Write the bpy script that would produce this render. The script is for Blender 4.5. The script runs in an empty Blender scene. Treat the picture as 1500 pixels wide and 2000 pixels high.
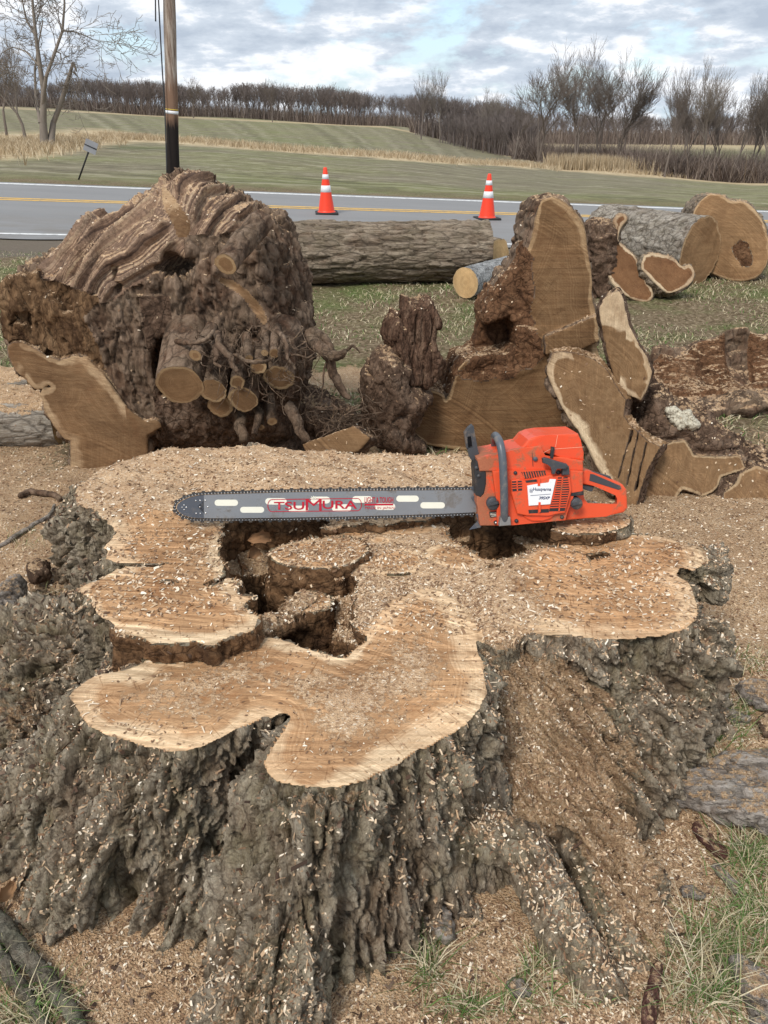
import bpy, math, random, time
import numpy as np
import openvdb
from mathutils import Vector, Matrix
from mathutils.bvhtree import BVHTree
T00 = time.time()
PI = math.pi
scene = bpy.context.scene
COL = scene.collection
# ---------------------------------------------------------------- camera
PITCH = math.radians(28.0); CAMH = 1.65; FPX = 1500.0
cam_d = bpy.data.cameras.new('camera'); cam = bpy.data.objects.new('camera', cam_d); COL.objects.link(cam)
cam.location = (0, 0, CAMH); cam.rotation_euler = (PI/2 - PITCH, 0, 0)
cam_d.sensor_fit = 'VERTICAL'; cam_d.sensor_height = 36.0; cam_d.lens = 36.0*FPX/2000.0
cam_d.clip_start = 0.05; cam_d.clip_end = 4000
scene.camera = cam
scene.view_settings.view_transform = 'Standard'; scene.view_settings.look = 'None'
scene.view_settings.exposure = 0.85; scene.view_settings.gamma = 1.0
scene.view_settings.use_curve_mapping = False
# ---------------------------------------------------------------- world and sun
SUN_EL, SUN_AZ = math.radians(50), math.radians(-148)      # azimuth measured from +Y (view direction) towards +X
world = bpy.data.worlds.new('World'); scene.world = world; world.use_nodes = True
SKY_STRENGTH = 0.12

class NT:
    """tiny node helper"""
    def __init__(s, nt): s.nt = nt; s.nt.nodes.clear()
    def n(s, typ, **kw):
        nd = s.nt.nodes.new(typ)
        for k, v in kw.items():
            if k == 'inp':
                for kk, vv in v.items():
                    if isinstance(vv, bpy.types.NodeSocket): s.nt.links.new(vv, nd.inputs[kk])
                    else: nd.inputs[kk].default_value = vv
            else: setattr(nd, k, v)
        return nd
    def math(s, op, a, b=0.0, c=0.0, clamp=False):
        nd = s.n('ShaderNodeMath', operation=op, use_clamp=clamp)
        for i, v in enumerate((a, b, c)):
            if isinstance(v, bpy.types.NodeSocket): s.nt.links.new(v, nd.inputs[i])
            else: nd.inputs[i].default_value = v
        return nd.outputs[0]
    def mix(s, f, a, b, blend='MIX'):
        nd = s.n('ShaderNodeMix', data_type='RGBA', blend_type=blend)
        for i, v in ((0, f), (6, a), (7, b)):
            if isinstance(v, bpy.types.NodeSocket): s.nt.links.new(v, nd.inputs[i])
            else: nd.inputs[i].default_value = v if i == 0 else (tuple(v) + (1,))[:4]
        return nd.outputs[2]
    def noise(s, vec, scale, detail=4, rough=0.55, dist=0.0, dim='3D', lac=2.0):
        nd = s.n('ShaderNodeTexNoise', noise_dimensions=dim)
        nd.inputs['Scale'].default_value = scale; nd.inputs['Detail'].default_value = detail
        nd.inputs['Roughness'].default_value = rough; nd.inputs['Distortion'].default_value = dist
        if dim == '1D': s.nt.links.new(vec, nd.inputs['W'])
        elif vec is not None: s.nt.links.new(vec, nd.inputs['Vector'])
        return nd.outputs[0]
    def voro(s, vec, scale, feature='F1', out=0, rand=1.0):
        nd = s.n('ShaderNodeTexVoronoi', feature=feature)
        nd.inputs['Scale'].default_value = scale; nd.inputs['Randomness'].default_value = rand
        if vec is not None: s.nt.links.new(vec, nd.inputs['Vector'])
        return nd.outputs[out]
    def ramp(s, fac, stops, interp='LINEAR'):
        nd = s.n('ShaderNodeValToRGB'); cr = nd.color_ramp; cr.interpolation = interp
        while len(cr.elements) < len(stops): cr.elements.new(0.5)
        for e, (p, c) in zip(cr.elements, stops):
            e.position = p; e.color = (c, c, c, 1) if not hasattr(c, '__len__') else (tuple(c)+(1,))[:4]
        s.nt.links.new(fac, nd.inputs[0]); return nd.outputs[0]
    def attr(s, name, out='Fac'): return s.n('ShaderNodeAttribute', attribute_name=name).outputs[out]
    def map(s, vec, scale=(1,1,1), loc=(0,0,0), rot=(0,0,0)):
        nd = s.n('ShaderNodeMapping'); nd.inputs['Scale'].default_value = scale
        nd.inputs['Location'].default_value = loc; nd.inputs['Rotation'].default_value = rot
        s.nt.links.new(vec, nd.inputs['Vector']); return nd.outputs[0]
    def bump(s, h, strength, dist, prev=None):
        nd = s.n('ShaderNodeBump'); nd.inputs['Strength'].default_value = strength; nd.inputs['Distance'].default_value = dist
        s.nt.links.new(h, nd.inputs['Height'])
        if prev is not None: s.nt.links.new(prev, nd.inputs['Normal'])
        return nd.outputs[0]

w = NT(world.node_tree)
tc = w.n('ShaderNodeTexCoord').outputs['Generated']
sky = w.n('ShaderNodeTexSky', sky_type='NISHITA', sun_disc=False, sun_elevation=SUN_EL, sun_rotation=SUN_AZ,
          air_density=1.0, dust_density=1.0, ozone_density=1.5)
skyc = w.mix(1.0, sky.outputs[0], (SKY_STRENGTH,)*3, 'MULTIPLY')
vm = w.map(tc, (1.0, 1.0, 2.6))
n1 = w.noise(vm, 8.0, 10, 0.6, 0.1)
n2 = w.noise(w.map(tc, (1, 1, 4.6), (3.1, 1.7, 0.4)), 3.0, 8, 0.58, 0.2)
n3 = w.noise(w.map(tc, (1, 1, 3.0), (7.1, 2.7, 5.4)), 14.0, 8, 0.62)
cov = w.ramp(n1, [(0.38, 0.0), (0.48, 1.0)])
shade = w.math('ADD', w.math('MULTIPLY', n2, 0.62), w.math('MULTIPLY', n3, 0.38))
cloud = w.ramp(shade, [(0.40, (1.02, 1.03, 1.05)), (0.475, (0.88, 0.91, 0.96)), (0.51, (0.62, 0.69, 0.78)), (0.58, (0.46, 0.53, 0.63))])
cloud = w.mix(1.0, cloud, (0.62,)*3, 'MULTIPLY')
blue = w.mix(0.6, skyc, (0.30, 0.42, 0.54))
fin = w.mix(cov, blue, cloud)
bg = w.n('ShaderNodeBackground'); w.nt.links.new(fin, bg.inputs[0]); bg.inputs[1].default_value = 1.0
wo = w.n('ShaderNodeOutputWorld'); w.nt.links.new(bg.outputs[0], wo.inputs[0])
sun_d = bpy.data.lights.new('sun', 'SUN'); sun_d.energy = 1.6; sun_d.angle = math.radians(16); sun_d.color = (1.0, 0.95, 0.88)
sun = bpy.data.objects.new('sun', sun_d); COL.objects.link(sun)
sdir = Vector((math.sin(SUN_AZ)*math.cos(SUN_EL), math.cos(SUN_AZ)*math.cos(SUN_EL), math.sin(SUN_EL)))
sun.rotation_euler = sdir.to_track_quat('Z', 'Y').to_euler()
# ================================================================ helpers
CAM = np.array([0, 0, CAMH]); FW = np.array([0, math.cos(PITCH), -math.sin(PITCH)]); UP = np.array([0, math.sin(PITCH), math.cos(PITCH)])
def ray(x, y): return np.array([(x-750)/FPX, 0, 0]) + UP*(-(y-1000)/FPX) + FW
def onz(x, y, z=0.0):
    d = ray(x, y); return CAM + d*((z-CAMH)/d[2])
def onY(x, y, Y):
    d = ray(x, y); return CAM + d*(Y/d[1])
def onplane(x, y, O, N):
    d = ray(x, y); return CAM + d*(np.dot(np.array(O)-CAM, N)/np.dot(d, N))
def tan_row(y): return math.tan(math.atan((y-1000)/FPX) + PITCH)

rs = np.random.RandomState(7)
_perm = rs.permutation(256).astype(np.int32); _perm = np.concatenate([_perm, _perm, _perm])
_g = rs.normal(size=(256, 3)).astype(np.float32); _g /= np.linalg.norm(_g, axis=1)[:, None]
def perlin(p):
    p = np.asarray(p, dtype=np.float32); i = np.floor(p).astype(np.int32); f = p - i; i &= 255
    u = f*f*f*(f*(f*6-15)+10)
    out = 0
    for dx in (0, 1):
        wx = u[:, 0] if dx else 1-u[:, 0]
        for dy in (0, 1):
            wy = u[:, 1] if dy else 1-u[:, 1]
            for dz in (0, 1):
                wz = u[:, 2] if dz else 1-u[:, 2]
                h = _perm[_perm[_perm[(i[:, 0]+dx) & 255] + ((i[:, 1]+dy) & 255)] + ((i[:, 2]+dz) & 255)]
                g = _g[h]
                out = out + wx*wy*wz*(g[:, 0]*(f[:, 0]-dx)+g[:, 1]*(f[:, 1]-dy)+g[:, 2]*(f[:, 2]-dz))
    return out*1.6
def fbm(p, oct=4, rough=0.5, ridged=False):
    a, s, o, tot = 1.0, 1.0, 0, 0
    for k in range(oct):
        v = perlin(np.asarray(p)*s + k*17.3)
        if ridged: v = 1-2*np.abs(v)
        o = o + a*v; tot += a; a *= rough; s *= 2.03
    return o/tot
def voronoi(p):
    """F1, F2, id for points"""
    p = np.asarray(p, dtype=np.float32); i = np.floor(p).astype(np.int32); f = p - i
    f1 = np.full(len(p), 9.0, np.float32); f2 = f1.copy(); idd = np.zeros(len(p), np.int32)
    for dx in (-1, 0, 1):
        for dy in (-1, 0, 1):
            for dz in (-1, 0, 1):
                h = _perm[_perm[_perm[(i[:, 0]+dx) & 255] + ((i[:, 1]+dy) & 255)] + ((i[:, 2]+dz) & 255)]
                o = _g[h]*0.42 + 0.5 + np.array([dx, dy, dz], np.float32) - f
                d = np.sqrt((o*o).sum(1)); m = d < f1
                f2 = np.where(m, f1, np.minimum(f2, d)); idd = np.where(m, h, idd); f1 = np.where(m, d, f1)
    return f1, f2, idd/255.0
def bark_h(Pt, g, amp, terr=5.0, seed=0.0):
    """flaky layered bark: ridged plates stretched along the grain, with terraced steps and torn edges; returns height and 0..1 level"""
    Pt = np.asarray(Pt, float); g = np.array(g, float)
    wq = Pt*g+0.55*np.stack([fbm(Pt*g*0.6+3+seed, 3), fbm(Pt*g*0.6+14, 3), fbm(Pt*g*0.6+27, 3)], 1)
    r = fbm(wq+seed, 4, 0.55, True)*0.5+0.5
    f1, f2, i1 = voronoi(wq*1.15+7)
    r = 0.62*r+0.38*i1+0.25*np.clip((f2-f1)*2.2, 0, 1)-0.12
    q = r*terr; fl = np.floor(q); fr = q-fl; st = (fl+np.clip((fr-0.35)/0.3, 0, 1)**1.0)/terr
    v = 0.72*st+0.28*r
    return (v-0.5)*2*amp, v
def sstep(a, b, x): t = np.clip((x-a)/(b-a), 0, 1); return t*t*(3-2*t)
def poly_sd(poly, X, Y):
    """signed distance to polygon (negative inside), arrays"""
    X = np.asarray(X, np.float32); Y = np.asarray(Y, np.float32)
    d = np.full(np.broadcast(X, Y).shape, 1e9, np.float32); s = np.zeros(d.shape, bool); n = len(poly)
    for k in range(n):
        ax, ay = poly[k]; bx, by = poly[(k+1) % n]; ex, ey = bx-ax, by-ay; wx, wy = X-ax, Y-ay
        t = np.clip((wx*ex+wy*ey)/(ex*ex+ey*ey+1e-12), 0, 1)
        d = np.minimum(d, (wx-ex*t)**2+(wy-ey*t)**2)
        c = ((ay > Y) != (by > Y)) & (X < ex*(Y-ay)/((by-ay) if by != ay else 1e-9) + ax); s ^= c
    d = np.sqrt(d); return np.where(s, -d, d)
def poly_arc(poly, X, Y):
    """arc length along the outline of the nearest outline point"""
    best = np.full(len(X), 1e9); arc = np.zeros(len(X)); L0 = 0.0; n = len(poly)
    for k in range(n):
        ax, ay = poly[k]; bx, by = poly[(k+1) % n]; ex_, ey = bx-ax, by-ay; l = math.hypot(ex_, ey); t = np.clip(((X-ax)*ex_+(Y-ay)*ey)/(l*l+1e-12), 0, 1)
        d = (X-ax-ex_*t)**2+(Y-ay-ey*t)**2; m = d < best; best = np.where(m, d, best); arc = np.where(m, L0+t*l, arc); L0 += l
    return arc
def smooth_poly(poly, it=2):
    p = np.array(poly, float)
    for _ in range(it):
        q = np.roll(p, -1, 0); p = np.stack([p*.75+q*.25, p*.25+q*.75], 1).reshape(-1, p.shape[1])
    return p
def smin(a, b, k): h = np.clip(0.5+0.5*(b-a)/k, 0, 1); return b*(1-h)+a*h-k*h*(1-h)
def capsule(X, Y, Z, a, b, ra, rb):
    a = np.array(a); b = np.array(b); e = b-a; L = np.dot(e, e)+1e-9
    t = np.clip(((X-a[0])*e[0]+(Y-a[1])*e[1]+(Z-a[2])*e[2])/L, 0, 1)
    return np.sqrt((X-a[0]-e[0]*t)**2+(Y-a[1]-e[1]*t)**2+(Z-a[2]-e[2]*t)**2)-(ra+(rb-ra)*t)
def ellip(X, Y, Z, c, r, rot=0):
    x, y, z = X-c[0], Y-c[1], Z-c[2]
    if rot:
        cs, sn = math.cos(rot), math.sin(rot); x, z = x*cs+z*sn, -x*sn+z*cs
    k = np.sqrt((x/r[0])**2+(y/r[1])**2+(z/r[2])**2)
    return (k-1)*min(r)
def vox(lo, hi, h, fn):
    n = [int(math.ceil((hi[k]-lo[k])/h))+1 for k in range(3)]
    ax = [(np.arange(n[k])*h+lo[k]).astype(np.float32) for k in range(3)]
    X, Y, Z = ax[0][:, None, None], ax[1][None, :, None], ax[2][None, None, :]
    D = np.broadcast_to(fn(X, Y, Z), n).astype(np.float32)
    D = np.clip(D/h, -2, 2); D[[0, -1]] = 2; D[:, [0, -1]] = 2; D[:, :, [0, -1]] = 2
    g = openvdb.FloatGrid(2.0); g.copyFromArray(np.ascontiguousarray(D), tolerance=0.0)
    p, q = g.convertToQuads(0.0)
    p = p.astype(np.float64)*h + np.array(lo)
    return p, q[:, ::-1].astype(np.int32) if False else q.astype(np.int32)
def vnormals(p, q):
    a, b, c, d = (p[q[:, k]] for k in range(4)); fn = np.cross(c-a, d-b)
    n = np.zeros_like(p)
    for k in range(4):
        for j in range(3): n[:, j] += np.bincount(q[:, k], fn[:, j], len(p))
    return n/(np.linalg.norm(n, axis=1)[:, None]+1e-12)
def relax(p, q, it=1, lam=0.5):
    e = np.concatenate([q[:, [0, 1]], q[:, [1, 2]], q[:, [2, 3]], q[:, [3, 0]]]); cnt = np.bincount(e[:, 0], minlength=len(p))+np.bincount(e[:, 1], minlength=len(p))
    for _ in range(it):
        s = np.stack([np.bincount(e[:, 0], p[e[:, 1], j], len(p))+np.bincount(e[:, 1], p[e[:, 0], j], len(p)) for j in range(3)], 1)
        p = p*(1-lam)+lam*s/np.maximum(cnt, 1)[:, None]
    return p
def smooth_scalar(d, q, m, it=3):
    e = np.concatenate([q[:, [0, 1]], q[:, [1, 2]], q[:, [2, 3]], q[:, [3, 0]]]); cnt = np.bincount(e[:, 0], minlength=len(d))+np.bincount(e[:, 1], minlength=len(d))
    for _ in range(it):
        a_ = (np.bincount(e[:, 0], d[e[:, 1]], len(d))+np.bincount(e[:, 1], d[e[:, 0]], len(d)))/np.maximum(cnt, 1); d = np.where(m, a_, d)
    return d
def border(cls, q, it=3):
    b = (cls[q].max(1) != cls[q].min(1)); m = np.zeros(len(cls), bool); m[q[b].ravel()] = True
    for _ in range(it): f = m[q].any(1); m[q[f].ravel()] = True
    return m
def mesh_np(name, verts, faces, mat=None, attrs=None, smooth=True):
    """faces: (n,4) or (n,3) int array, or a list of both kinds"""
    fl = faces if isinstance(faces, list) else [faces]
    fl = [np.asarray(f, np.int32) for f in fl if len(f)]
    me = bpy.data.meshes.new(name); me.vertices.add(len(verts)); me.vertices.foreach_set('co', np.asarray(verts, np.float32).ravel())
    nl = sum(f.size for f in fl); me.loops.add(nl); me.loops.foreach_set('vertex_index', np.concatenate([f.ravel() for f in fl]))
    tot = np.concatenate([np.full(len(f), f.shape[1], np.int32) for f in fl]); me.polygons.add(len(tot))
    me.polygons.foreach_set('loop_start', np.concatenate([[0], np.cumsum(tot)[:-1]]).astype(np.int32))
    me.polygons.foreach_set('use_smooth', np.full(len(tot), smooth))
    for k, v in (attrs or {}).items():
        v = np.asarray(v, np.float32)
        if v.ndim == 2:
            a = me.color_attributes.new(k, 'FLOAT_COLOR', 'POINT'); c = np.ones((len(v), 4), np.float32); c[:, :3] = v[:, :3]; a.data.foreach_set('color', c.ravel())
        else:
            a = me.attributes.new(k, 'FLOAT', 'POINT'); a.data.foreach_set('value', v)
    me.update(calc_edges=True); me.validate()
    if mat: me.materials.append(mat)
    return me
def link(name, me, parent=None, loc=None):
    o = bpy.data.objects.new(name, me); COL.objects.link(o)
    if loc is not None: o.location = loc
    if parent: o.parent = parent
    return o
def tag(o, label=None, cat=None, group=None, kind=None):
    if cat and not kind: kind = 'thing'
    if label: o['label'] = label
    if cat: o['category'] = cat
    if group: o['group'] = group
    if kind: o['kind'] = kind
    return o
def thing(name, label, cat, loc=(0, 0, 0), group=None):
    o = bpy.data.objects.new(name, None); COL.objects.link(o); o.location = tuple(float(v) for v in loc); o.empty_display_size = 0.05
    return tag(o, label, cat, group, 'thing')
def sub(verts, faces, keep, attrs):
    """submesh of faces where keep; compacts verts"""
    f = faces[keep]; used = np.zeros(len(verts), bool); used[f.ravel()] = True; idx = np.cumsum(used)-1
    return verts[used], idx[f], {k: v[used] for k, v in attrs.items()}
BVHS = []
def add_bvh(p, q, tag_=''):
    BVHS.append(BVHTree.FromPolygons([tuple(v) for v in p], [tuple(int(i) for i in f) for f in q]))

# ================================================================ materials
def newmat(name):
    m = bpy.data.materials.new(name); m.use_nodes = True; t = NT(m.node_tree); return m, t
def finish_mat(t, col, rough=0.85, normal=None, spec=0.25, metal=0.0, extra=None):
    b = t.n('ShaderNodeBsdfPrincipled')
    for k, v in (('Base Color', col), ('Roughness', rough), ('Normal', normal), ('Specular IOR Level', spec), ('Metallic', metal)):
        if v is None: continue
        if isinstance(v, bpy.types.NodeSocket): t.nt.links.new(v, b.inputs[k])
        elif k == 'Base Color': b.inputs[k].default_value = (tuple(v)+(1,))[:4]
        else: b.inputs[k].default_value = v
    for k, v in (extra or {}).items(): b.inputs[k].default_value = v
    o = t.n('ShaderNodeOutputMaterial'); t.nt.links.new(b.outputs[0], o.inputs[0])
DUST1, DUST2, DUST3 = (0.56, 0.385, 0.23), (0.31, 0.19, 0.11), (0.74, 0.60, 0.44)
def dustify(t, co, col, h_out=True, sc=1.0, thr=0.5):
    """mix a granular sawdust cover over col by the attribute dust"""
    d = t.attr('dust'); g = t.noise(co, 55*sc, 5, 0.7); vc = t.voro(co, 210*sc, out=1)
    vv = t.n('ShaderNodeSeparateColor'); t.nt.links.new(vc, vv.inputs[0]); r = vv.outputs[0]
    dc = t.ramp(r, [(0.0, DUST2), (0.35, DUST1), (0.8, DUST1), (1.0, DUST3)])
    dc = t.mix(t.ramp(t.noise(co, 9, 3), [(0.35, 0.0), (0.7, 0.5)]), dc, (0.30, 0.17, 0.09))
    m = t.math('ADD', d, t.math('MULTIPLY', t.math('SUBTRACT', g, 0.5), 1.6))
    m = t.ramp(m, [(thr-0.08, 0.0), (thr+0.08, 1.0)])
    return t.mix(m, col, dc), m, t.voro(co, 210*sc)
def mat_wood(name, sap=(0.62, 0.45, 0.27), heart=(0.36, 0.20, 0.09), ring=260, sapw=0.05, marks=0.35, mscale=(2, 90, 2), mrot=(0, 0, 0.3), stain=(0.20, 0.075, 0.025), stain_amt=0.6, dist=0.6, rays=0.6, arcc=(0.9, 0.3, 0.7)):
    m, t = newmat(name); co = t.n('ShaderNodeTexCoord').outputs['Object']; rd = t.attr('rd')
    n = t.noise(co, 3.5, 5, 0.6); nb = t.noise(co, 14, 5, 0.6)
    rdn = t.math('ADD', rd, t.math('MULTIPLY', t.math('SUBTRACT', n, 0.5), 0.06*dist))
    rdn = t.math('ADD', rdn, t.math('MULTIPLY', t.math('SUBTRACT', nb, 0.5), 0.012))
    sw_ = t.math('MULTIPLY', t.ramp(t.noise(t.map(co, (1, 1, 1), (9, 4, 6)), 3.0, 4, 0.65), [(0.34, 0.22), (0.66, 1.5)]), sapw)
    edge = t.math('DIVIDE', rdn, sw_, clamp=True)
    base = t.ramp(edge, [(0.0, [c*0.55 for c in sap]), (0.10, sap), (0.55, sap), (0.85, heart), (1.0, heart)])
    big = t.noise(co, 2.2, 4, 0.65, 0.4)
    base = t.mix(t.ramp(big, [(0.42, 0.0), (0.68, 0.75)]), base, [c*1.6 for c in heart])
    base = t.mix(t.ramp(t.noise(t.map(co, (1, 1, 1), (11, 3, 7)), 3.2, 6, 0.7, 0.5), [(0.44, 0.0), (0.66, 0.65)]), base, t.mix(1.0, base, (0.50, 0.42, 0.36), 'MULTIPLY'))
    rn = t.noise(rdn, ring, 3, 0.7, dim='1D'); rn2 = t.noise(rdn, ring*0.22, 2, 0.6, dim='1D')
    rr = t.math('ADD', t.math('MULTIPLY', rn, 0.6), t.math('MULTIPLY', rn2, 0.4))
    base = t.mix(t.ramp(rr, [(0.36, 0.0), (0.56, 0.55)]), base, t.mix(1.0, base, (0.62, 0.54, 0.46), 'MULTIPLY'))
    mk = t.noise(t.map(co, mscale, rot=mrot), 1.0, 4, 0.7, 0.15)
    base = t.mix(t.ramp(mk, [(0.5, 0.0), (0.68, marks)]), base, t.mix(1.0, base, (0.5, 0.42, 0.36), 'MULTIPLY'))
    mk2 = t.noise(t.map(co, mscale, (3, 5, 1), (mrot[0], mrot[1], mrot[2]+0.5)), 1.0, 4, 0.7, 0.3)
    base = t.mix(t.ramp(mk2, [(0.52, 0.0), (0.7, marks)]), base, t.mix(1.0, base, (1.4, 1.4, 1.4), 'MULTIPLY'))
    cmb = t.n('ShaderNodeCombineXYZ'); t.nt.links.new(t.math('MULTIPLY', t.attr('arc'), 150.0), cmb.inputs[0]); t.nt.links.new(t.math('MULTIPLY', rd, 9.0), cmb.inputs[1])
    ry = t.noise(cmb.outputs[0], 1.0, 3, 0.6, 0.2)
    base = t.mix(t.math('MULTIPLY', t.ramp(ry, [(0.60, 0.0), (0.66, 0.75)]), t.ramp(t.math('MULTIPLY', rd, 3.0), [(0.02, 0.0), (0.08, rays), (0.5, rays), (0.95, 0.0)])), base, t.mix(1.0, base, (0.38, 0.28, 0.2), 'MULTIPLY'))
    kf = t.noise(t.map(co, [v*3 for v in mscale], (1, 7, 3), (mrot[0], mrot[1], mrot[2]-0.25)), 1.0, 3, 0.65, 0.1)
    base = t.mix(t.ramp(kf, [(0.52, 0.0), (0.62, marks*0.8)]), base, t.mix(1.0, base, (1.5, 1.5, 1.5), 'MULTIPLY'))
    vl = t.n('ShaderNodeVectorMath', operation='LENGTH', inp={0: t.map(co, (1, 1, 1), arcc)}).outputs['Value']
    ak = t.noise(t.math('ADD', vl, t.math('MULTIPLY', nb, 0.006)), 75.0, 3, 0.75, dim='1D'); am = t.ramp(t.noise(t.map(co, (1, 1, 1), (2, 8, 3)), 3.5, 3), [(0.4, 0.1), (0.6, 1.0)])
    base = t.mix(t.math('MULTIPLY', am, t.ramp(ak, [(0.50, 0.0), (0.60, marks)])), base, t.mix(1.0, base, (0.55, 0.48, 0.42), 'MULTIPLY'))
    base = t.mix(t.math('MULTIPLY', am, t.ramp(ak, [(0.36, marks), (0.44, 0.0)])), base, t.mix(1.0, base, (1.45, 1.45, 1.45), 'MULTIPLY'))
    st = t.noise(t.map(co, (1, 1, 1), (5, 2, 8)), 4.0, 6, 0.7, 0.5)
    base = t.mix(t.ramp(st, [(0.55, 0.0), (0.72, stain_amt)]), base, stain)
    fine = t.noise(co, 160, 4, 0.7)
    base = t.mix(t.ramp(fine, [(0.3, 0.35), (0.6, 0.0)]), base, t.mix(1.0, base, (0.5, 0.45, 0.4), 'MULTIPLY'))
    base, dm, dh = dustify(t, co, base)
    h = t.math('ADD', t.math('ADD', t.math('MULTIPLY', rr, 0.5), t.math('MULTIPLY', ak, 0.8)), t.math('ADD', t.math('MULTIPLY', fine, 0.5), mk))
    nr = t.bump(h, 0.5, 0.004); nr = t.bump(t.math('MULTIPLY', dh, dm), 0.8, 0.004, nr)
    finish_mat(t, base, 0.8, nr, 0.2); return m
def mat_bark(name, a=(0.060, 0.045, 0.033), b=(0.17, 0.145, 0.10), c=(0.26, 0.24, 0.19), moss=(0.085, 0.09, 0.035), moss_amt=0.5, grain=(30, 30, 7), red=(0.22, 0.11, 0.06), red_amt=0.4, bumpd=0.012):
    m, t = newmat(name); co = t.n('ShaderNodeTexCoord').outputs['Object']
    hh = t.attr('hh')
    n = t.noise(t.map(co, [g*0.5 for g in grain]), 1.0, 7, 0.68, 0.6)
    n2 = t.noise(co, 7, 5, 0.6); fine = t.noise(t.map(co, [g*3 for g in grain]), 1.0, 6, 0.7, 0.5)
    col = t.ramp(n, [(0.3, a), (0.48, b), (0.68, c)])
    col = t.mix(t.ramp(n2, [(0.42, 0.0), (0.62, moss_amt)]), col, moss)
    n4 = t.noise(t.map(co, (1, 1, 1), (4, 9, 2)), 5, 5, 0.65)
    col = t.mix(t.ramp(n4, [(0.5, 0.0), (0.66, red_amt)]), col, red)
    col = t.mix(t.ramp(hh, [(0.20, 0.8), (0.52, 0.0)]), col, [v*0.8 for v in a]); col = t.mix(t.ramp(hh, [(0.55, 0.0), (0.85, 0.55)]), col, c)
    col = t.mix(t.ramp(fine, [(0.35, 0.55), (0.6, 0.0)]), col, t.mix(1.0, col, (0.5, 0.45, 0.42), 'MULTIPLY'))
    wco = t.mix(0.06, co, t.n('ShaderNodeTexNoise', inp={'Scale': 7.0, 'Detail': 4.0}).outputs[1])
    ck = t.voro(t.map(wco, [g*0.55 for g in grain]), 1.0, 'DISTANCE_TO_EDGE'); ck2 = t.voro(t.map(wco, [g*1.5 for g in grain], (2, 5, 1)), 1.0, 'DISTANCE_TO_EDGE')
    col = t.mix(t.ramp(ck, [(0.0, 0.6), (0.08, 0.0)]), col, [v*0.6 for v in a]); col = t.mix(t.ramp(ck2, [(0.0, 0.35), (0.08, 0.0)]), col, a)
    col, dm, dh = dustify(t, co, col)
    nr = t.bump(n, 1.0, bumpd); nr = t.bump(t.ramp(ck, [(0.0, 0.0), (0.14, 1.0)]), 0.8, bumpd*0.5, nr); nr = t.bump(fine, 1.0, bumpd*0.6, nr); nr = t.bump(t.math('MULTIPLY', dh, dm), 0.8, 0.004, nr)
    finish_mat(t, col, 0.92, nr, 0.12); return m
def mat_rot(name, a=(0.045, 0.022, 0.013), b=(0.135, 0.062, 0.030), c=(0.24, 0.135, 0.07), sc=1.0, grain=(1, 1, 1)):
    m, t = newmat(name); co0 = t.n('ShaderNodeTexCoord').outputs['Object']; co = t.map(co0, grain)
    n = t.noise(co, 8*sc, 7, 0.7, 0.6); n2 = t.noise(co, 40*sc, 6, 0.75, 0.4)
    v = t.voro(t.mix(0.12, co, t.n('ShaderNodeTexNoise', inp={'Scale': 9.0}).outputs[1]), 22*sc, 'DISTANCE_TO_EDGE')
    col = t.ramp(n, [(0.32, a), (0.5, b), (0.72, c)])
    col = t.mix(t.ramp(n2, [(0.35, 0.7), (0.58, 0.0)]), col, [x*0.5 for x in a])
    col = t.mix(t.ramp(v, [(0.0, 0.6), (0.06, 0.0)]), col, [x*0.5 for x in a])
    col, dm, dh = dustify(t, co0, col)
    nr = t.bump(t.ramp(v, [(0.0, 0.0), (0.12, 1.0)]), 0.5, 0.01); nr = t.bump(n2, 0.9, 0.012, nr); nr = t.bump(t.math('MULTIPLY', dh, dm), 0.8, 0.004, nr)
    finish_mat(t, col, 0.95, nr, 0.1); return m
def plainmat(name, col, rough=.5, spec=.5, metal=0., nscale=30, var=.25, dirt=None, bumpd=0.0):
    m, t = newmat(name); co = t.n('ShaderNodeTexCoord').outputs['Object']; n = t.noise(co, nscale, 5, .65)
    c = t.mix(t.ramp(n, [(.35, var), (.65, 0.0)]), col, [x*.55 for x in col])
    if dirt: n2 = t.noise(co, nscale*1.7, 6, .75); c = t.mix(t.ramp(n2, [(.5, 0.), (.62, dirt[1])]), c, dirt[0])
    finish_mat(t, c, rough, t.bump(n, .5, bumpd) if bumpd else None, spec, metal); return m
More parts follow.
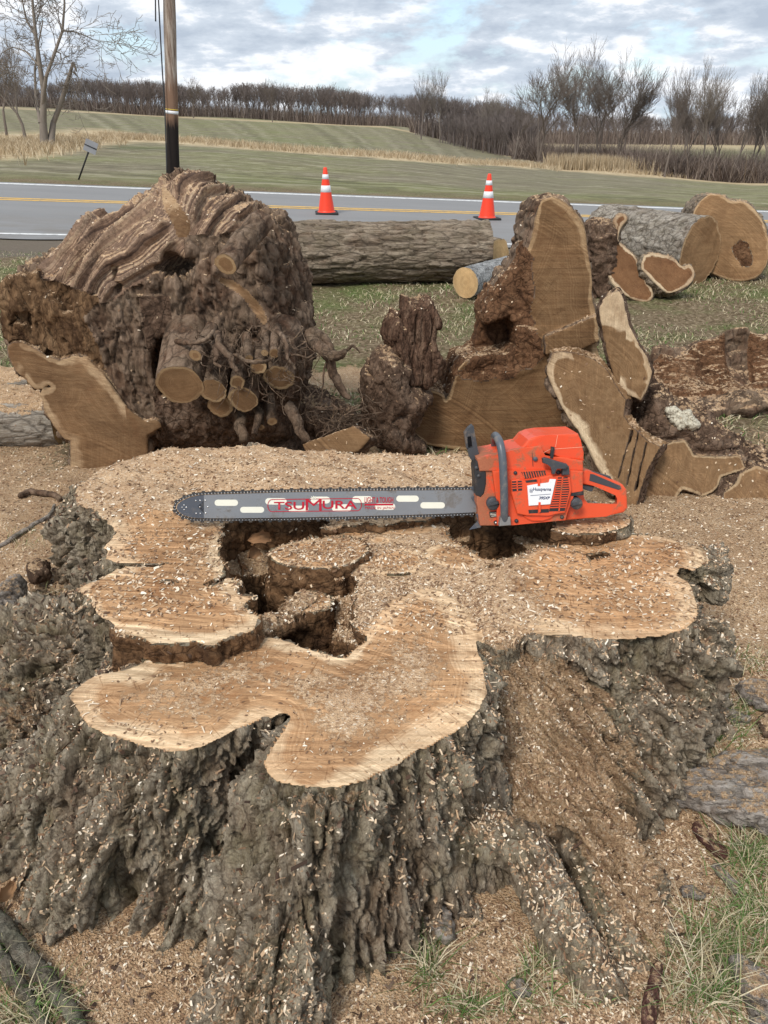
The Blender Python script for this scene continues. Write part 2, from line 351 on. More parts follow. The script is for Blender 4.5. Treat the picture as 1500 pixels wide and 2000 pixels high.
# ================================================================ ground, road, terrain
TY = np.array([20, 24, 40, 60, 80, 120, 180, 260, 400, 800], float)
TXc = np.array([-1500, 0, 375, 750, 1000, 1125, 1500, 3000], float)
TAB = np.array([
 [350, 342, 305, 275, 256, 238, 221, 209, 207, 205],
 [357, 348, 305, 275, 257, 239, 222, 208, 206, 204],
 [366, 355, 312, 289, 272, 254, 239, 228, 226, 224],
 [377, 366, 333, 311, 297, 275, 258, 246, 243, 238],
 [388, 378, 350, 334, 320, 305, 291, 281, 272, 262],
 [393, 383, 358, 344, 333, 318, 300, 286, 274, 262],
 [405, 395, 376, 366, 357, 335, 310, 289, 274, 262],
 [412, 400, 380, 370, 360, 338, 312, 290, 274, 262]], float)
RB = -0.040                                            # the road falls to the right
def road_z(X): return RB*(X+9.0)
def terrain_z(X, Y):
    X = np.asarray(X, float); Y = np.asarray(Y, float)
    zc = Y*math.cos(PITCH)+1.0; col = 750+FPX*X/np.maximum(zc, 1)
    ly = np.log(np.clip(Y, 20, 800)); lt = np.log(TY)
    iy = np.clip(np.searchsorted(lt, ly)-1, 0, len(TY)-2); fy = (ly-lt[iy])/(lt[iy+1]-lt[iy])
    ix = np.clip(np.searchsorted(TXc, col)-1, 0, len(TXc)-2); fx = np.clip((col-TXc[ix])/(TXc[ix+1]-TXc[ix]), 0, 1); fx = fx*fx*(3-2*fx)
    row = (TAB[ix, iy]*(1-fx)+TAB[ix+1, iy]*fx)*(1-fy)+(TAB[ix, iy+1]*(1-fx)+TAB[ix+1, iy+1]*fx)*fy
    z = CAMH-np.clip(Y, 20, None)*np.tan(np.arctan((row-1000)/FPX)+PITCH)
    return z
def ground_z(X, Y, fine=True):
    X = np.asarray(X, float); Y = np.asarray(Y, float)
    near = np.zeros_like(X*Y)
    P = np.stack([X*1.0+0*Y, Y*1.0+0*X, 0*X*Y], -1).reshape(-1, 3)
    nn = (fbm(P*1.3, 3)*0.05).reshape(near.shape)*sstep(30, 12, Y)
    mound = 0.10*np.exp(-(((X-1.75)/0.7)**2+((Y-2.6)/0.7)**2))+0.07*np.exp(-(((X+1.6)/0.6)**2+((Y-3.0)/0.8)**2))
    near = nn+mound
    if fine: near = near+(fbm(P*9, 4)*0.018).reshape(near.shape)*sstep(9, 3, Y)
    rz = road_z(np.clip(X, -40, 40))
    t1 = sstep(9.0, 11.6, Y); z = near*(1-t1)+(rz-0.015+nn*0.15)*t1
    t2 = sstep(20.0, 26.0, Y); return z*(1-t2)+terrain_z(X, Y)*t2
def axis(parts):
    out = []
    for a, b, h in parts: out.append(np.arange(a, b, h))
    return np.concatenate(out)
yl = [*axis([(-3, 0.6, 0.4), (0.6, 4.2, 0.024), (4.2, 9, 0.07), (9, 28, 0.25)])]
y = 28.0
while y < 2500: yl.append(y); y *= 1.035
xl = [*axis([(-2.6, 2.8, 0.026)])]
x = 2.8; st = 0.03
while x < 2200: xl.append(x); st *= 1.07; x += st
x = -2.6; st = 0.03; neg = []
while x > -2200: st *= 1.07; x -= st; neg.append(x)
xl = np.array(neg[::-1]+list(xl)); yl = np.array(yl)
GX, GY = np.meshgrid(xl, yl, indexing='ij'); GZ = ground_z(GX, GY)
nx, ny = GX.shape; gv = np.stack([GX, GY, GZ], -1).reshape(-1, 3)
ii = np.arange(nx*ny).reshape(nx, ny); gq = np.stack([ii[:-1, :-1], ii[1:, :-1], ii[1:, 1:], ii[:-1, 1:]], -1).reshape(-1, 4)
# cover masks
Xf, Yf = gv[:, 0], gv[:, 1]; Pn = np.stack([Xf, Yf, 0*Xf], 1)
nz = fbm(Pn*0.9, 4); nz2 = fbm(Pn*3.1+9, 4)
colx = 750+FPX*Xf/np.maximum(Yf*math.cos(PITCH)+1, .3)
dust = sstep(4.9, 3.3, Yf+nz*1.4)                      # sawdust near the work place
dust = np.maximum(dust, sstep(0.55, 0.2, np.hypot((Xf+0.15)/1.3, (Yf-5.0)/0.8)+nz2*0.3)*0.9)
dust *= 1-0.8*sstep(0.25, 0.6, (Xf-0.95)*1.1+0.6*(1.55-Yf)+nz2*0.4)*sstep(2.0, 1.5, Yf)   # grass shows on the right foreground
dust *= 1-0.85*sstep(0.0, 0.35, nz2)*sstep(-0.6, -0.95, Xf)*sstep(2.4, 1.6, Yf)
# rows further out: strip of dry grass and the two fields
strip_row = np.interp(colx, [0, 100, 210, 300, 500, 750, 1000, 1250, 1500], [288, 280, 268, 272, 288, 306, 322, 338, 356])
zt = terrain_z(Xf, Yf); row = 1000+FPX*np.tan(np.arctan2(CAMH-zt, np.maximum(Yf, 1))-PITCH)
sw = np.interp(colx, [0, 180, 260, 500, 750, 1000, 1250, 1500], [34, 26, 10, 8, 6, 5, 9, 8])
nfar = fbm(np.stack([Xf/7, Yf/7, 0*Xf], 1), 4)
dry = sstep(1.0, 0.55, np.abs(row-strip_row+nfar*5)/sw)*sstep(30, 40, Yf)
far_edge = sstep(2.2, 0.6, np.abs(row-np.interp(colx, [0, 375, 750, 860, 950, 1060], [210, 230, 248, 268, 293, 318])))*sstep(1090, 1040, colx)*sstep(60, 100, Yf)
dry = np.maximum(dry, far_edge*0.8)
dry = np.maximum(dry, 0.75*sstep(1000, 1080, colx)*sstep(259, 264, row)*sstep(298, 285, row)*sstep(95, 120, Yf))
bare = sstep(-0.25, 0.45, nfar+0.25*np.sin(colx/130)+np.interp(colx, [0, 250, 700, 1100, 1500], [0.25, -0.1, 0.3, 0.35, 0.1]))*sstep(24, 30, Yf)
field = sstep(20, 23, Yf)
mG, t = newmat('ground_cover'); co = t.n('ShaderNodeTexCoord').outputs['Object']
g1 = t.noise(co, 26, 6, 0.75); g2 = t.noise(co, 1.1, 5, 0.65); g3 = t.noise(co, 85, 4, 0.7)
lawn = t.ramp(g1, [(0.30, (0.045, 0.035, 0.02)), (0.43, (0.085, 0.10, 0.035)), (0.55, (0.12, 0.16, 0.05)), (0.68, (0.36, 0.31, 0.20)), (0.80, (0.55, 0.48, 0.36))])
lawn2 = t.ramp(g1, [(0.30, (0.055, 0.038, 0.025)), (0.46, (0.13, 0.095, 0.055)), (0.60, (0.26, 0.20, 0.13)), (0.78, (0.5, 0.42, 0.31))])
lawn = t.mix(t.ramp(g2, [(0.34, 0.15), (0.54, 1.0)]), lawn, lawn2)
lawn = t.mix(t.ramp(t.attr('dirt'), [(0.3, 0.0), (0.7, 0.85)]), lawn, (0.15, 0.125, 0.10))
rowv = t.attr('rowc'); rw = t.noise(t.math('ADD', rowv, t.math('MULTIPLY', t.noise(co, 0.35, 6, 0.7), 4.0)), 1.0, 5, 0.75, dim='1D')
f1 = t.noise(t.map(co, (0.9, 0.9, 0.2)), 1.0, 9, 0.80); f2 = t.noise(t.map(co, (0.04, 0.07, 0.05)), 1.0, 5, 0.6)
fcol = t.ramp(f1, [(0.30, (0.08, 0.065, 0.042)), (0.43, (0.155, 0.142, 0.075)), (0.55, (0.225, 0.215, 0.115)), (0.66, (0.38, 0.34, 0.24))])
fcol = t.mix(t.ramp(f2, [(0.42, 0.0), (0.62, 0.55)]), fcol, (0.16, 0.175, 0.07))
br = t.attr('bare'); fcol = t.mix(t.math('MULTIPLY', br, t.ramp(f1, [(0.3, 0.9), (0.7, 0.35)])), fcol, t.mix(f1, (0.115, 0.095, 0.07), (0.26, 0.22, 0.165)))
fcol = t.mix(t.ramp(rw, [(0.52, 0.0), (0.66, 0.42)]), fcol, (0.38, 0.34, 0.25))
fcol = t.mix(t.ramp(rw, [(0.36, 0.5), (0.46, 0.0)]), fcol, (0.09, 0.08, 0.055))
wt = t.attr('wet'); fcol = t.mix(t.ramp(t.math('ADD', wt, t.math('MULTIPLY', f1, 0.5)), [(0.88, 0.0), (0.98, 0.8)]), fcol, (0.50, 0.48, 0.44))
dr = t.attr('dry'); dcol = t.ramp(t.noise(t.map(co, (1.2, 0.5, 1)), 1.0, 7, 0.75), [(0.3, (0.22, 0.15, 0.085)), (0.5, (0.46, 0.36, 0.22)), (0.7, (0.62, 0.52, 0.36))])
fcol = t.mix(dr, fcol, dcol)
gc = t.mix(t.attr('field'), lawn, fcol); gc, dm, dh = dustify(t, co, gc)
nr = t.bump(g1, 0.8, 0.02); nr = t.bump(g3, 0.5, 0.006, nr); nr = t.bump(t.math('MULTIPLY', dh, dm), 0.9, 0.006, nr)
finish_mat(t, gc, 0.95, nr, 0.08)
verge = sstep(9.6, 10.6, Yf+nz2*0.7)*sstep(20, 19, Yf)
# plough rows of the two fields: they run nearly along the road in front and uphill on the far slope
rowc = np.where(row < strip_row, colx*0.045*1.0+Yf*0.02, (Yf*0.55+Xf*0.10+6*np.sin(Xf/26)))
wet = np.clip(fbm(np.stack([Xf/3, Yf/1.5, 0*Xf], 1), 3), 0, 1)*sstep(26, 32, Yf)*sstep(70, 45, Yf)
attrG = dict(dust=dust*1.15-0.12, dry=dry, bare=bare, field=field, dirt=verge, rowc=rowc, wet=wet)
ground = link('ground', mesh_np('ground', gv, gq, mG, attrG)); tag(ground, 'lawn strewn with sawdust, the fields behind the road and the far hill', kind='structure')
nearg = (gv[gq[:, 0], 1] < 9.5) & (gv[gq[:, 0], 1] > 0.3) & (np.abs(gv[gq[:, 0], 0]) < 7)
_sv, _sf, _ = sub(gv, gq, nearg, {}); GB = BVHTree.FromPolygons(_sv.tolist(), _sf.tolist())
def gz(x, y):
    h = GB.ray_cast(Vector((x, y, 5)), Vector((0, 0, -1)))
    return h[0].z if h[0] is not None else float(ground_z(np.array([x]), np.array([y]))[0])
# ---- road: a sheet on the sloping plane
def onroad(px, py, dz=0.0):
    N = np.array([-RB, 0, 1.0]); O = np.array([-9.0, 0, dz]); return onplane(px, py, O, N)
def road_line(pa, pb, ext=60):
    a, b = onroad(*pa), onroad(*pb); d = (b-a)/np.linalg.norm((b-a)[:2]); return a-d*ext, b+d*ext
def strip(name, la, lb, dz, mat, n=200, wob=0.0):
    (a0, a1), (b0, b1) = la, lb; s = np.linspace(0, 1, n)[:, None]
    A = a0+(a1-a0)*s; B = b0+(b1-b0)*s
    if wob: A = A.copy(); A[:, 1] += wob*fbm(A*[2.0, 0, 0]+3, 4)
    A[:, 2] = road_z(A[:, 0])+dz; B[:, 2] = road_z(B[:, 0])+dz
    v = np.concatenate([A, B]); k = np.arange(n-1); q = np.stack([k, k+1, k+1+n, k+n], 1)
    return link(name, mesh_np(name, v, q, mat, smooth=False))
m_as, t = newmat('asphalt'); co = t.n('ShaderNodeTexCoord').outputs['Object']
a1 = t.noise(co, 60, 4, 0.8); a2 = t.noise(t.map(co, (0.25, 1.6, 1)), 1.0, 5, 0.6)
c = t.mix(a1, (0.15, 0.148, 0.145), (0.27, 0.265, 0.26)); c = t.mix(t.ramp(a2, [(0.35, 0.0), (0.65, 0.5)]), c, (0.26, 0.255, 0.25))
sy = t.n('ShaderNodeSeparateXYZ'); t.nt.links.new(co, sy.inputs[0])
mud = t.math('MULTIPLY', t.ramp(t.noise(t.map(co, (0.5, 1, 1)), 1.6, 6, 0.7), [(0.42, 0.0), (0.62, 0.75)]), t.ramp(t.math('DIVIDE', sy.outputs[1], 20.0), [(0.60, 1.0), (0.78, 0.0)]))
c = t.mix(mud, c, (0.16, 0.135, 0.11)); finish_mat(t, c, 0.75, t.bump(a1, 0.4, 0.004), 0.3)
def paint(name, colr):
    m, t = newmat(name); co = t.n('ShaderNodeTexCoord').outputs['Object']; n = t.noise(co, 9, 6, 0.8)
    finish_mat(t, t.mix(t.ramp(n, [(0.35, 0.75), (0.52, 0.0)]), colr, (0.17, 0.16, 0.15)), 0.6); return m
m_yel = paint('yellow_paint', (0.72, 0.42, 0.07)); m_whi = paint('white_paint', (0.72, 0.72, 0.70))
far_l = road_line((0, 355.5), (1133, 397.5)); near_l = road_line((0, 466), (1000, 484))
road = strip('road', near_l, far_l, 0.004, m_as, 400, 0.25); tag(road, 'grey two-lane asphalt road running across behind the logs', kind='structure')
wl = [road_line((0, 357.5), (1133, 399.5)), road_line((0, 359.6), (1133, 401.4))]
tag(strip('edge_line', wl[1], wl[0], 0.008, m_whi), 'white painted line along the far edge of the road', kind='structure')
yl1 = [road_line((0, 386.3), (1148, 420.4)), road_line((0, 388.0), (1148, 422.0))]
yl2 = [road_line((0, 389.4), (1148, 423.2)), road_line((0, 391.1), (1148, 424.8))]
tag(strip('centre_line', yl1[1], yl1[0], 0.008, m_yel), 'far stripe of the double yellow centre line', kind='structure')
tag(strip('centre_line', yl2[1], yl2[0], 0.008, m_yel), 'near stripe of the double yellow centre line', kind='structure')
nl = [road_line((0, 455.5), (95, 457.5)), road_line((0, 458), (95, 460))]
tag(strip('edge_line', nl[1], nl[0], 0.008, m_whi), 'worn white line along the near edge of the road', kind='structure')
print('ground', time.time()-T00)
# ================================================================ the big stump
MS = mat_wood('fresh_cut_stump', (0.80, 0.63, 0.42), (0.47, 0.29, 0.155), 210, 0.075, 0.65, (2.5, 55, 2.5), (0, 0, 0.12), (0.28, 0.115, 0.04), 0.6, rays=0.8)
MB1 = mat_bark('old_bark', a=(0.105, 0.070, 0.045), b=(0.34, 0.265, 0.180), c=(0.60, 0.52, 0.40), moss=(0.25, 0.235, 0.125), moss_amt=0.40, grain=(40, 40, 12), bumpd=0.02)
MR1 = mat_rot('rotten_cavity_wood', a=(0.07, 0.038, 0.022), b=(0.20, 0.11, 0.055), c=(0.36, 0.22, 0.12))
def P(poly, z, n=2):
    q = np.array([onz(a, b, z)[:2] for a, b in poly]); return smooth_poly(q, n) if n else q
ZA, ZB, ZC, ZD, ZE = 0.50, 0.44, 0.475, 0.445, 0.515
pA = P([(142, 967), (161, 986), (226, 1033), (193, 1070), (200, 1098), (250, 1104), (215, 1110), (161, 1140), (151, 1159), (175, 1180), (189, 1210), (217, 1229), (263, 1245), (330, 1262), (430, 1256), (480, 1235), (505, 1228), (520, 1195), (470, 1150), (440, 1110), (432, 1075), (445, 1048), (520, 1030), (600, 1030), (700, 1022), (850, 1012), (935, 1005), (945, 893), (800, 885), (700, 880), (600, 876), (520, 868), (400, 872), (300, 880), (215, 905), (160, 940)], ZA, 1)
pB = P([(254, 1306), (193, 1311), (142, 1339), (131, 1364), (152, 1406), (200, 1439), (263, 1456), (352, 1477), (399, 1464), (450, 1441), (494, 1412), (530, 1402), (506, 1471), (511, 1500), (539, 1530), (627, 1548), (707, 1530), (800, 1484), (870, 1443), (940, 1404), (960, 1350), (947, 1290), (930, 1230), (900, 1180), (850, 1148), (780, 1160), (720, 1215), (690, 1262), (670, 1278), (640, 1270), (590, 1262), (560, 1245), (500, 1240), (440, 1250), (360, 1262), (300, 1275)], ZB, 1)
pC = P([(960, 1120), (1040, 1085), (1100, 1060), (1110, 1040), (1180, 1042), (1235, 1040), (1300, 1045), (1352, 1063), (1380, 1090), (1372, 1112), (1325, 1122), (1350, 1136), (1370, 1175), (1367, 1208), (1340, 1232), (1290, 1247), (1200, 1254), (1120, 1247), (1030, 1240), (975, 1215), (950, 1160)], ZC, 1)
pD = P([(640, 1045), (850, 1030), (880, 1075), (960, 1108), (1060, 1096), (1150, 1120), (1100, 1210), (1030, 1240), (955, 1260), (920, 1190), (850, 1140), (790, 1165), (730, 1225), (690, 1215), (668, 1170), (690, 1110), (740, 1085), (690, 1060)], ZD, 1)
pE = P([(1040, 1012), (1045, 1030), (1115, 1045), (1180, 1042), (1232, 1030), (1238, 1008), (1180, 985), (1100, 960), (1010, 945), (1000, 1000)], ZE, 1)
pF = P([(870, 1012), (870, 889), (1010, 905), (1100, 945), (1130, 985), (1040, 1025)], 0.465, 1)
core = P([(300, 900), (900, 895), (1200, 1010), (1200, 1110), (1060, 1205), (985, 1225), (900, 1215), (700, 1275), (560, 1250), (470, 1240), (300, 1235), (260, 1150), (240, 1000)], 0.46, 1)
cav1 = P([(445, 1045), (520, 1024), (585, 1032), (640, 1030), (650, 1050), (560, 1075), (535, 1110), (640, 1150), (690, 1110), (700, 1160), (690, 1215), (720, 1240), (690, 1262), (670, 1278), (600, 1262), (560, 1240), (500, 1236), (478, 1205), (520, 1192), (468, 1155), (436, 1110), (428, 1075)], 0.45, 1)
cav2 = P([(862, 1038), (930, 1022), (1040, 1030), (1085, 1052), (1075, 1078), (1010, 1102), (960, 1098), (900, 1076)], 0.45, 1)
hole = P([(950, 1108), (985, 1116), (980, 1124), (945, 1117)], ZD, 1)
crack = P([(240, 1252), (430, 1252), (500, 1228), (545, 1190), (560, 1195), (530, 1235), (470, 1262), (330, 1278), (250, 1290)], 0.45, 1)
notch = P([(480, 1462), (500, 1440), (545, 1400), (560, 1402), (528, 1445), (508, 1480), (490, 1510)], ZB, 1)
stubs = [((625, 1079), 92, 31, 0.482), ((667, 1056), 33, 13, 0.468), ((600, 1176), 44, 22, 0.415), ((708, 1112), 18, 9, 0.45), ((780, 1030), 56, 14, 0.464), ((694, 1038), 34, 12, 0.461), ((880, 1086), 46, 22, 0.460), ((742, 1056), 14, 7, 0.459), ((830, 1022), 36, 10, 0.470), ((770, 1098), 62, 22, 0.457)]
CRK = [P(q_, z_, 0) for q_, z_ in (([(195, 1104), (250, 1098), (300, 1100), (340, 1096), (300, 1106), (250, 1105)], ZA), ([(310, 1132), (338, 1130), (352, 1136), (330, 1140)], ZA), ([(395, 1140), (440, 1120), (448, 1128), (410, 1146)], ZA), ([(1330, 1108), (1372, 1118), (1345, 1128), (1322, 1122)], ZC), ([(1130, 1082), (1180, 1076), (1200, 1084), (1150, 1092)], ZC))]
stub_polys = []
for (cx, cy), rx, ry, z in stubs:
    th = np.linspace(0, 2*PI, 22, endpoint=False); k = 1+0.10*np.sin(th*2+cx)+0.06*np.sin(th*3+cy)
    stub_polys.append((np.array([onz(cx+rx*math.cos(a)*kk, cy+ry*math.sin(a)*kk, z)[:2] for a, kk in zip(th, k)]), z))
def caps(X, Y, Z, pts, rad):
    d = 9.0
    for k in range(len(pts)-1): d = np.minimum(d, capsule(X, Y, Z, pts[k], pts[k+1], rad[k], rad[k+1]))
    return d
W_ = lambda l: [onz(a, b, z) for a, b, z in l]
root_arch = W_([(700, 1700, .10), (830, 1655, .13), (930, 1628, .15), (1015, 1655, .13), (1060, 1735, .085), (1105, 1825, .045), (1185, 1935, -.01)])
root_low = W_([(1080, 1420, .20), (1130, 1560, .09), (1190, 1720, .02), (1235, 1900, -.05)])
butt = [(W_([(230, 1440, .30), (70, 1600, .06)]), (.14, .13)), (W_([(350, 1480, .32), (210, 1660, .10), (120, 1760, .0)]), (.13, .12, .09)), (W_([(620, 1560, .34), (560, 1750, .14), (500, 2020, -.02)]), (.14, .13, .12)),
        (W_([(800, 1500, .30), (760, 1680, .1), (740, 1800, -.02)]), (.13, .12, .1)), (W_([(1340, 1260, .36), (1345, 1400, .04)]), (.07, .09)), (W_([(1180, 1260, .34), (1180, 1380, .14)]), (.10, .12))]
slopeN = None
sl = [onz(1000, 1245, .45), onz(1340, 1245, .43), onz(1130, 1640, .03)]
sn = np.cross(sl[1]-sl[0], sl[2]-sl[0]); sn /= np.linalg.norm(sn); sn *= np.sign(sn[2])
slope_fp = smooth_poly(np.array([onz(940, 1235, .44)[:2], onz(1030, 1215, .46)[:2], onz(1350, 1225, .46)[:2], onz(1368, 1455, 0)[:2], onz(1300, 1560, 0)[:2], onz(1130, 1690, 0)[:2], onz(985, 1640, .05)[:2], onz(930, 1450, .2)[:2]]), 2)
H = 0.0052
TOPS = []
def tn(X, Y, s, amp): 
    sh = np.broadcast(X, Y).shape; p = np.stack([np.broadcast_to(X, sh).ravel(), np.broadcast_to(Y, sh).ravel(), np.full(int(np.prod(sh)), s)], 1)
    return (fbm(p*5.0, 3)*amp).reshape(sh).astype(np.float32)
def lower_masses(X, Y, Z):
    wob = tn(X*1.5, Y*1.5, 1.1, 0.05)
    # lower masses
    D2 = np.maximum(poly_sd(slope_fp, X[:, :, 0], Y[:, :, 0])[:, :, None]-0.02, (X-sl[0][0])*sn[0]+(Y-sl[0][1])*sn[1]+(Z-sl[0][2])*sn[2]+wob*0.9)
    D2 = np.maximum(D2, Z-0.455)
    for c, r in ((onz(120, 1300, .12), (.29, .22, .20)), (onz(190, 1060, .14), (.14, .19, .24)), (onz(60, 1420, .05), (.23, .19, .14))):
        D2 = smin(D2, ellip(X, Y, Z, c, r), 0.05)
    for pts, rr in butt: D2 = smin(D2, caps(X, Y, Z, pts, rr), 0.04)
    ztop = np.where(Y > 1.6, ZC-0.02, ZB-0.02)
    D2 = np.maximum(D2, Z-ztop)
    D2 = smin(D2, caps(X, Y, Z, root_arch, (.07, .065, .060, .062, .058, .055, .045)), 0.025)
    D2 = smin(D2, caps(X, Y, Z, root_low, (.10, .10, .09, .06)), 0.04)
    D2 = np.minimum(D2, ellip(X, Y, Z, onz(1352, 1120, .40), (.085, .09, .085)))
    return D2
def upsample(f, X, Y, Z):
    """evaluate a smooth field on every second grid plane and interpolate linearly"""
    def half(A): v = A.ravel(); h2 = (v[1]-v[0])*2; n = len(v)//2+1; return v[0]+np.arange(n)*h2
    a, b, c = half(X), half(Y), half(Z); F = f(a[:, None, None].astype(np.float32), b[None, :, None].astype(np.float32), c[None, None, :].astype(np.float32)).astype(np.float32)
    for ax, n in enumerate((X.size, Y.size, Z.size)):
        G = np.repeat(F, 2, axis=ax); F2 = np.moveaxis(F, ax, 0); G2 = np.moveaxis(G, ax, 0); G2[1:-1:2] = 0.5*(F2[:-1]+F2[1:]); F = np.moveaxis(G2[:n], 0, ax)
    return F
def stump_sdf(X, Y, Z):
    n2 = tn(X, Y, 3.3, 0.012); nf = tn(X*4, Y*4, 7.7, 0.010)
    wob = tn(X*1.5, Y*1.5, 1.1, 0.05); wobA = tn(X*3.0, Y*3.0, 5.1, 0.028)
    D = None
    for poly, T, fl, pw, ta in ((pA, ZA, 0.10, 2.0, 0.5), (pB, ZB, 0.13, 1.8, 0.25), (pC, ZC, 0.05, 1.5, 0.3), (pD, ZD, 0.0, 1, 1.3), (pE, ZE, 0.02, 1, 0.3), (pF, 0.465, 0.0, 1, 1.6)):
        s = poly_sd(poly, X[:, :, 0], Y[:, :, 0])[:, :, None]
        if poly is pD: s = s-0.035; tt = T+(n2*0.8+nf*0.5)+0.030*sstep(0.08, -0.03, poly_sd(pC, X[:, :, 0], Y[:, :, 0]))[:, :, None]-0.006*sstep(0.05, -0.02, poly_sd(pB, X[:, :, 0], Y[:, :, 0]))[:, :, None]+0.02*sstep(1.8, 2.0, Y)
        elif poly is pA: tt = T+n2*(0.4+2.0*sstep(1.75, 2.1, Y+X*0.25))+nf*sstep(1.75, 2.1, Y+X*0.25)
        else: tt = T+n2*ta+nf*0.3*ta
        if poly is pA: s = s+wobA
        if poly is pB: s = s+wobA*0.35
        side = s+0.006+nf*0.8-fl*np.clip(1-Z/T, 0, 1.2)**pw
        d = np.maximum(side, Z-tt); D = d if D is None else np.minimum(D, d)
        if poly is pB: D = np.maximum(D, -np.maximum(poly_sd(notch, X[:, :, 0], Y[:, :, 0])[:, :, None]-0.01, 0.30-Z))
    D2 = upsample(lower_masses, X, Y, Z)
    # the lower masses stay outside of the sawn lobes
    for poly, T in ((pB, ZB), (pA, ZA)):
        D2 = np.maximum(D2, -np.maximum(poly_sd(poly, X[:, :, 0], Y[:, :, 0])[:, :, None]+0.01, T-0.03-Z))
    D = smin(D, D2, 0.012)
    fl1 = 0.355+wob*1.3
    for poly, f in ((cav1, fl1), (cav2, 0.405+wob*0.8), (hole, 0.30), (crack, 0.395+wob*.6)):
        s = poly_sd(poly, X[:, :, 0], Y[:, :, 0])[:, :, None]+nf*1.2
        if poly is crack: s = np.maximum(s, 0.004-np.minimum(poly_sd(pA, X[:, :, 0], Y[:, :, 0]), poly_sd(pB, X[:, :, 0], Y[:, :, 0]))[:, :, None])
        D = np.maximum(D, -np.maximum(s+0.0, f+0.25*np.clip(0.05+s, 0, 1)-Z))
    D = np.maximum(D, -ellip(X, Y, Z, onz(150, 1065, .30), (.035, .03, .05)))
    for cp in CRK:
        D = np.maximum(D, -np.maximum(poly_sd(cp, X[:, :, 0], Y[:, :, 0])[:, :, None]+nf*0.3, 0.40-Z))
    for poly, z in stub_polys:
        s = poly_sd(poly, X[:, :, 0], Y[:, :, 0])[:, :, None]+nf*0.4
        D = np.minimum(D, np.maximum(s-0.03*np.clip((z-Z)/z, 0, 1), Z-(z+n2*0.25)))
    # twisted living shoot in the hollow
    D = smin(D, caps(X, Y, Z, W_([(622, 1153, .40), (655, 1142, .40), (690, 1125, .425), (705, 1113, .43)]), (.016, .020, .020, .018)), 0.01)
    D = smin(D, caps(X, Y, Z, W_([(600, 1185, .40), (560, 1215, .40), (520, 1235, .42)]), (.035, .03, .03)), 0.02)
    return np.maximum(D, -0.06-Z)
sv, sq = vox((-1.30, 0.72, -0.08), (1.18, 2.92, 0.56), H, stump_sdf)
print('stump vox', len(sv), time.time()-T00)
def orient(p, q, outward_from=None):
    # quads from the volume: make sure that the normals point out of the solid (positive signed volume)
    a, b, c = p[q[:, 0]], p[q[:, 1]], p[q[:, 2]]; d = p[q[:, 3]]
    vol = np.einsum('ij,ij->i', a, np.cross(b, c)).sum()+np.einsum('ij,ij->i', a, np.cross(c, d)).sum()
    return q if vol > 0 else q[:, ::-1].copy()
sq = orient(sv, sq); sv = relax(sv, sq, 1, 0.5); N = vnormals(sv, sq)
sv, sq, _a = sub(sv, sq, sv[sq, 2].max(1) > -0.03, dict(a=N)); N = _a['a']
x, y, z = sv.T
cut = np.zeros(len(sv)); rd = np.full(len(sv), 9.0)
inner = -np.minimum.reduce([poly_sd(p_, x, y) for p_ in (pA, pB, pC, pD, pE, pF)])
for p_, T, wgt in ((pA, ZA, 1), (pB, ZB, 1), (pC, ZC, 1), (pE, ZE, 1), (pD, ZD, 0.9), (pF, .465, .8)):
    s = poly_sd(p_, x, y); m = (s < 0.012) & (np.abs(z-T) < 0.016) & (N[:, 2] > 0.62)
    cut = np.maximum(cut, m*1.0*wgt); rd = np.where(m & (p_ is not pD) & (p_ is not pF), np.minimum(rd, np.abs(s)), rd)
for p_, T in stub_polys:
    s = poly_sd(p_, x, y); m = (s < 0.008) & (np.abs(z-T) < 0.009) & (N[:, 2] > 0.6); cut = np.maximum(cut, m); rd = np.where(m, -s*1.6+0.012, rd)
rd = np.where(rd > 5, 0.3, rd); cavd = np.minimum(poly_sd(cav1, x, y), poly_sd(cav2, x, y)); incore = (poly_sd(core, x, y) < 0) | (poly_sd(crack, x, y) < 0.045) | ((poly_sd(pA, x, y) < .03) & (y < 1.62) & (x > -.62) & (z > .36))
cut = np.where((poly_sd(core, x, y) < 0) & (N[:, 2] > 0.72) & (z > 0.425) & (cavd > 0.0), 1.0, cut); rotm = ((cavd < 0.02) | incore) & (cut < 0.5); bark = (cut < 0.5) & ~rotm
# outer side of the inner ledge walls counts as raw wood
# bark relief
Pp = np.stack([x, y, z], 1)
big = fbm(Pp*np.array([7, 7, 3.5]), 3, 0.55); hgt = np.zeros(len(sv)); edge = np.full(len(sv), .5); Pb = Pp[bark]
rr_ = np.hypot(Pb[:, 0], Pb[:, 1]-1.80); tt_ = np.arctan2(Pb[:, 0], Pb[:, 1]-1.80); Gb = np.stack([tt_*0.9, rr_-Pb[:, 2], (rr_+Pb[:, 2])], 1)
hb, ed1 = bark_h(Gb, (22, 3.4, 7), 0.044, 3); hb2, ed2 = bark_h(Gb, (50, 11, 24), 0.018, 3, 31.0); hb = hb+0.045*fbm(Gb*np.array([8, 1.1, 2.2]), 3, .5, True)-0.038
hgt[bark] = hb+hb2+big[bark]*0.035+fbm(Pb*80, 2, 0.75, True)*0.008-0.006; edge[bark] = ed1*0.6+ed2*0.4
slopem = sstep(0.03, -0.05, poly_sd(slope_fp, x, y))*np.clip(sstep(0.62, 0.36, x+0.45*big)+0.25*sstep(-.1, .3, big), 0, 1)
fadeT = np.ones(len(sv))
for p_, T in ((pA, ZA), (pB, ZB), (pC, ZC)):
    nearp = poly_sd(p_, x, y) < 0.05; fadeT = np.where(nearp, np.minimum(fadeT, sstep(0.0, 0.03, T-z)*0.75+0.25), fadeT)
smooth_root = np.clip(sstep(0.085, 0.065, caps(x, y, z, root_arch[2:], (.06, .06, .058, .055, .045))), 0, 1)
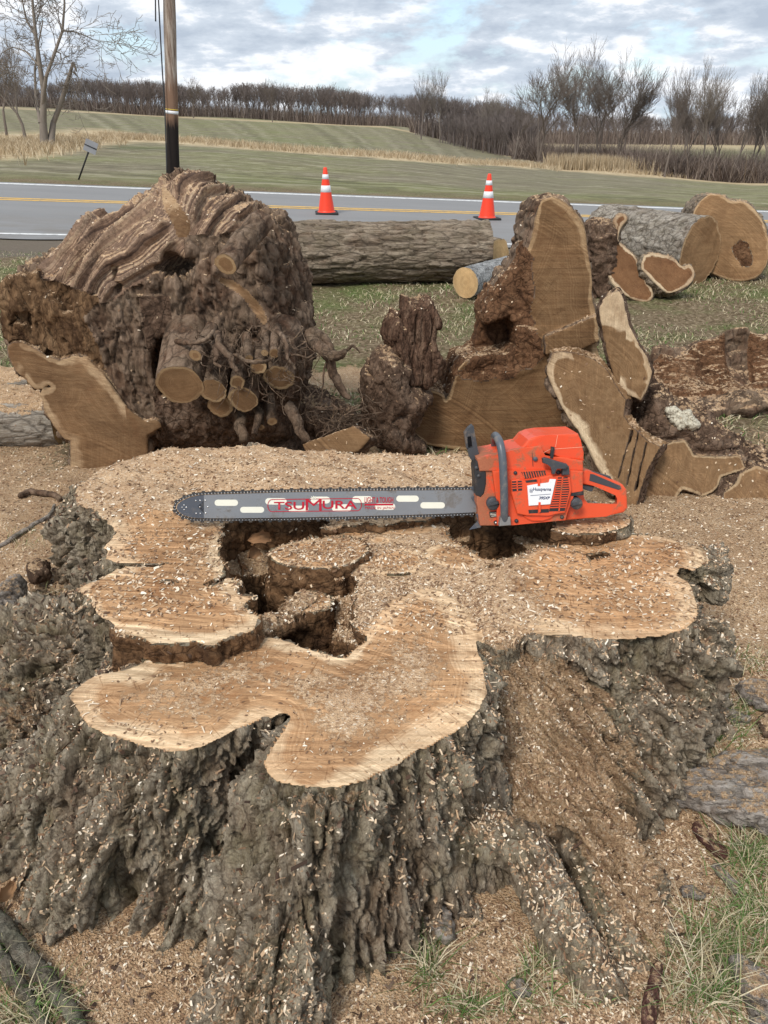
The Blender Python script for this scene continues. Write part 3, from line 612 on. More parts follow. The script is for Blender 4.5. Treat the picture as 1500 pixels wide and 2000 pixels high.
amp = np.where(bark, fadeT*(1-0.55*slopem)*(1-0.7*smooth_root), 0)
sv2 = sv+N*(hgt*amp)[:, None]
# rotten walls: vertical splinters
Pr = Pp[rotm]; rotn = np.zeros(len(sv)); rotn[rotm] = fbm(Pr*np.array([30, 30, 6]), 4, 0.6, True)*0.014+fbm(Pr*22, 4)*0.016
sv2 += N*rotn[:, None]
dustT = np.zeros(len(sv)); nA = fbm(Pp*4.5, 4); nB = fbm(Pp*16+3, 3)
inB = poly_sd(pB, x, y); inC = poly_sd(pC, x, y); inA = poly_sd(pA, x, y)
dc = 0.30+0.55*nA+0.25*nB
dc = np.where(inB < 0, dc+0.10+0.5*sstep(0.10, 0.26, -inB)-0.75*sstep(0.11, 0.02, -inB), dc)
dc = np.where(inC < 0, dc-0.30+0.9*sstep(0.55, 0.25, x+0.25*nA)-0.2*sstep(0.1, 0.0, -inC), dc)
dc = np.where(inA < 0, dc-0.45*sstep(-0.45, -0.70, x+0.15*nA)+0.95*sstep(1.80, 2.05, y+0.25*x+0.1*nA), dc)
dc = np.where((poly_sd(pD, x, y) < 0) & (inC > 0) & (inB > 0), dc+0.9, dc); dc = np.where(poly_sd(pF, x, y) < 0, dc+0.9, dc)
for p_, T in stub_polys: dc = np.where(poly_sd(p_, x, y) < 0.004, 0.12+0.4*nB, dc)
up = sstep(0.25, 0.8, N[:, 2])
lowr = np.clip(sstep(0.16, 0.05, caps(x, y, z, root_low, (.05, .05, .05, .03)))*sstep(-.02, .05, x-.18), 0, 1)*(1-smooth_root)
db = lowr*0.55+up*(0.30+0.5*nA+0.35*nB)+slopem*(0.42+0.2*nB+0.55*up)-0.35*(1-up)*(1-slopem)
dr_ = up*(0.85+0.5*nB+0.3*nA)-0.1
dustT = np.where(cut > 0.5, dc, np.where(rotm, dr_, db))
arc = np.zeros(len(sv))
for p_ in (pD, pC, pA, pB): arc = np.where(poly_sd(p_, x, y) < 0.012, poly_arc(p_, x, y), arc)
at = dict(dust=dustT, rd=rd, arc=arc, hh=np.clip(edge, 0, 1))
fc = (cut[sq] > 0.5).mean(1) > 0.6; fr = ((rotm[sq]).mean(1) > 0.5) & ~fc; fb = ~fc & ~fr
base = onz(560, 1250, 0)
stump = thing('tree_stump', 'huge low oak stump with freshly sawn lobed top and mossy ridged bark', 'stump', (0, 0, 0))
for nm, mk, mt, lb in (('sawn_top', fc, MS, 'pale sawn wood with sawdust on it'), ('bark', fb, MB1, None), ('rotten_core', fr, MR1, 'crumbling brown wood inside the hollow')):
    v_, f_, a_ = sub(sv2, sq, mk, at); o = link(nm, mesh_np(nm, v_, f_, mt, a_), stump)
    if lb: o['label'] = lb
SB = BVHTree.FromPolygons(sv2.tolist(), sq.tolist())
print('stump', len(sv), time.time()-T00)
# ================================================================ sawn chunks, built in their own frames
def frame(px, py, Y, N):
    O = onY(px, py, Y); N = np.array(N, float); N /= np.linalg.norm(N)
    U = np.cross([0, 0, 1], N); U /= np.linalg.norm(U); V = np.cross(N, U); return O, U, V, N
def to_uv(fr, poly, w=0.0):
    O, U, V, N = fr; out = []
    for a, b in poly:
        q = onplane(a, b, O+N*w, N)-O; out.append((np.dot(q, U), np.dot(q, V)))
    return np.array(out)
def inflate(s, w, Rb, Rw):
    """rounded pillow over a polygon: exact outline, bulging Rw towards +w and -w"""
    k = np.clip(-s/Rb, 0, 1); return np.maximum(s, np.abs(w)-Rw*np.sqrt(np.clip(1-(1-k)**2, 0.0004, 1)))
def ex(a): return a[:, :, None]
def chunk(name, label, cat, fr, lo, hi, h, sdf, classify, mats, disp, names=('cut_face', 'bark', 'rotten_wood'), group=None, dustk=None, plabels=None, outline=None, single=()):
    """sdf(u, v, w) -> distance; classify(u, v, w, n) -> (class 0..k, rd); disp(P, u, v, w, n, cls) -> displacement along the normal"""
    O, U, V, Nn = fr; R = np.stack([U, V, Nn])
    p, q = vox(lo, hi, h, sdf); q = orient(p, q); p = relax(p, q, 1, 0.4); n = vnormals(p, q)
    cls, rdv = classify(p[:, 0], p[:, 1], p[:, 2], n)
    dd, hhv = disp(p, p[:, 0], p[:, 1], p[:, 2], n, cls)
    bd_ = border((cls == 0) | (cls >= 5), q, 2); dd = np.where(bd_ & (dd > 0.004), 0.004, dd); dd = smooth_scalar(dd, q, bd_, 3)
    p = p+n*dd[:, None]; n = vnormals(p, q); wpos = p@R+O; wn = n@R
    up = sstep(0.35, 0.9, wn[:, 2]); du = (up*0.65-0.15+0.35*fbm(wpos*12, 3)) if dustk is None else dustk(wpos, wn, cls, p)
    base = wpos.mean(0); base[2] = wpos[:, 2].min(); th = thing(name, label, cat, base, group)
    at = dict(dust=du, rd=rdv, hh=hhv)
    if outline is not None: at['arc'] = poly_arc(outline, p[:, 0], p[:, 1])
    qc = cls[q]
    major = np.max(qc, axis=1) if False else np.median(qc, axis=1).round().astype(int)
    for k in single:                                   # one connected piece per such part; its stray islands join the bark
        fk = np.where(major == k)[0]
        if not len(fk): continue
        lab = np.arange(len(wpos)); qk = q[fk]
        for _ in range(500):
            m_ = lab[qk].min(1); old = lab.copy(); np.minimum.at(lab, qk.ravel(), np.repeat(m_, 4))
            if (old == lab).all(): break
        fl_ = lab[qk[:, 0]]; u_, c_ = np.unique(fl_, return_counts=True); major[fk[fl_ != u_[c_.argmax()]]] = 1
    for k, (nm, mt) in enumerate(zip(names, mats)):
        mk = major == k
        if mk.sum() < 4: continue
        v_, f_, a_ = sub(wpos-base, q, mk, at); o = link(nm, mesh_np(nm, v_, f_, mt, a_), th)
        if plabels and k in plabels: o['label'] = plabels[k]
    BVHS.append(BVHTree.FromPolygons(wpos.tolist(), q.tolist()))
    return th
def std_disp(barkg=(12, 12, 4), barka=0.022, rota=0.022, cuta=0.002, rotg=(9, 9, 9), barkterr=4):
    def f(p, u, v, w, n, cls):
        hb, lv = bark_h(p, barkg, barka, barkterr); rt = fbm(p*np.array(rotg), 5, 0.62, True)*rota+fbm(p*45, 3, 0.6)*rota*0.35; ct = fbm(p*np.array([6, 40, 6]), 3)*cuta
        d = np.select([cls == 0, cls == 1, cls >= 2], [ct, hb, rt]); return d, np.where(cls == 1, lv, 0.6)
    return f
HC = dict(ring=150, sapw=0.03, marks=0.5)
M_oak = mat_wood('brown_oak_face', (0.52, 0.38, 0.225), (0.205, 0.124, 0.062), mscale=(2, 2, 70), mrot=(0, 0.2, 0), stain=(0.12, 0.05, 0.02), stain_amt=0.55, **HC)
M_oak2 = mat_wood('weathered_oak_face', (0.66, 0.53, 0.36), (0.24, 0.148, 0.075), mscale=(50, 2, 8), mrot=(0, 0.5, 0), stain=(0.13, 0.065, 0.03), stain_amt=0.5, ring=260, sapw=0.055, marks=0.4)
M_oak3 = mat_wood('wavy_oak_lobes', (0.50, 0.38, 0.24), (0.25, 0.155, 0.08), mscale=(30, 2, 12), mrot=(0, 0.3, 0), stain=(0.12, 0.06, 0.03), stain_amt=0.7, ring=200, sapw=0.016, marks=0.5)
M_rot2 = mat_rot('red_brown_rot', (0.070, 0.036, 0.021), (0.185, 0.095, 0.050), (0.29, 0.165, 0.09))
M_rot3 = mat_rot('grey_brown_dead_wood', (0.055, 0.034, 0.023), (0.155, 0.098, 0.066), (0.30, 0.215, 0.155), grain=(1.0, 1.0, 1.0))
M_bk2 = mat_bark('dark_brown_bark', (0.050, 0.033, 0.024), (0.165, 0.108, 0.072), (0.31, 0.225, 0.16), (0.10, 0.085, 0.05), 0.25, (22, 22, 10), (0.14, 0.065, 0.035), 0.6)
# ---------------- middle boot-shaped slab
f1_ = frame(950, 870, 3.78, (0.03, -1, 0.12))
c_out = to_uv(f1_, [(1063, 388), (1085, 384), (1112, 401), (1134, 426), (1145, 447), (1147, 486), (1158, 540), (1156, 579), (1164, 611), (1164, 660), (1180, 740), (1170, 820), (1112, 868), (1060, 884), (1008, 888), (940, 884), (899, 880), (860, 874), (822, 868), (784, 836), (789, 797), (797, 759), (830, 758), (866, 768), (872, 786), (884, 750), (899, 708), (930, 700), (950, 690), (960, 640), (953, 618), (970, 579), (992, 551), (1019, 519), (1030, 491), (1041, 458), (1046, 426), (1055, 396)])
c_out = smooth_poly(c_out, 1)
c_pit = to_uv(f1_, [(955, 628), (1000, 618), (1013, 640), (1015, 680), (990, 694), (955, 698), (930, 700), (940, 650)])
c_rot = to_uv(f1_, [(880, 725), (950, 690), (930, 600), (960, 560), (985, 520), (1015, 478), (1034, 470), (1038, 530), (1040, 580), (1048, 640), (1062, 690), (1045, 718), (1000, 735), (960, 742), (900, 745)])
c_lip = to_uv(f1_, [(1060, 655), (1164, 612), (1166, 664), (1110, 690), (1060, 690)])
def sd_c(X, Y, Z):
    s = ex(poly_sd(c_out, X[:, :, 0], Y[:, :, 0])); r = ex(poly_sd(c_rot, X[:, :, 0], Y[:, :, 0])); pt = ex(poly_sd(c_pit, X[:, :, 0], Y[:, :, 0])); lp = ex(poly_sd(c_lip, X[:, :, 0], Y[:, :, 0]))
    n = tn(X, Y, 8.8, 0.03); face = -0.045*sstep(0.02, -0.06, r+n)+0.05*sstep(0.0, -0.004, lp)+0.03*sstep(0.62, 0.60, Y+0*X)*sstep(0.03, -0.03, r)
    d = np.maximum(s+0.02*np.clip(-Z, 0, 1)-0.015*sstep(0, -0.1, Z), Z-face); d = np.maximum(d, -0.42+0.10*n*10-Z)
    d = np.maximum(d, -np.maximum(pt+n*0.5, -0.30-Z)); return d
def cl_c(u, v, w, n):
    s = poly_sd(c_out, u, v); r = poly_sd(c_rot, u, v)+fbm(np.stack([u, v, 0*u], 1)*9, 4)*0.05; pt = poly_sd(c_pit, u, v)
    cl = np.where((w > -0.075) & (n[:, 2] > 0.55), 0, 1); cl = np.where((r < 0.0) & (w > -0.12) & (poly_sd(c_lip, u, v) > 0.0), 2, cl); cl = np.where(pt < 0.03, 2, cl)
    cl = np.where((cl == 1) & (s < 0.012) & (u < 0.12) & (v > 0.28) & (v < 0.8), 2, cl); return cl, -s
th = chunk('trunk_slab', 'tall boot-shaped oak slab with a red-brown rotten hollow standing behind the chainsaw', 'log section', f1_, (-0.62, -0.20, -0.50), (0.75, 1.50, 0.10), 0.0075, sd_c, cl_c, (M_oak, M_bk2, M_rot2), std_disp(rota=0.020, rotg=(8, 14, 8)), outline=c_out)
# ---------------- gnarly bark at its left end and the upright rotten chunk
fR = frame(780, 720, 3.75, (0.25, -1, 0.1))
p_end = to_uv(fR, [(710, 760), (713, 726), (732, 691), (758, 678), (790, 700), (800, 740), (840, 770), (815, 800), (800, 840), (830, 870), (790, 880), (740, 870), (715, 830)])
def simple(fr, poly, Rb, Rw, back=0.0, w0=0.0, slopev=0.0):
    def f(X, Y, Z):
        s = ex(poly_sd(poly, X[:, :, 0], Y[:, :, 0])); return inflate(s, Z-w0-slopev*Y-back, Rb, Rw)
    return f
one = lambda k: (lambda u, v, w, n: (np.full(len(u), k), np.full(len(u), 0.3)))
M_dead = mat_rot('splintered_dead_wood', (0.055, 0.030, 0.020), (0.17, 0.098, 0.064), (0.33, 0.22, 0.15), 1.0, (2.2, 2.2, 0.6))
chunk('bark_lump', 'dark knotty bark lump at the left end of the boot-shaped slab', 'wood chunk', fR, (-0.35, -0.62, -0.3), (0.35, 0.3, 0.3), 0.0075, simple(fR, p_end, 0.12, 0.17), one(0), (M_rot3,), lambda p, u, v, w, n, c: (bark_h(p, (9, 5, 9), 0.035, 3)[0]+fbm(p*30, 4, .6)*0.012, bark_h(p, (9, 5, 9), 1, 3)[1]), names=('bark',))
p_up = to_uv(fR, [(753, 653), (758, 630), (766, 618), (774, 606), (781, 632), (787, 612), (791, 578), (799, 592), (806, 587), (820, 590), (834, 582), (843, 600), (850, 612), (858, 640), (845, 640), (843, 660), (852, 690), (863, 706), (858, 722), (842, 745), (828, 760), (812, 749), (783, 752), (777, 720), (765, 690)])
def sd_up(X, Y, Z):
    s = ex(poly_sd(p_up, X[:, :, 0], Y[:, :, 0])); n = tn(X*5, Y*0.8, 2.2, 0.05); return np.maximum(s+0.3*np.clip(Z-0.03, 0, 1), np.maximum(Z-0.10-n, -0.09+n-Z))
chunk('rotten_stake', 'upright splintered brown rotten wood chunk leaning on the boot-shaped slab', 'wood chunk', fR, (-0.2, -0.2, -0.2), (0.35, 0.48, 0.25), 0.006, sd_up, one(0), (M_dead,), lambda p, u, v, w, n, c: (bark_h(p@np.array([[1, 0.25, 0], [-.25, 1, 0], [0, 0, 1]]), (20, 3.2, 20), 0.020, 4)[0]+fbm(p*40, 3, .6)*0.005, 0*u+0.6), names=('splintered_wood',))
# ---------------- right wedge
fW = frame(1230, 950, 3.12, (-0.35, -1, 0.42))
w_out = to_uv(fW, [(1080, 688), (1069, 713), (1068, 731), (1078, 752), (1089, 776), (1104, 806), (1128, 839), (1152, 884), (1176, 930), (1200, 965), (1240, 1000), (1250, 960), (1264, 918), (1290, 872), (1266, 862), (1236, 835), (1218, 812), (1222, 782), (1202, 752), (1185, 722), (1160, 702), (1125, 690), (1100, 686)])
w_cr = [to_uv(fW, [(a, b), (c, d), (c+4, d+1), (a+4, b+1)]) for a, b, c, d in ((1233, 838, 1205, 935), (1246, 842, 1222, 950), (1262, 862, 1238, 960))]
def sd_w(X, Y, Z):
    s = ex(poly_sd(w_out, X[:, :, 0], Y[:, :, 0])); n = tn(X, Y, 4.4, 0.008)
    d = np.maximum(s-0.02*sstep(0, -0.06, Z)+0.10*np.clip(-Z, 0, 1), np.maximum(Z-n*0.5, -0.27-Z))
    for c in w_cr: d = np.maximum(d, -np.maximum(ex(poly_sd(c, X[:, :, 0], Y[:, :, 0])), -0.05-Z))
    return d
def cl_w(u, v, w, n):
    s = poly_sd(w_out, u, v); cl = np.where((w > -0.02) & (n[:, 2] > 0.5), 0, 1); L = poly_sd(w_out, u, v)
    left = (u < np.interp(v, [-0.1, 0.6], [0.0, -0.36])); cl = np.where((cl == 1) & (n[:, 1] > 0.45), 3, cl); cl = np.where((cl == 1) & (n[:, 0] > 0.2), 2, cl)
    rdv = np.where(left, -s, 0.4); rdv = np.where(cl == 3, 0.06, rdv); return cl, rdv
chunk('trunk_wedge', 'broad brown oak wedge with a white sapwood edge leaning right behind the chainsaw handle', 'log section', fW, (-0.45, -0.25, -0.34), (0.30, 0.72, 0.08), 0.0065, sd_w, cl_w, (M_oak2, M_bk2, M_rot3, M_oak2), std_disp(cuta=0.004), names=('cut_face', 'bark', 'rotten_wood', 'cut_edge'), outline=w_out)
fP = frame(1215, 700, 3.35, (-0.25, -1, 0.2))
pl_out = to_uv(fP, [(1170, 600), (1182, 580), (1198, 572), (1209, 568), (1219, 590), (1227, 635), (1242, 665), (1263, 698), (1273, 728), (1262, 765), (1252, 782), (1221, 768), (1200, 738), (1188, 690), (1178, 650)])
def cl_p(u, v, w, n):
    s = poly_sd(pl_out, u, v); cl = np.where((w > -0.025) & (n[:, 2] > 0.5), 0, 1); return cl, (lambda k_: k_*0.012+(1-k_)*np.where(u > 0.0, -s, 0.3))(sstep(-.02, .16, v+.12*fbm(np.stack([u, v, w], 1)*9, 3)))
chunk('split_plank', 'narrow split oak plank with a whitish top standing in the wedge\'s cleft', 'log section', fP, (-0.22, -0.32, -0.25), (0.25, 0.42, 0.10), 0.0065,
      lambda X, Y, Z: np.maximum(ex(poly_sd(pl_out, X[:, :, 0], Y[:, :, 0]))-0.01*sstep(0, -.05, Z), np.maximum(Z-tn(X, Y, 3.1, 0.02), -0.13-Z)), cl_p, (M_oak2, M_rot3), std_disp(cuta=0.004, barka=0.012), names=('cut_face', 'bark'))
# ---------------- gnarled pieces on the right
fG = frame(1350, 930, 3.25, (-0.1, -1, 0.45))
g1p = to_uv(fG, [(1288, 872), (1310, 862), (1335, 860), (1353, 888), (1390, 890), (1443, 890), (1452, 915), (1425, 925), (1404, 932), (1398, 950), (1389, 960), (1368, 970), (1350, 962), (1329, 955), (1318, 972), (1314, 989), (1285, 998), (1255, 994), (1240, 985), (1255, 930)])
g2p = to_uv(fG, [(1435, 925), (1467, 908), (1500, 922), (1540, 930), (1560, 990), (1500, 1004), (1449, 1004), (1401, 990), (1404, 962), (1425, 945)])
g3p = to_uv(fG, [(1235, 832), (1252, 800), (1262, 770), (1275, 740), (1290, 752), (1330, 780), (1380, 800), (1430, 840), (1475, 870), (1500, 880), (1560, 900), (1560, 1000), (1280, 1000), (1240, 930), (1262, 880)])
def sd_g(X, Y, Z):
    a, b, c = (ex(poly_sd(g, X[:, :, 0], Y[:, :, 0])) for g in (g1p, g2p, g3p)); n = tn(X, Y, 6.2, 0.03)
    d = np.maximum(a, np.maximum(Z-0.03-n*0.3, -0.25-Z)); d = np.minimum(d, np.maximum(b, np.maximum(Z-0.06-n*0.3, -0.2-Z)))
    return smin(d, inflate(c, Z+0.16-n, 0.15, 0.17), 0.01)
def cl_g(u, v, w, n):
    a, b = poly_sd(g1p, u, v), poly_sd(g2p, u, v); cl = np.where((n[:, 2] > 0.6) & (((a < 0.005) & (w > -0.01)) | ((b < 0.005) & (w > 0.02))), 0, 2)
    cl = np.where((cl == 2) & ((np.minimum(a, b) < 0.03)) & (w < 0.0), 1, cl); return cl, -np.minimum(a, b)
chunk('gnarled_log', 'low gnarled root section with wavy sawn lobes right of the wedge', 'log section', fG, (-0.35, -0.28, -0.40), (0.62, 0.62, 0.16), 0.0075, sd_g, cl_g, (M_oak3, M_bk2, M_rot3), std_disp(rota=0.045, rotg=(9, 6, 9)))
M_fung = plainmat('whitish_fungus', (.66, .61, .48), .9, .1, nscale=70, var=.9, dirt=((.12, .08, .05), .9), bumpd=.006)
chunk('fungus_crust', 'ragged whitish fungus crust on the gnarled root section', 'fungus', fG, (-.3, .0, -.1), (.2, .5, .16), .004,
      lambda X, Y, Z: inflate(ex(poly_sd(to_uv(fG, [(1300, 800), (1318, 796), (1330, 808), (1345, 802), (1352, 818), (1364, 830), (1356, 838), (1338, 832), (1326, 838), (1312, 822)], .03), X[:, :, 0], Y[:, :, 0])), Z-.035-tn(X, Y, 2.9, .02), .012, .018), one(0), (M_fung,), lambda p, u, v, w, n, c: (fbm(p*45, 4, .7, True)*.016, 0*u+.8), names=('crust',))
# hollow log behind: a long trough open to the top
def sd_h(X, Y, Z):
    # world-like local frame: X along, Y up, Z towards the viewer
    t = np.clip((X+0.1)/1.3, 0, 1); n = 0.03*np.sin(X*9+Z*4)+0.02*np.sin(X*23)
    r = np.sqrt((Z+0.0)**2+(Y-0.14)**2)+0*X; out = r-(0.40+n*0.6); ci = np.sqrt((Z+0.02)**2*1.0+((Y-0.37)*1.0)**2)-(0.31+n)
    d = np.maximum(out, -ci); d = np.maximum(d, Y-0.22-n*0.8-0.28*np.clip(-Z, -1, 1)+0.25*np.clip(0.25-X, 0, 1)); d = np.maximum(d, -0.16-X+0.4*np.abs(Z)-0.2); return np.maximum(d, -0.04-Y)
fH = (onz(1400, 760, 0)*np.array([1, 1, 0])+np.array([-0.12, -0.12, -0.02]),)+frame(1400, 760, 4, (0.12, -1, 0.0))[1:]
chunk('hollow_log', 'hollow rotten log lying open side up at the right edge of the lawn', 'log', fH, (-0.55, -0.05, -0.55), (1.3, 0.58, 0.55), 0.009, sd_h, lambda u, v, w, n: (np.where(np.sqrt(w**2+(v-.37)**2) < 0.345, 1, 0), 0*u+.3), (M_bk2, M_rot2), lambda p, u, v, w, n, c: (np.where(c == 0, bark_h(p, (3, 9, 9), 0.03, 4)[0], fbm(p*np.array([6, 14, 14]), 5, .6, True)*0.03), 0*u+.5), names=('bark', 'rotten_wood'))
print('chunks', time.time()-T00)
# ---------------- burl
fB = frame(300, 700, 3.62, (0.12, -1, 0.10))
B = lambda pts, k=1: smooth_poly(to_uv(fB, pts), k) if k else to_uv(fB, pts)
b_sil = B([(0, 570), (12, 530), (70, 510), (110, 455), (135, 428), (200, 428), (240, 400), (275, 374), (300, 354), (330, 338), (365, 332), (400, 345), (440, 378), (480, 395), (510, 408), (525, 420), (560, 425), (568, 470), (590, 520), (603, 570), (602, 610), (606, 660), (614, 700), (600, 760), (590, 800), (580, 900), (300, 905), (200, 900), (130, 860), (85, 760), (60, 680), (15, 640)])
b_fold = B([(66, 545), (80, 500), (110, 455), (135, 425), (200, 425), (245, 397), (280, 372), (300, 356), (322, 395), (345, 440), (358, 490), (340, 524), (300, 520), (284, 540), (240, 578), (215, 587), (172, 569), (142, 564), (109, 552)], 1)
b_top = B([(300, 362), (330, 338), (365, 331), (400, 345), (440, 380), (500, 404), (522, 432), (480, 450), (440, 462), (390, 462), (350, 455), (325, 400), (305, 385)])
b_right = B([(345, 480), (380, 462), (430, 455), (470, 422), (520, 415), (560, 425), (570, 470), (595, 530), (604, 600), (608, 680), (598, 740), (570, 760), (480, 700), (430, 640), (380, 600), (345, 560)])
b_low = B([(330, 560), (400, 520), (480, 560), (560, 640), (594, 700), (590, 780), (570, 800), (480, 790), (400, 780), (320, 780), (310, 700), (325, 640)])
b_bot = B([(300, 780), (600, 780), (720, 850), (740, 930), (290, 930)])
b_fu = B([(0, 556), (20, 546), (58, 540), (81, 538), (109, 550), (142, 563), (172, 568), (218, 586), (250, 600), (300, 620), (330, 660), (330, 760), (300, 830), (200, 840), (120, 780), (63, 690), (15, 668), (0, 649)])
b_sl = to_uv(fB, [(13, 679), (25, 669), (40, 667), (63, 677), (88, 691), (117, 702), (149, 691), (171, 697), (205, 727), (235, 769), (260, 800), (283, 817), (315, 815), (318, 828), (291, 844), (291, 887), (291, 960), (144, 990), (139, 940), (139, 860), (125, 855), (107, 833), (88, 804), (77, 769), (84, 760), (101, 756), (96, 751), (85, 759), (67, 761), (48, 740), (29, 724), (16, 700)])
b_cutr = B([(303, 362), (318, 368), (345, 398), (368, 428), (374, 452), (352, 470), (336, 432), (314, 402)])
b_seam = B([(428, 540), (460, 545), (495, 575), (515, 600), (524, 622), (514, 632), (500, 610), (470, 570), (432, 552)])
def sd_b(X, Y, Z):
    x2, y2 = X[:, :, 0], Y[:, :, 0]; S = lambda p_: ex(poly_sd(p_, x2, y2)); n = tn(X, Y, 9.1, 0.04)
    d = inflate(S(b_sil), Z+0.32, 0.30, 0.34)
    d = smin(d, inflate(S(b_fold), Z+0.20+0.45*Y-n, 0.12, 0.15), 0.03)
    d = smin(d, inflate(S(b_top), Z+0.30-n*1.5, 0.10, 0.20), 0.03)
    d = smin(d, inflate(S(b_right), Z+0.24-n*1.5-0.10*X, 0.20, 0.26), 0.03)
    d = smin(d, inflate(S(b_low), Z+0.20-n*2, 0.12, 0.20), 0.05)
    d = smin(d, inflate(S(b_bot), Z+0.35-n*2, 0.1, 0.20), 0.03)
    fu = S(b_fu); d = np.minimum(d, np.maximum(fu, np.maximum(Z+0.03+0.20*sstep(0.02, 0.22, X+n)-n*1.2, -0.3-Z)))
    pit = ellip(X, Y, Z, (0.06, -0.05, -0.08), (0.10, 0.20, 0.16)); d = np.maximum(d, -pit)
    pit = ellip(X, Y, Z, (-0.12, 0.37, 0.02), (0.02, 0.06, 0.08)); d = np.maximum(d, -pit)
    pit = ellip(X, Y, Z, (0.16, 0.42, -0.02), (0.10, 0.07, 0.16)); d = np.maximum(d, -pit)
    sl_ = S(b_sl); d = np.minimum(d, np.maximum(sl_+0.05*np.clip(-Z, 0, 1), np.maximum(Z-0.06-0.10*X, -0.18-Z)))
    return d
def bfold_dir(u, v): return u*0.62-v*0.78
def cl_b(u, v, w, n):
    sl_ = poly_sd(b_sl, u, v); fu = poly_sd(b_fu, u, v); fo = poly_sd(b_fold, u, v); tp = poly_sd(b_top, u, v); P3 = np.stack([u, v, w], 1); nn = fbm(P3*8, 4)*0.04
    cl = np.full(len(u), 1)
    cl = np.where((fo < 0.02+nn) | (tp < 0.0) & (v < np.interp(u, [0, 0.25, 0.5], [0.93, 0.88, 0.72])), 4, cl)
    fr_ = (fu < 0.0) & (fo > 0.0) & (w < 0.02) ; cl = np.where(fr_, 2, cl)
    cl = np.where((fo > 0.01) & (u < 0.12) & (u > -0.02+nn) & (v < 0.30), 3, cl); cl = np.where((v < -0.16) & (u > 0.0), 3, cl)
    cl = np.where((poly_sd(b_cutr, u, v) < 0.004) & (n[:, 2] > -.1) & (w > -.6), 5, cl); cl = np.where((poly_sd(b_seam, u, v) < 0.002) & (n[:, 2] > 0), 6, cl)
    cl = np.where((sl_ < 0.006) & (w > 0.06+0.10*u-0.02) & (n[:, 2] > 0.5), 0, cl)
    rdv = np.where((sl_ < 0.01) & (w > 0.0), np.where(u < -0.15, -sl_, 0.12), 0.03+np.clip(-poly_sd(b_seam, u, v), 0, 1)); return cl, rdv
def dp_b(p, u, v, w, n, cls):
    hb, lv = bark_h(p, (17, 8, 17), 0.034, 4); h2_, l2_ = bark_h(p, (42, 20, 42), 0.012, 3, 9.); hb = hb+h2_; lv = lv*.6+l2_*.4; rt = fbm(p*np.array([14, 5, 14]), 5, 0.62, True)*0.034+fbm(p*40, 3, .6)*0.012
    q = bfold_dir(u, v)+0.13*fbm(p*1.9, 2)+0.016*fbm(p*8, 3)+0.25*np.clip(v-0.62, 0, 1)*np.sin(u*9)
    fr_ = q*13+0.5*fbm(p*3, 2); fr_ = fr_-np.floor(fr_); fr2 = q*47+0.5*fbm(p*5, 2); fr2 = fr2-np.floor(fr2)
    fold = np.where(fr_ < .8, fr_/.8, (1-fr_)/.2)*0.042-0.018+np.where(fr2 < .75, fr2/.75, (1-fr2)/.25)*0.012+fbm(np.stack([q*150, u*9, v*9], 1), 3)*0.008+fbm(p*30, 3, .6)*0.008
    global b_band; b_band = q
    return np.select([(cls == 0) | (cls >= 5), cls == 1, cls == 4, cls == 2], [fbm(p*12, 3)*0.003-0.012*(cls == 6), hb, fold, rt*0.9+np.where(fbm(p*7+4, 3) > .28, -.04, 0)], rt), np.where(cls == 4, q*6-np.floor(q*6), lv)
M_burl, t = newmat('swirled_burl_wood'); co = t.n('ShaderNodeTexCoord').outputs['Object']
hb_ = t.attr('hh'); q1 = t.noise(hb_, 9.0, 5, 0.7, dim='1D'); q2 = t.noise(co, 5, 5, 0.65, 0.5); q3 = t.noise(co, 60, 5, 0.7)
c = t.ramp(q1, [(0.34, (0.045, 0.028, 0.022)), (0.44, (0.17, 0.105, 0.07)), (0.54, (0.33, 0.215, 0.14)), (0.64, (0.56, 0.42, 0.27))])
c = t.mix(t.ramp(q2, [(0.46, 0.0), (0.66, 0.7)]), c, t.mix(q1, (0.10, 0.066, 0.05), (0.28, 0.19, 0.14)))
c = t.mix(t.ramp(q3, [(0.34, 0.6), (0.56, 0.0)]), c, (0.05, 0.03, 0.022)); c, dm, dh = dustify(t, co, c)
finish_mat(t, c, 0.85, t.bump(q3, 0.8, 0.008, t.bump(q1, 0.5, 0.008)), 0.15)
M_oakd = mat_wood('brown_slab_face', (0.52, 0.385, 0.24), (0.225, 0.138, 0.072), mscale=(6, 2, 50), mrot=(0, -0.6, 0), stain=(0.15, 0.06, 0.025), stain_amt=0.5, ring=240, sapw=0.06, marks=0.4)
M_fu = mat_rot('brown_decayed_face', (0.060, 0.032, 0.018), (0.20, 0.118, 0.062), (0.35, 0.23, 0.13), 0.75, (1.4, 1.4, 0.45))
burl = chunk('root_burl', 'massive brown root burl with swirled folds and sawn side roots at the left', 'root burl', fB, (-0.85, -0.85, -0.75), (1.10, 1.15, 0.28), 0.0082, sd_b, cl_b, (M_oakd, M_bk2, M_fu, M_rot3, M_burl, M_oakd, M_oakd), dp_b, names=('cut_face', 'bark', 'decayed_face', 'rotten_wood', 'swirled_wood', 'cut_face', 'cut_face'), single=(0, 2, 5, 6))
print('burl', time.time()-T00)
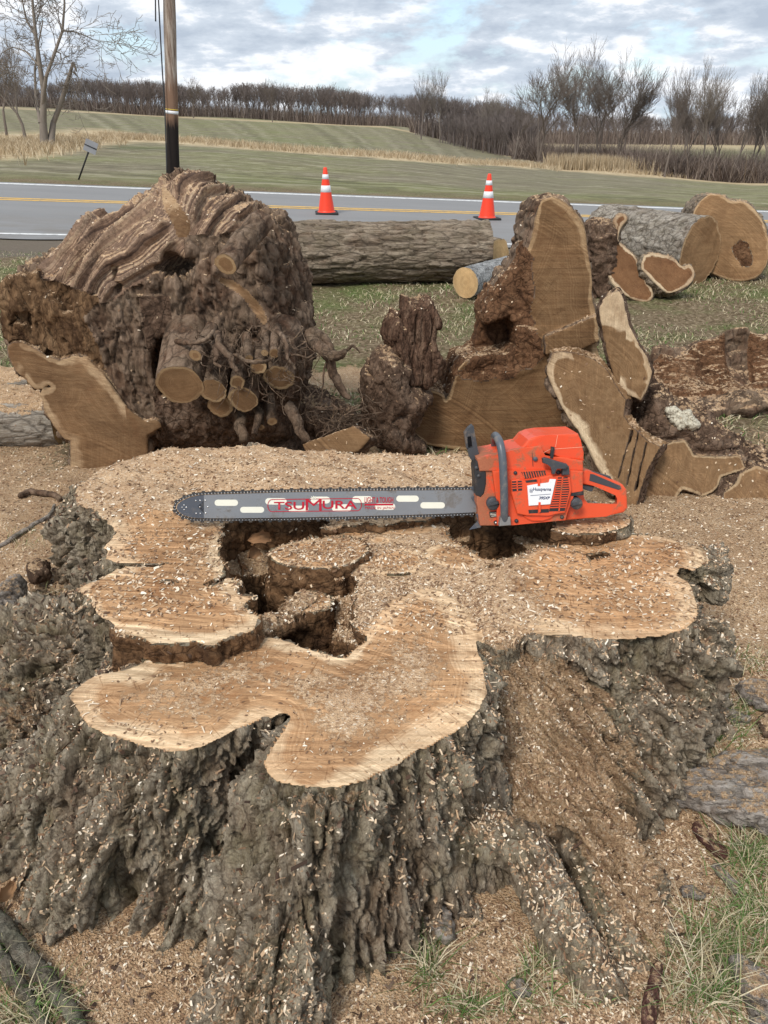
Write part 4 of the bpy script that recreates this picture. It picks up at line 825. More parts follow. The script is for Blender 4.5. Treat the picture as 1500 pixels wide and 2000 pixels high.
# ================================================================ round logs
def basis(ax):
    ax = np.array(ax, float)/np.linalg.norm(ax); e1 = np.cross(ax, [0, 0, 1.0]); e1 = e1/np.linalg.norm(e1) if np.linalg.norm(e1) > 1e-3 else np.array([1., 0, 0]); return ax, e1, np.cross(ax, e1)
def log_mesh(a, b, ra, rb, nth=96, nl=120, g=(7, 2.2), amp=0.02, terr=4, wob=0.05, tilt=(0, 0), tilt0=(0, 0), bend=0.0, seed=0, dustup=0.0, sec=None):
    a, b = np.array(a, float), np.array(b, float); ax, e1, e2 = basis(b-a); L = np.linalg.norm(b-a)
    th = np.linspace(0, 2*PI, nth, endpoint=False); tt = np.linspace(0, 1, nl)
    T, TH = np.meshgrid(tt, th, indexing='ij'); r = ra+(rb-ra)*T
    sx, sy, sl = np.cos(TH).ravel(), np.sin(TH).ravel(), (T*L).ravel(); rr = r.ravel()
    lowf = fbm(np.stack([sx*1.2+seed, sy*1.2, sl*0.8], 1), 3)*wob
    hb, lv = bark_h(np.stack([sx*rr, sy*rr, sl], 1), (g[0], g[0], g[1]), amp, terr, seed)
    R_ = rr*(1+lowf)*(1 if sec is None else sec(TH.ravel()))+hb; edge_t = (T.ravel())
    sl2 = sl+(tilt[0]*sx+tilt[1]*sy)*R_*edge_t+(tilt0[0]*sx+tilt0[1]*sy)*R_*(1-edge_t); bz = bend*np.sin(PI*T.ravel())
    Pv = a+sl2[:, None]*ax+(R_*sx)[:, None]*e1+(R_*sy)[:, None]*e2+np.array([0, 0, 1.0])*bz[:, None]
    i = np.arange(nl*nth).reshape(nl, nth); q = np.stack([i[:-1], np.roll(i, -1, 1)[:-1], np.roll(i, -1, 1)[1:], i[1:]], -1).reshape(-1, 4)
    discs = []
    for end in (0, 1):
        ring = Pv.reshape(nl, nth, 3)[-1 if end else 0]; c = ring.mean(0); K = 14; f = np.linspace(0, 1, K+1)[1:]
        dv = np.concatenate([[c], (c+(ring-c)[None]*f[:, None, None]).reshape(-1, 3)]); rad = np.linalg.norm(ring-c, axis=1)
        rdv = np.concatenate([[rad.mean()], (rad[None]*(1-f[:, None])).ravel()])
        k = np.arange(nth); k2 = (k+1) % nth; tri = np.stack([0*k, 1+k, 1+k2], 1); qs = []
        for m in range(K-1): o = 1+m*nth; qs.append(np.stack([o+k, o+nth+k, o+nth+k2, o+k2], 1))
        qs = np.concatenate(qs)
        if not end: tri = tri[:, ::-1]; qs = qs[:, ::-1]
        dv = dv+(ax*(1 if end else -1)*0.001); discs.append((dv, [tri, qs], rdv))
    return Pv, q, np.clip(lv, 0, 1), discs
def log_thing(name, label, cat, a, b, ra, rb, bark, cut, ends=(1, 1), group=None, dust=0.0, parent=None, pname='cut_root', **kw):
    Pv, q, lv, discs = log_mesh(a, b, ra, rb, **kw)
    base = np.array([(a[0]+b[0])/2, (a[1]+b[1])/2, Pv[:, 2].min()]) if parent is None else np.array(parent.location)
    n = vnormals(Pv, q); du = dust*sstep(0.3, 0.85, n[:, 2])-0.15+0.3*fbm(Pv*9, 3)
    if parent is None: th = thing(name, label, cat, base, group); bo = link('bark', mesh_np('bark', Pv-base, q, bark, dict(dust=du, hh=lv)), th); par = th
    else: bo = link(pname, mesh_np(pname, Pv-base, q, bark, dict(dust=du, hh=lv)), parent); par = bo; th = bo
    for e in (0, 1):
        if not ends[e]: continue
        dv, fs, rdv = discs[e]; link('cut_end', mesh_np('cut_end', dv-base, fs, cut, dict(rd=rdv, dust=0*rdv-0.4+dust*0.0, hh=0*rdv+.5)), par)
    if parent is None: BVHS.append(BVHTree.FromPolygons(Pv.tolist(), q.tolist()))
    return th
M_bk3 = mat_bark('furrowed_brown_bark', (0.060, 0.045, 0.034), (0.22, 0.17, 0.122), (0.40, 0.33, 0.25), (0.17, 0.15, 0.09), 0.3, (8, 34, 34), (0.16, 0.085, 0.05), 0.35)
M_bk4 = mat_bark('pale_furrowed_bark', (0.07, 0.055, 0.042), (0.30, 0.26, 0.21), (0.46, 0.42, 0.36), (0.2, 0.18, 0.12), 0.2, (9, 26, 30), (0.2, 0.12, 0.08), 0.2)
M_lich = mat_bark('lichen_grey_bark', (0.10, 0.10, 0.10), (0.36, 0.37, 0.37), (0.60, 0.61, 0.60), (0.18, 0.18, 0.17), 0.3, (50, 50, 50), (0.16, 0.15, 0.14), 0.5)
M_oakr = mat_wood('round_log_end', (0.60, 0.44, 0.27), (0.30, 0.185, 0.095), ring=170, sapw=0.03, marks=0.3, mscale=(2, 2, 30), mrot=(0, 0.5, 0), stain=(0.16, 0.07, 0.03), stain_amt=0.35)
M_pale = mat_wood('pale_small_log_end', (0.66, 0.50, 0.29), (0.62, 0.43, 0.22), ring=220, sapw=0.02, marks=0.2, stain_amt=0.1)
log_thing('long_log', 'long thick log with furrowed brown bark lying along the near side of the road', 'log', onY(455, 486, 8.15)*[1, 1, 0]+[0, 0, .30], onY(952, 492, 8.35)*[1, 1, 0]+[0, 0, .29], .30, .285, M_bk3, M_oakr, (1, 1), nth=150, nl=300, g=(17, 2.6), amp=.026, terr=3, wob=.07, seed=2, dust=.25)
log_thing('short_log', 'pale stub of a cut log showing behind the right end of the long log', 'log', onY(935, 470, 9.0)*[1, 1, 0]+[0, 0, .19], onY(974, 478, 8.75)*[1, 1, 0]+[0, -.1, .19], .17, .18, M_bk3, M_pale, (0, 1), tilt=(0.35, 0.1), wob=.2, nth=48, nl=24)
e0 = onz(908, 583, 0); e1_ = onz(1022, 548, 0)
log_thing('lichen_log', 'short grey lichen-covered log with a pale round end facing the lawn', 'log', e1_+[0.1, 0.15, .15], e0+[0, .02, .142], .135, .142, M_lich, M_pale, (1, 1), nth=72, nl=60, g=(22, 12), amp=.006, wob=.03, seed=5)
log_thing('pale_bark_log', 'log with pale furrowed bark and a round brown sawn end right of the crescent slabs', 'log', onz(1178, 505, 0)+[0, .1, .30], onz(1357, 552, 0)+[0, 0, .315], .29, .325, M_bk4, M_oakr, (1, 1), nth=120, nl=130, g=(15, 3.2), amp=.022, wob=.05, seed=9, tilt=(.25, 0.05))
def log_thing2(*a, **k): return log_thing(*a, **k)
log_thing('buried_log', 'grey barked log half buried in sawdust beyond the left edge of the stump', 'log', onz(-260, 868, 0)+[0, 0.1, .12], onz(128, 862, 0)+[0, .05, .12], .19, .17, M_bk4, M_pale, (1, 1), nth=90, nl=120, g=(12, 5), amp=.014, seed=12, dust=1.25)
log_thing('buried_log', 'smaller sawdust-topped log lying behind the half buried grey log', 'log', onz(-300, 805, 0)+[0, 0.1, .10], onz(75, 800, 0)+[0, .05, .10], .16, .14, M_bk4, M_pale, (1, 1), nth=72, nl=90, g=(12, 5), amp=.014, seed=15, dust=1.25)
# big round slab and the crescents
def flat_slab(name, label, px, py, Y, N, poly, th_, mats, sc=0, rot=None, h=0.011, group=None, lo=(-.7, -.7), hi=(.7, .8)):
    fr = frame(px, py, Y, N); pp = smooth_poly(to_uv(fr, poly), 1); rp = None if rot is None else smooth_poly(to_uv(fr, rot), 1)
    def sd(X, Y_, Z):
        s = ex(poly_sd(pp, X[:, :, 0], Y_[:, :, 0])); f = 0 if rp is None else -0.02*sstep(0.03, -0.04, ex(poly_sd(rp, X[:, :, 0], Y_[:, :, 0])))
        return np.maximum(s-0.015*sstep(0, -.06, Z), np.maximum(Z-f, -th_-Z))
    def cl(u, v, w, n):
        c = np.where((w > -0.02) & (n[:, 2] > .5), 0, 1)
        if rp is not None: c = np.where((poly_sd(rp, u, v)+fbm(np.stack([u, v, w], 1)*14, 3)*.03 < 0) & (w > -.09), 2, c)
        return c, -poly_sd(pp, u, v)
    return chunk(name, label, 'log section', fr, (lo[0], lo[1], -th_-.05), (hi[0], hi[1], .06), h, sd, cl, mats, std_disp(), group=group, outline=pp)
flat_slab('round_slab', 'biggest round oak log end with a cracked heart at the right edge', 1430, 540, 8.35, (-0.22, -1, 0.12),
    [(1350, 430), (1362, 398), (1388, 377), (1405, 378), (1430, 395), (1452, 392), (1475, 408), (1495, 440), (1503, 475), (1500, 515), (1482, 541), (1455, 550), (1425, 549), (1400, 538), (1360, 520), (1350, 470)], 0.75, (M_oakr, M_bk3, M_rot2), rot=[(1430, 480), (1450, 465), (1468, 485), (1472, 515), (1452, 522), (1436, 505)])
M_cres = mat_wood('crescent_face', (0.72, 0.58, 0.40), (0.22, 0.115, 0.055), ring=150, sapw=0.035, marks=0.3, mscale=(20, 2, 20), stain=(0.10, 0.04, 0.02), stain_amt=0.7)
flat_slab('crescent_slab', 'taller hollow crescent slab with a pale rim leaning on the pale barked log', 1240, 575, 7.35, (-0.12, -1, 0.35),
    [(1201, 422), (1218, 415), (1228, 427), (1213, 444), (1208, 457), (1207, 471), (1224, 486), (1242, 501), (1251, 524), (1262, 542), (1276, 568), (1275, 583), (1262, 592), (1242, 587), (1213, 571), (1189, 548), (1185, 518), (1186, 477), (1192, 460), (1204, 442), (1196, 436)], 0.3, (M_cres, M_bk3, M_rot2), h=.009, lo=(-.4, -.2), hi=(.3, .95))
flat_slab('crescent_slab', 'shorter crescent slab with a curled whitish lip in front of the round log end', 1306, 560, 7.30, (0.05, -1, 0.45),
    [(1250, 521), (1262, 493), (1301, 498), (1318, 504), (1334, 523), (1342, 516), (1353, 519), (1358, 536), (1350, 554), (1330, 565), (1306, 574), (1292, 565), (1280, 554), (1265, 538)], 0.28, (M_cres, M_bk3, M_rot2), h=.008, lo=(-.32, -.15), hi=(.32, .45))
fD = frame(1175, 560, 7.7, (0, -1, .1))
chunk('bark_heap', 'dark tangle of broken bark and rotten wood between the tall slab and the crescent slab', 'wood chunk', fD, (-.4, -.2, -.4), (.45, .9, .4), .014,
      simple(fD, to_uv(fD, [(1148, 440), (1165, 432), (1190, 435), (1200, 460), (1198, 540), (1200, 580), (1150, 585), (1140, 500)]), .12, .25), one(0), (M_rot3,), lambda p, u, v, w, n, c: (fbm(p*9, 5, .65, True)*.06, 0*u+.5), names=('rotten_wood',))
# sawn side roots of the burl
def pz(px, py, Y): return onY(px, py, Y)
M_stub = mat_wood('side_root_end', (0.52, 0.38, 0.22), (0.27, 0.165, 0.085), ring=260, sapw=0.022, marks=0.15, stain=(0.12, 0.055, 0.03), stain_amt=0.35)
STUBS = [(352, 752, 43, 372, 655, 3.28, .36), (416, 763, 25, 430, 690, 3.30, .30), (464, 747, 13, 478, 690, 3.27, .28), (475, 780, 27, 492, 700, 3.30, .32), (431, 794, 24, 440, 720, 3.36, .30), (545, 738, 28, 560, 640, 3.30, .34),
         (382, 694, 11, 415, 640, 3.24, .22), (532, 823, 9, 525, 770, 3.34, .2), (505, 716, 13, 512, 680, 3.26, .22), (536, 690, 9, 540, 640, 3.24, .2), (517, 689, 6, 522, 650, 3.23, .2), (510, 834, 6, 512, 790, 3.34, .2), (440, 516, 19, 512, 432, 3.26, .34), (487, 700, 7, 480, 655, 3.25, .2)]
for k, (ex_, ey_, rp_, sx_, sy_, Yf_, dY) in enumerate(STUBS):
    b_ = pz(ex_, ey_, Yf_); a_ = pz(sx_, sy_, Yf_+dY); r_ = rp_/1500*3.5
    log_thing('cut_root', None, None, a_, b_, r_*1.15, r_*1.0, M_bk2, M_stub, (0, 1), parent=burl, nth=40, nl=34, g=(22, 6), amp=.008 if r_ > .03 else .003, wob=.12, seed=k*3.1, dust=.3, tilt=(0, .0))
def tube(pts, rad, n=7, jit=0.0, seed=0, res=5):
    pts = np.array(pts, float); rad = np.array(rad if hasattr(rad, '__len__') else [rad]*len(pts), float)
    t0 = np.arange(len(pts)); t1 = np.linspace(0, len(pts)-1, (len(pts)-1)*res+1)
    def cr(arr):
        out = []
        for t in t1:
            i = min(int(t), len(pts)-2); f = t-i; p0, p1, p2, p3 = arr[max(i-1, 0)], arr[i], arr[i+1], arr[min(i+2, len(arr)-1)]
            out.append(0.5*((2*p1)+(-p0+p2)*f+(2*p0-5*p1+4*p2-p3)*f*f+(-p0+3*p1-3*p2+p3)*f**3))
        return np.array(out)
    P_, r_ = cr(pts), cr(rad); m = len(P_)
    if jit: P_ = P_+np.stack([fbm(P_*14+seed+k*9, 3) for k in range(3)], 1)*jit
    tn_ = np.gradient(P_, axis=0); tn_ /= np.linalg.norm(tn_, axis=1)[:, None]+1e-9
    up = np.array([0.31, 0.2, 0.93]); e1 = np.cross(tn_, up); e1 /= np.linalg.norm(e1, axis=1)[:, None]+1e-9; e2 = np.cross(tn_, e1)
    th = np.linspace(0, 2*PI, n, endpoint=False)
    rr = r_[:, None]*(1+0.0*th[None]); V = P_[:, None]+rr[..., None]*(np.cos(th)[None, :, None]*e1[:, None]+np.sin(th)[None, :, None]*e2[:, None])
    if jit: V = V+(fbm(V.reshape(-1, 3)*60+seed, 2)*0.25).reshape(m, n)[..., None]*rr[..., None]*(V-P_[:, None])/(rr[..., None]+1e-9)
    i = np.arange(m*n).reshape(m, n); q = np.stack([i[:-1], i[1:], np.roll(i, -1, 1)[1:], np.roll(i, -1, 1)[:-1]], -1).reshape(-1, 4)
    vv = np.concatenate([V.reshape(-1, 3), P_[[0, -1]]]); k = np.arange(n); k2 = (k+1) % n
    tri = np.concatenate([np.stack([0*k+m*n, k, k2], 1), np.stack([0*k+m*n+1, (m-1)*n+k2, (m-1)*n+k], 1)])
    return vv, [q, tri]
def tube_part(name, pts, rad, mat, parent, **kw):
    v, f = tube(pts, rad, **kw); b_ = np.array(parent.location) if parent else 0
    return link(name, mesh_np(name, v-b_, f, mat, dict(dust=np.full(len(v), -.2), hh=np.full(len(v), .6))), parent)
ROOTS = [([(606, 650, 3.5), (622, 672, 3.42), (640, 690, 3.36), (660, 692, 3.33), (676, 684, 3.3)], (.035, .032, .026, .022, .012)), ([(648, 690, 3.38), (650, 720, 3.38), (662, 752, 3.36), (682, 778, 3.34)], (.026, .024, .020, .012)),
         ([(676, 684, 3.3), (690, 676, 3.3), (704, 690, 3.3)], (.008, .006, .003)), ([(600, 655, 3.5), (625, 652, 3.44), (645, 672, 3.4), (650, 690, 3.38)], (.02, .02, .018, .016)),
         ([(425, 650, 3.4), (430, 672, 3.25), (448, 700, 3.2), (458, 726, 3.18)], (.018, .016, .014, .011)), ([(418, 668, 3.3), (424, 690, 3.22), (420, 712, 3.2), (430, 718, 3.2)], (.014, .012, .009, .005)),
         ([(345, 668, 3.4), (372, 670, 3.3), (400, 664, 3.25), (418, 650, 3.3)], (.012, .010, .009, .008)), ([(445, 690, 3.3), (480, 700, 3.2), (510, 708, 3.18), (530, 702, 3.2)], (.006, .009, .008, .006)),
         ([(540, 640, 3.4), (556, 665, 3.25), (562, 700, 3.2), (575, 722, 3.2)], (.012, .011, .008, .005)), ([(560, 700, 3.25), (585, 694, 3.2), (600, 700, 3.2), (615, 690, 3.22)], (.006, .005, .004, .002)),
         ([(550, 660, 3.3), (546, 690, 3.2), (552, 712, 3.2)], (.009, .008, .005)), ([(640, 700, 3.38), (632, 740, 3.36), (628, 790, 3.36)], (.006, .004, .002)), ([(560, 790, 3.4), (580, 820, 3.35), (600, 860, 3.3)], (.03, .028, .02)), ([(470, 800, 3.5), (472, 830, 3.4), (478, 860, 3.3)], (.03, .028, .02)), ([(500, 790, 3.5), (505, 810, 3.36), (500, 850, 3.3)], (.02, .02, .014))]
for k, (pp, rr) in enumerate(ROOTS): tube_part('thin_root', [pz(*q) for q in pp], rr, M_bk2, burl, jit=.02, seed=k*5, n=9, res=7)
rng = np.random.RandomState(5); v_, f_, o_ = [], [], 0
for k in range(90):
    s0 = pz(rng.uniform(400, 600), rng.uniform(640, 760), rng.uniform(3.3, 3.45)); pts = [s0]
    for j in range(4): pts.append(pts[-1]+rng.normal(size=3)*[.03, .02, .03]+[0.0, -.03, -.012])
    a_, b_ = tube(pts, (.0028, .0024, .002, .0015, .001), n=4, res=3); v_.append(a_); f_.append([b_[0]+o_, b_[1]+o_]); o_ += len(a_)
for k in range(60):
    s0 = pz(rng.uniform(640, 720), rng.uniform(780, 850), rng.uniform(3.3, 3.45)); pts = [s0]
    for j in range(4): pts.append(pts[-1]+rng.normal(size=3)*[.035, .03, .03])
    a_, b_ = tube(pts, (.003, .0026, .002, .0015, .001), n=4, res=3); v_.append(a_); f_.append([b_[0]+o_, b_[1]+o_]); o_ += len(a_)
vv = np.concatenate(v_); o = link('rootlets', mesh_np('rootlets', vv-np.array(burl.location), [np.concatenate([f[0] for f in f_]), np.concatenate([f[1] for f in f_])], M_bk2, dict(dust=np.full(len(vv), .3), hh=np.full(len(vv), .7))), burl); o['kind'] = 'stuff'
# flat sawn offcut between burl and boot slab, lying on the sawdust
fO = frame(660, 872, 3.2, (-.25, -1, .5))
chunk('offcut', 'sawn oak offcut poking out of the sawdust between the burl and the boot-shaped slab', 'wood chunk', fO, (-.3, -.2, -.25), (.3, .25, .08), .006,
      lambda X, Y, Z: np.maximum(ex(poly_sd(to_uv(fO, [(590, 868), (640, 850), (690, 832), (722, 856), (700, 880), (640, 900), (600, 890)]), X[:, :, 0], Y[:, :, 0])), np.maximum(Z, -.16-Z)), lambda u, v, w, n: (np.where(n[:, 2] > .5, 0, 1), 0*u+.2), (M_oak, M_rot3), std_disp(barka=.01, barkg=(20, 20, 8)), names=('cut_face', 'bark'))
print('logs', time.time()-T00)
# ================================================================ cones, sign, pole, wires
def lathe(prof, n=32):
    prof = np.array(prof, float); th = np.linspace(0, 2*PI, n, endpoint=False)
    V = np.stack([prof[:, 0][:, None]*np.cos(th), prof[:, 0][:, None]*np.sin(th), prof[:, 1][:, None]+0*th], -1).reshape(-1, 3); m = len(prof)
    i = np.arange(m*n).reshape(m, n); return V, np.stack([i[:-1], np.roll(i, -1, 1)[:-1], np.roll(i, -1, 1)[1:], i[1:]], -1).reshape(-1, 4)
M_cone = plainmat('orange_cone_plastic', (0.88, 0.055, 0.018), .45, .4, var=.15); M_coll = plainmat('white_reflective_band', (0.80, 0.80, 0.80), .4, .5, var=.15); M_blk = plainmat('black_rubber', (0.028, 0.027, 0.027), .7, .3, var=.3)
def cone_thing(px, py, label, rz):
    p = onroad(px, py); th = thing('traffic_cone', label, 'traffic cone', p+[0, 0, .001], 'traffic cones on the road')
    KC = 1.22; r = lambda z: .135+(.028-.135)*(z-.03)/(.70-.03)
    th.scale = (KC, KC, KC)
    hw = .185; bx = np.array([(x*hw*s, y*hw*s, z) for z, s in ((0, 1), (.022, 1), (.032, .93)) for x, y in ((-1, -1), (1, -1), (1, 1), (-1, 1))]); cs, sn = math.cos(rz), math.sin(rz)
    bx[:, :2] = np.stack([bx[:, 0]*cs-bx[:, 1]*sn, bx[:, 0]*sn+bx[:, 1]*cs], 1)
    q = [(4*k+j, 4*k+(j+1) % 4, 4*k+4+(j+1) % 4, 4*k+4+j) for k in (0, 1) for j in range(4)]+[(3, 2, 1, 0), (8, 9, 10, 11)]
    link('base', mesh_np('base', bx, np.array(q), M_blk, smooth=False), th)
    V, Q = lathe([(r(.03)+.02, .030), (r(.05)+.004, .040), (r(.06), .06), (r(.30), .30), (r(.5), .5), (r(.69), .69), (r(.70)-.004, .702), (.018, .702), (.016, .60)]); link('body', mesh_np('body', V, Q, M_cone), th)
    for z0, z1 in ((.335, .435), (.53, .60)):
        V, Q = lathe([(r(z0)+.0005, z0), (r(z0)+.003, z0+.001), (r(z1)+.003, z1-.001), (r(z1)+.0005, z1)]); link('reflective_band', mesh_np('reflective_band', V, Q, M_coll), th)
cone_thing(638, 417.5, 'orange traffic cone nearer the burl, behind the middle of the long log', .1)
cone_thing(951, 428, 'orange traffic cone behind the right end of the long log', .25)
mP, t = newmat('weathered_pole_wood'); co = t.n('ShaderNodeTexCoord').outputs['Object']; sp_ = t.n('ShaderNodeSeparateXYZ'); t.nt.links.new(co, sp_.inputs[0]); hz = sp_.outputs[2]
n1_ = t.noise(t.map(co, (14, 14, 1.2)), 1., 6, .7); n2_ = t.noise(t.map(co, (10, 10, .8), (3, 1, 2)), 1., 5, .65)
c = t.ramp(n1_, [(.32, (.12, .07, .045)), (.5, (.30, .235, .185)), (.68, (.50, .43, .36))])
c = t.mix(t.ramp(t.math('ADD', t.math('MULTIPLY', hz, -.35), t.math('ADD', n2_, 0.86)), [(.40, 0.), (.62, 1.)]), c, t.mix(n1_, (.12, .065, .042), (.30, .19, .125)))
c = t.mix(t.ramp(t.math('ADD', t.math('MULTIPLY', hz, -1.2), t.math('ADD', t.math('MULTIPLY', n2_, .9), 1.95)), [(.35, 0.), (.6, 1.)]), c, (.022, .017, .015))
finish_mat(t, c, .85, t.bump(n1_, .8, .02), .15)
pb = onY(337, 352, 21.3); pb[2] = float(ground_z(np.array([pb[0]]), np.array([pb[1]]))[0])-.2; pt = onY(330.5, 0, 21.3); dirp = (pt-pb)/np.linalg.norm(pt-pb); top = pb+dirp*9.5
zz = np.linspace(0, 1, 40); Vp, Qp = lathe([(.155-.035*k+.004*math.sin(k*37), k*9.5) for k in zz], 20)
pole = thing('utility_pole', 'tall weathered wooden utility pole with a black tarred foot rising behind the burl', 'utility pole', pb)
ax_, e1p, e2p = basis(dirp); Rm = np.stack([e1p, -e2p if np.dot(np.cross(e1p, e2p), ax_) < 0 else e2p, ax_]); link('pole', mesh_np('pole', Vp@Rm, Qp, mP), pole)
def zrow(y_): q = onY(333, y_, 21.3); return np.linalg.norm(q-pb)
for a_, b_, mm in ((222, 216, M_coll), (214.5, 212.5, plainmat('yellow_tag', (.6, .42, .05)))):
    Vp, Qp = lathe([(.1515, zrow(a_)), (.1545, zrow(a_)), (.1545, zrow(b_)), (.1515, zrow(b_))], 20); link('marker_band', mesh_np('marker_band', Vp@Rm, Qp, mm), pole)
M_wire = plainmat('dark_wire', (.03, .03, .032), .6)
for nm, pts, lb in (('guy_wire', [(308, -30, 21.1), (316, 120, 21.1), (322, 220, 21.1), (326, 340, 21.0)], 'dark cable hanging slack beside the utility pole down to its foot'), ('hanging_wire', [(303.5, -40, 21.0), (303.6, 0, 21.0), (304, 42, 21.0)], 'short loose dark wire ending in the sky left of the utility pole')):
    P_ = [pz(*q) for q in pts]; v, f = tube(P_, .016, n=6); b_ = P_[-1]; tag(link(nm, mesh_np(nm, v-b_, f, M_wire), None, b_), lb, 'wire')
sg = thing('road_sign', 'small leaning sign seen from its grey back beyond the road at the left', 'sign', pz(147, 357, 21.4))
b_ = np.array(sg.location); tube_part('post', [pz(147, 357, 21.4)+[0, 0, -.1], pz(178, 282, 21.35)], .022, M_blk, sg, n=8, res=1)
qd = np.array([pz(168, 270, 21.3), pz(192, 281, 21.3), pz(186, 303, 21.3), pz(162, 292, 21.3)]); nrm = np.array([0.25, -.95, .1]); back = qd+[0, .012, 0]
vv = np.concatenate([qd, back])-b_; link('panel', mesh_np('panel', vv, np.array([(3, 2, 1, 0), (4, 5, 6, 7), (0, 1, 5, 4), (1, 2, 6, 5), (2, 3, 7, 6), (3, 0, 4, 7)]), plainmat('grey_sheet_metal', (.30, .30, .31), .5, .5, .3, 8), smooth=False), sg)
cr_ = [qd[3]*.5+qd[0]*.5, qd[2]*.5+qd[1]*.5]; tube_part('brace', [c_+[0, -.01, 0] for c_ in cr_], .012, M_blk, sg, n=6, res=1)
# ================================================================ bare trees
def mtree(name, a=(.055, .043, .038), b=(.16, .13, .11)):
    m, t = newmat(name); co = t.n('ShaderNodeTexCoord').outputs['Object']; n = t.noise(t.map(co, (3, 3, .8)), 1., 5, .7); finish_mat(t, t.mix(n, a, b), .95, None, .05); return m
M_tr = mtree('bare_tree_bark', (.10, .08, .068), (.25, .21, .18)); M_trf = mtree('far_wood_bark', (.13, .105, .095), (.25, .21, .19)); M_trp = mtree('pale_tree_bark', (.14, .115, .095), (.30, .26, .22))
def grow(seed, H, levels=5, lean=(0, 0), spread=.42, r0=None, split=(2, 3), trunk_frac=.32, up=.35, fork=1, ratio=.80):
    rg = random.Random(seed); segs = []; r0 = r0 or H*.016
    def rec(p, d, L, r, lv):
        n = 3; q = p
        for i in range(n):
            d2 = (d+Vector((rg.gauss(0, .09), rg.gauss(0, .09), rg.gauss(0, .05)+(up*.10)))).normalized()
            e = q+d2*(L/n); r1 = r*(1-.10*(1+lv*.25)); segs.append((q.copy(), e.copy(), r, max(r1, .0035*H/10))); q = e; d = d2; r = r1
            if lv >= 1 and lv < levels and rg.random() < .85:
                side = Vector((rg.gauss(0, 1), rg.gauss(0, 1), rg.gauss(0, .4))).normalized(); nd = (d+side*(spread*rg.uniform(.9, 1.8))).normalized()
                rec(q, nd, L*rg.uniform(.40, .72), r*rg.uniform(.35, .55), lv+1)
        if lv < levels:
            for i in range(rg.choice(split)):
                side = Vector((rg.gauss(0, 1), rg.gauss(0, 1), rg.gauss(0, .3))).normalized(); nd = (d+side*spread*rg.uniform(.5, 1.15)+Vector((0, 0, up*.35))).normalized()
                rec(q, nd, L*ratio*rg.uniform(.8, 1.1), r*rg.uniform(.62, .78), lv+1)
    for k in range(fork):
        d0 = Vector((lean[0]+rg.gauss(0, .12)*(fork > 1), lean[1]+rg.gauss(0, .12)*(fork > 1), 1)).normalized(); rec(Vector((rg.gauss(0, .25)*(fork > 1), rg.gauss(0, .2)*(fork > 1), -.15)), d0, H*trunk_frac, r0*(1 if fork == 1 else .75), 0)
    return segs
def seg_mesh(segs, n=3, minr=0.0):
    A = np.array([s[0] for s in segs]); B_ = np.array([s[1] for s in segs]); ra = np.maximum([s[2] for s in segs], minr); rb = np.maximum([s[3] for s in segs], minr)
    d = B_-A; d /= np.linalg.norm(d, axis=1)[:, None]+1e-9; e1 = np.cross(d, [.31, .93, .2]); e1 /= np.linalg.norm(e1, axis=1)[:, None]+1e-9; e2 = np.cross(d, e1); th = np.linspace(0, 2*PI, n, endpoint=False)
    ring = np.cos(th)[None, :, None]*e1[:, None]+np.sin(th)[None, :, None]*e2[:, None]
    V = np.concatenate([A[:, None]+ring*ra[:, None, None], B_[:, None]+ring*rb[:, None, None]], 1).reshape(-1, 3); o = (np.arange(len(segs))*2*n)[:, None]; k = np.arange(n); k2 = (k+1) % n
    q = np.stack([o+k, o+k2, o+n+k2, o+n+k], -1).reshape(-1, 4); return V, q
def split_tree(segs, thr):
    return [s for s in segs if s[2] >= thr], [s for s in segs if s[2] < thr]
TV = {}
def tree_kind(key, mat, thr=.06, n1=6, **kw):
    segs = grow(**kw); H_ = max(s[1][2] for s in segs); big_, small_ = split_tree(segs, thr)
    a_ = mesh_np('trunk', *seg_mesh(big_, n1), mat) if big_ else None; b_ = mesh_np('crown', *seg_mesh(small_, 3, .011), mat); TV[key] = (a_, b_, H_); return len(segs)
cnts = [tree_kind('vase1', M_tr, seed=11, H=15, levels=5, spread=.52, fork=2, trunk_frac=.24, up=.32), tree_kind('vase2', M_tr, seed=23, H=15, levels=5, spread=.48, fork=3, trunk_frac=.23, up=.4),
        tree_kind('slim1', M_tr, seed=31, H=14, levels=5, spread=.46, fork=1, trunk_frac=.28, up=.4), tree_kind('slim2', M_trp, seed=47, H=14, levels=5, spread=.48, fork=1, trunk_frac=.28, up=.35),
        tree_kind('open', M_tr, seed=5, H=12, levels=5, spread=.55, fork=1, trunk_frac=.26, up=.2)]
print('tree segs', cnts, [round(v[2], 1) for v in TV.values()])
def put_tree(key, px, Y, toprow, label, group=None, rz=0., wid=1., name='bare_tree', zoff=0.):
    q = onY(px, 300, Y); X_ = q[0]; g_ = float(ground_z(np.array([X_]), np.array([Y]))[0]); tp = onY(px, toprow, Y)[2]; a_, b_, H_ = TV[key]; s_ = (tp-g_)/H_
    th = thing(name, label, 'tree', (X_, Y, g_), group); th.rotation_euler = (0, 0, rz); th.scale = (s_*wid, s_*wid, s_)
    if a_: link('trunk', a_, th)
    link('crown', b_, th); return th
put_tree('vase1', 1052, 88, 72, 'tall vase-shaped bare tree at the left front of the right-hand cluster', rz=.4, wid=1.05)
put_tree('vase2', 1128, 96, 66, 'many-stemmed bare tree in the middle of the right-hand cluster', rz=2.2, wid=.8)
put_tree('vase1', 1168, 98, 62, 'tallest bare tree of the right-hand cluster, behind its middle', rz=3.3, wid=.85)
put_tree('vase2', 1212, 95, 88, 'broad bare tree leaning right at the right side of the cluster', rz=4.6, wid=1.0)
put_tree('open', 1005, 100, 178, 'low spreading bare tree just left of the right-hand cluster', rz=1.0, wid=1.1)
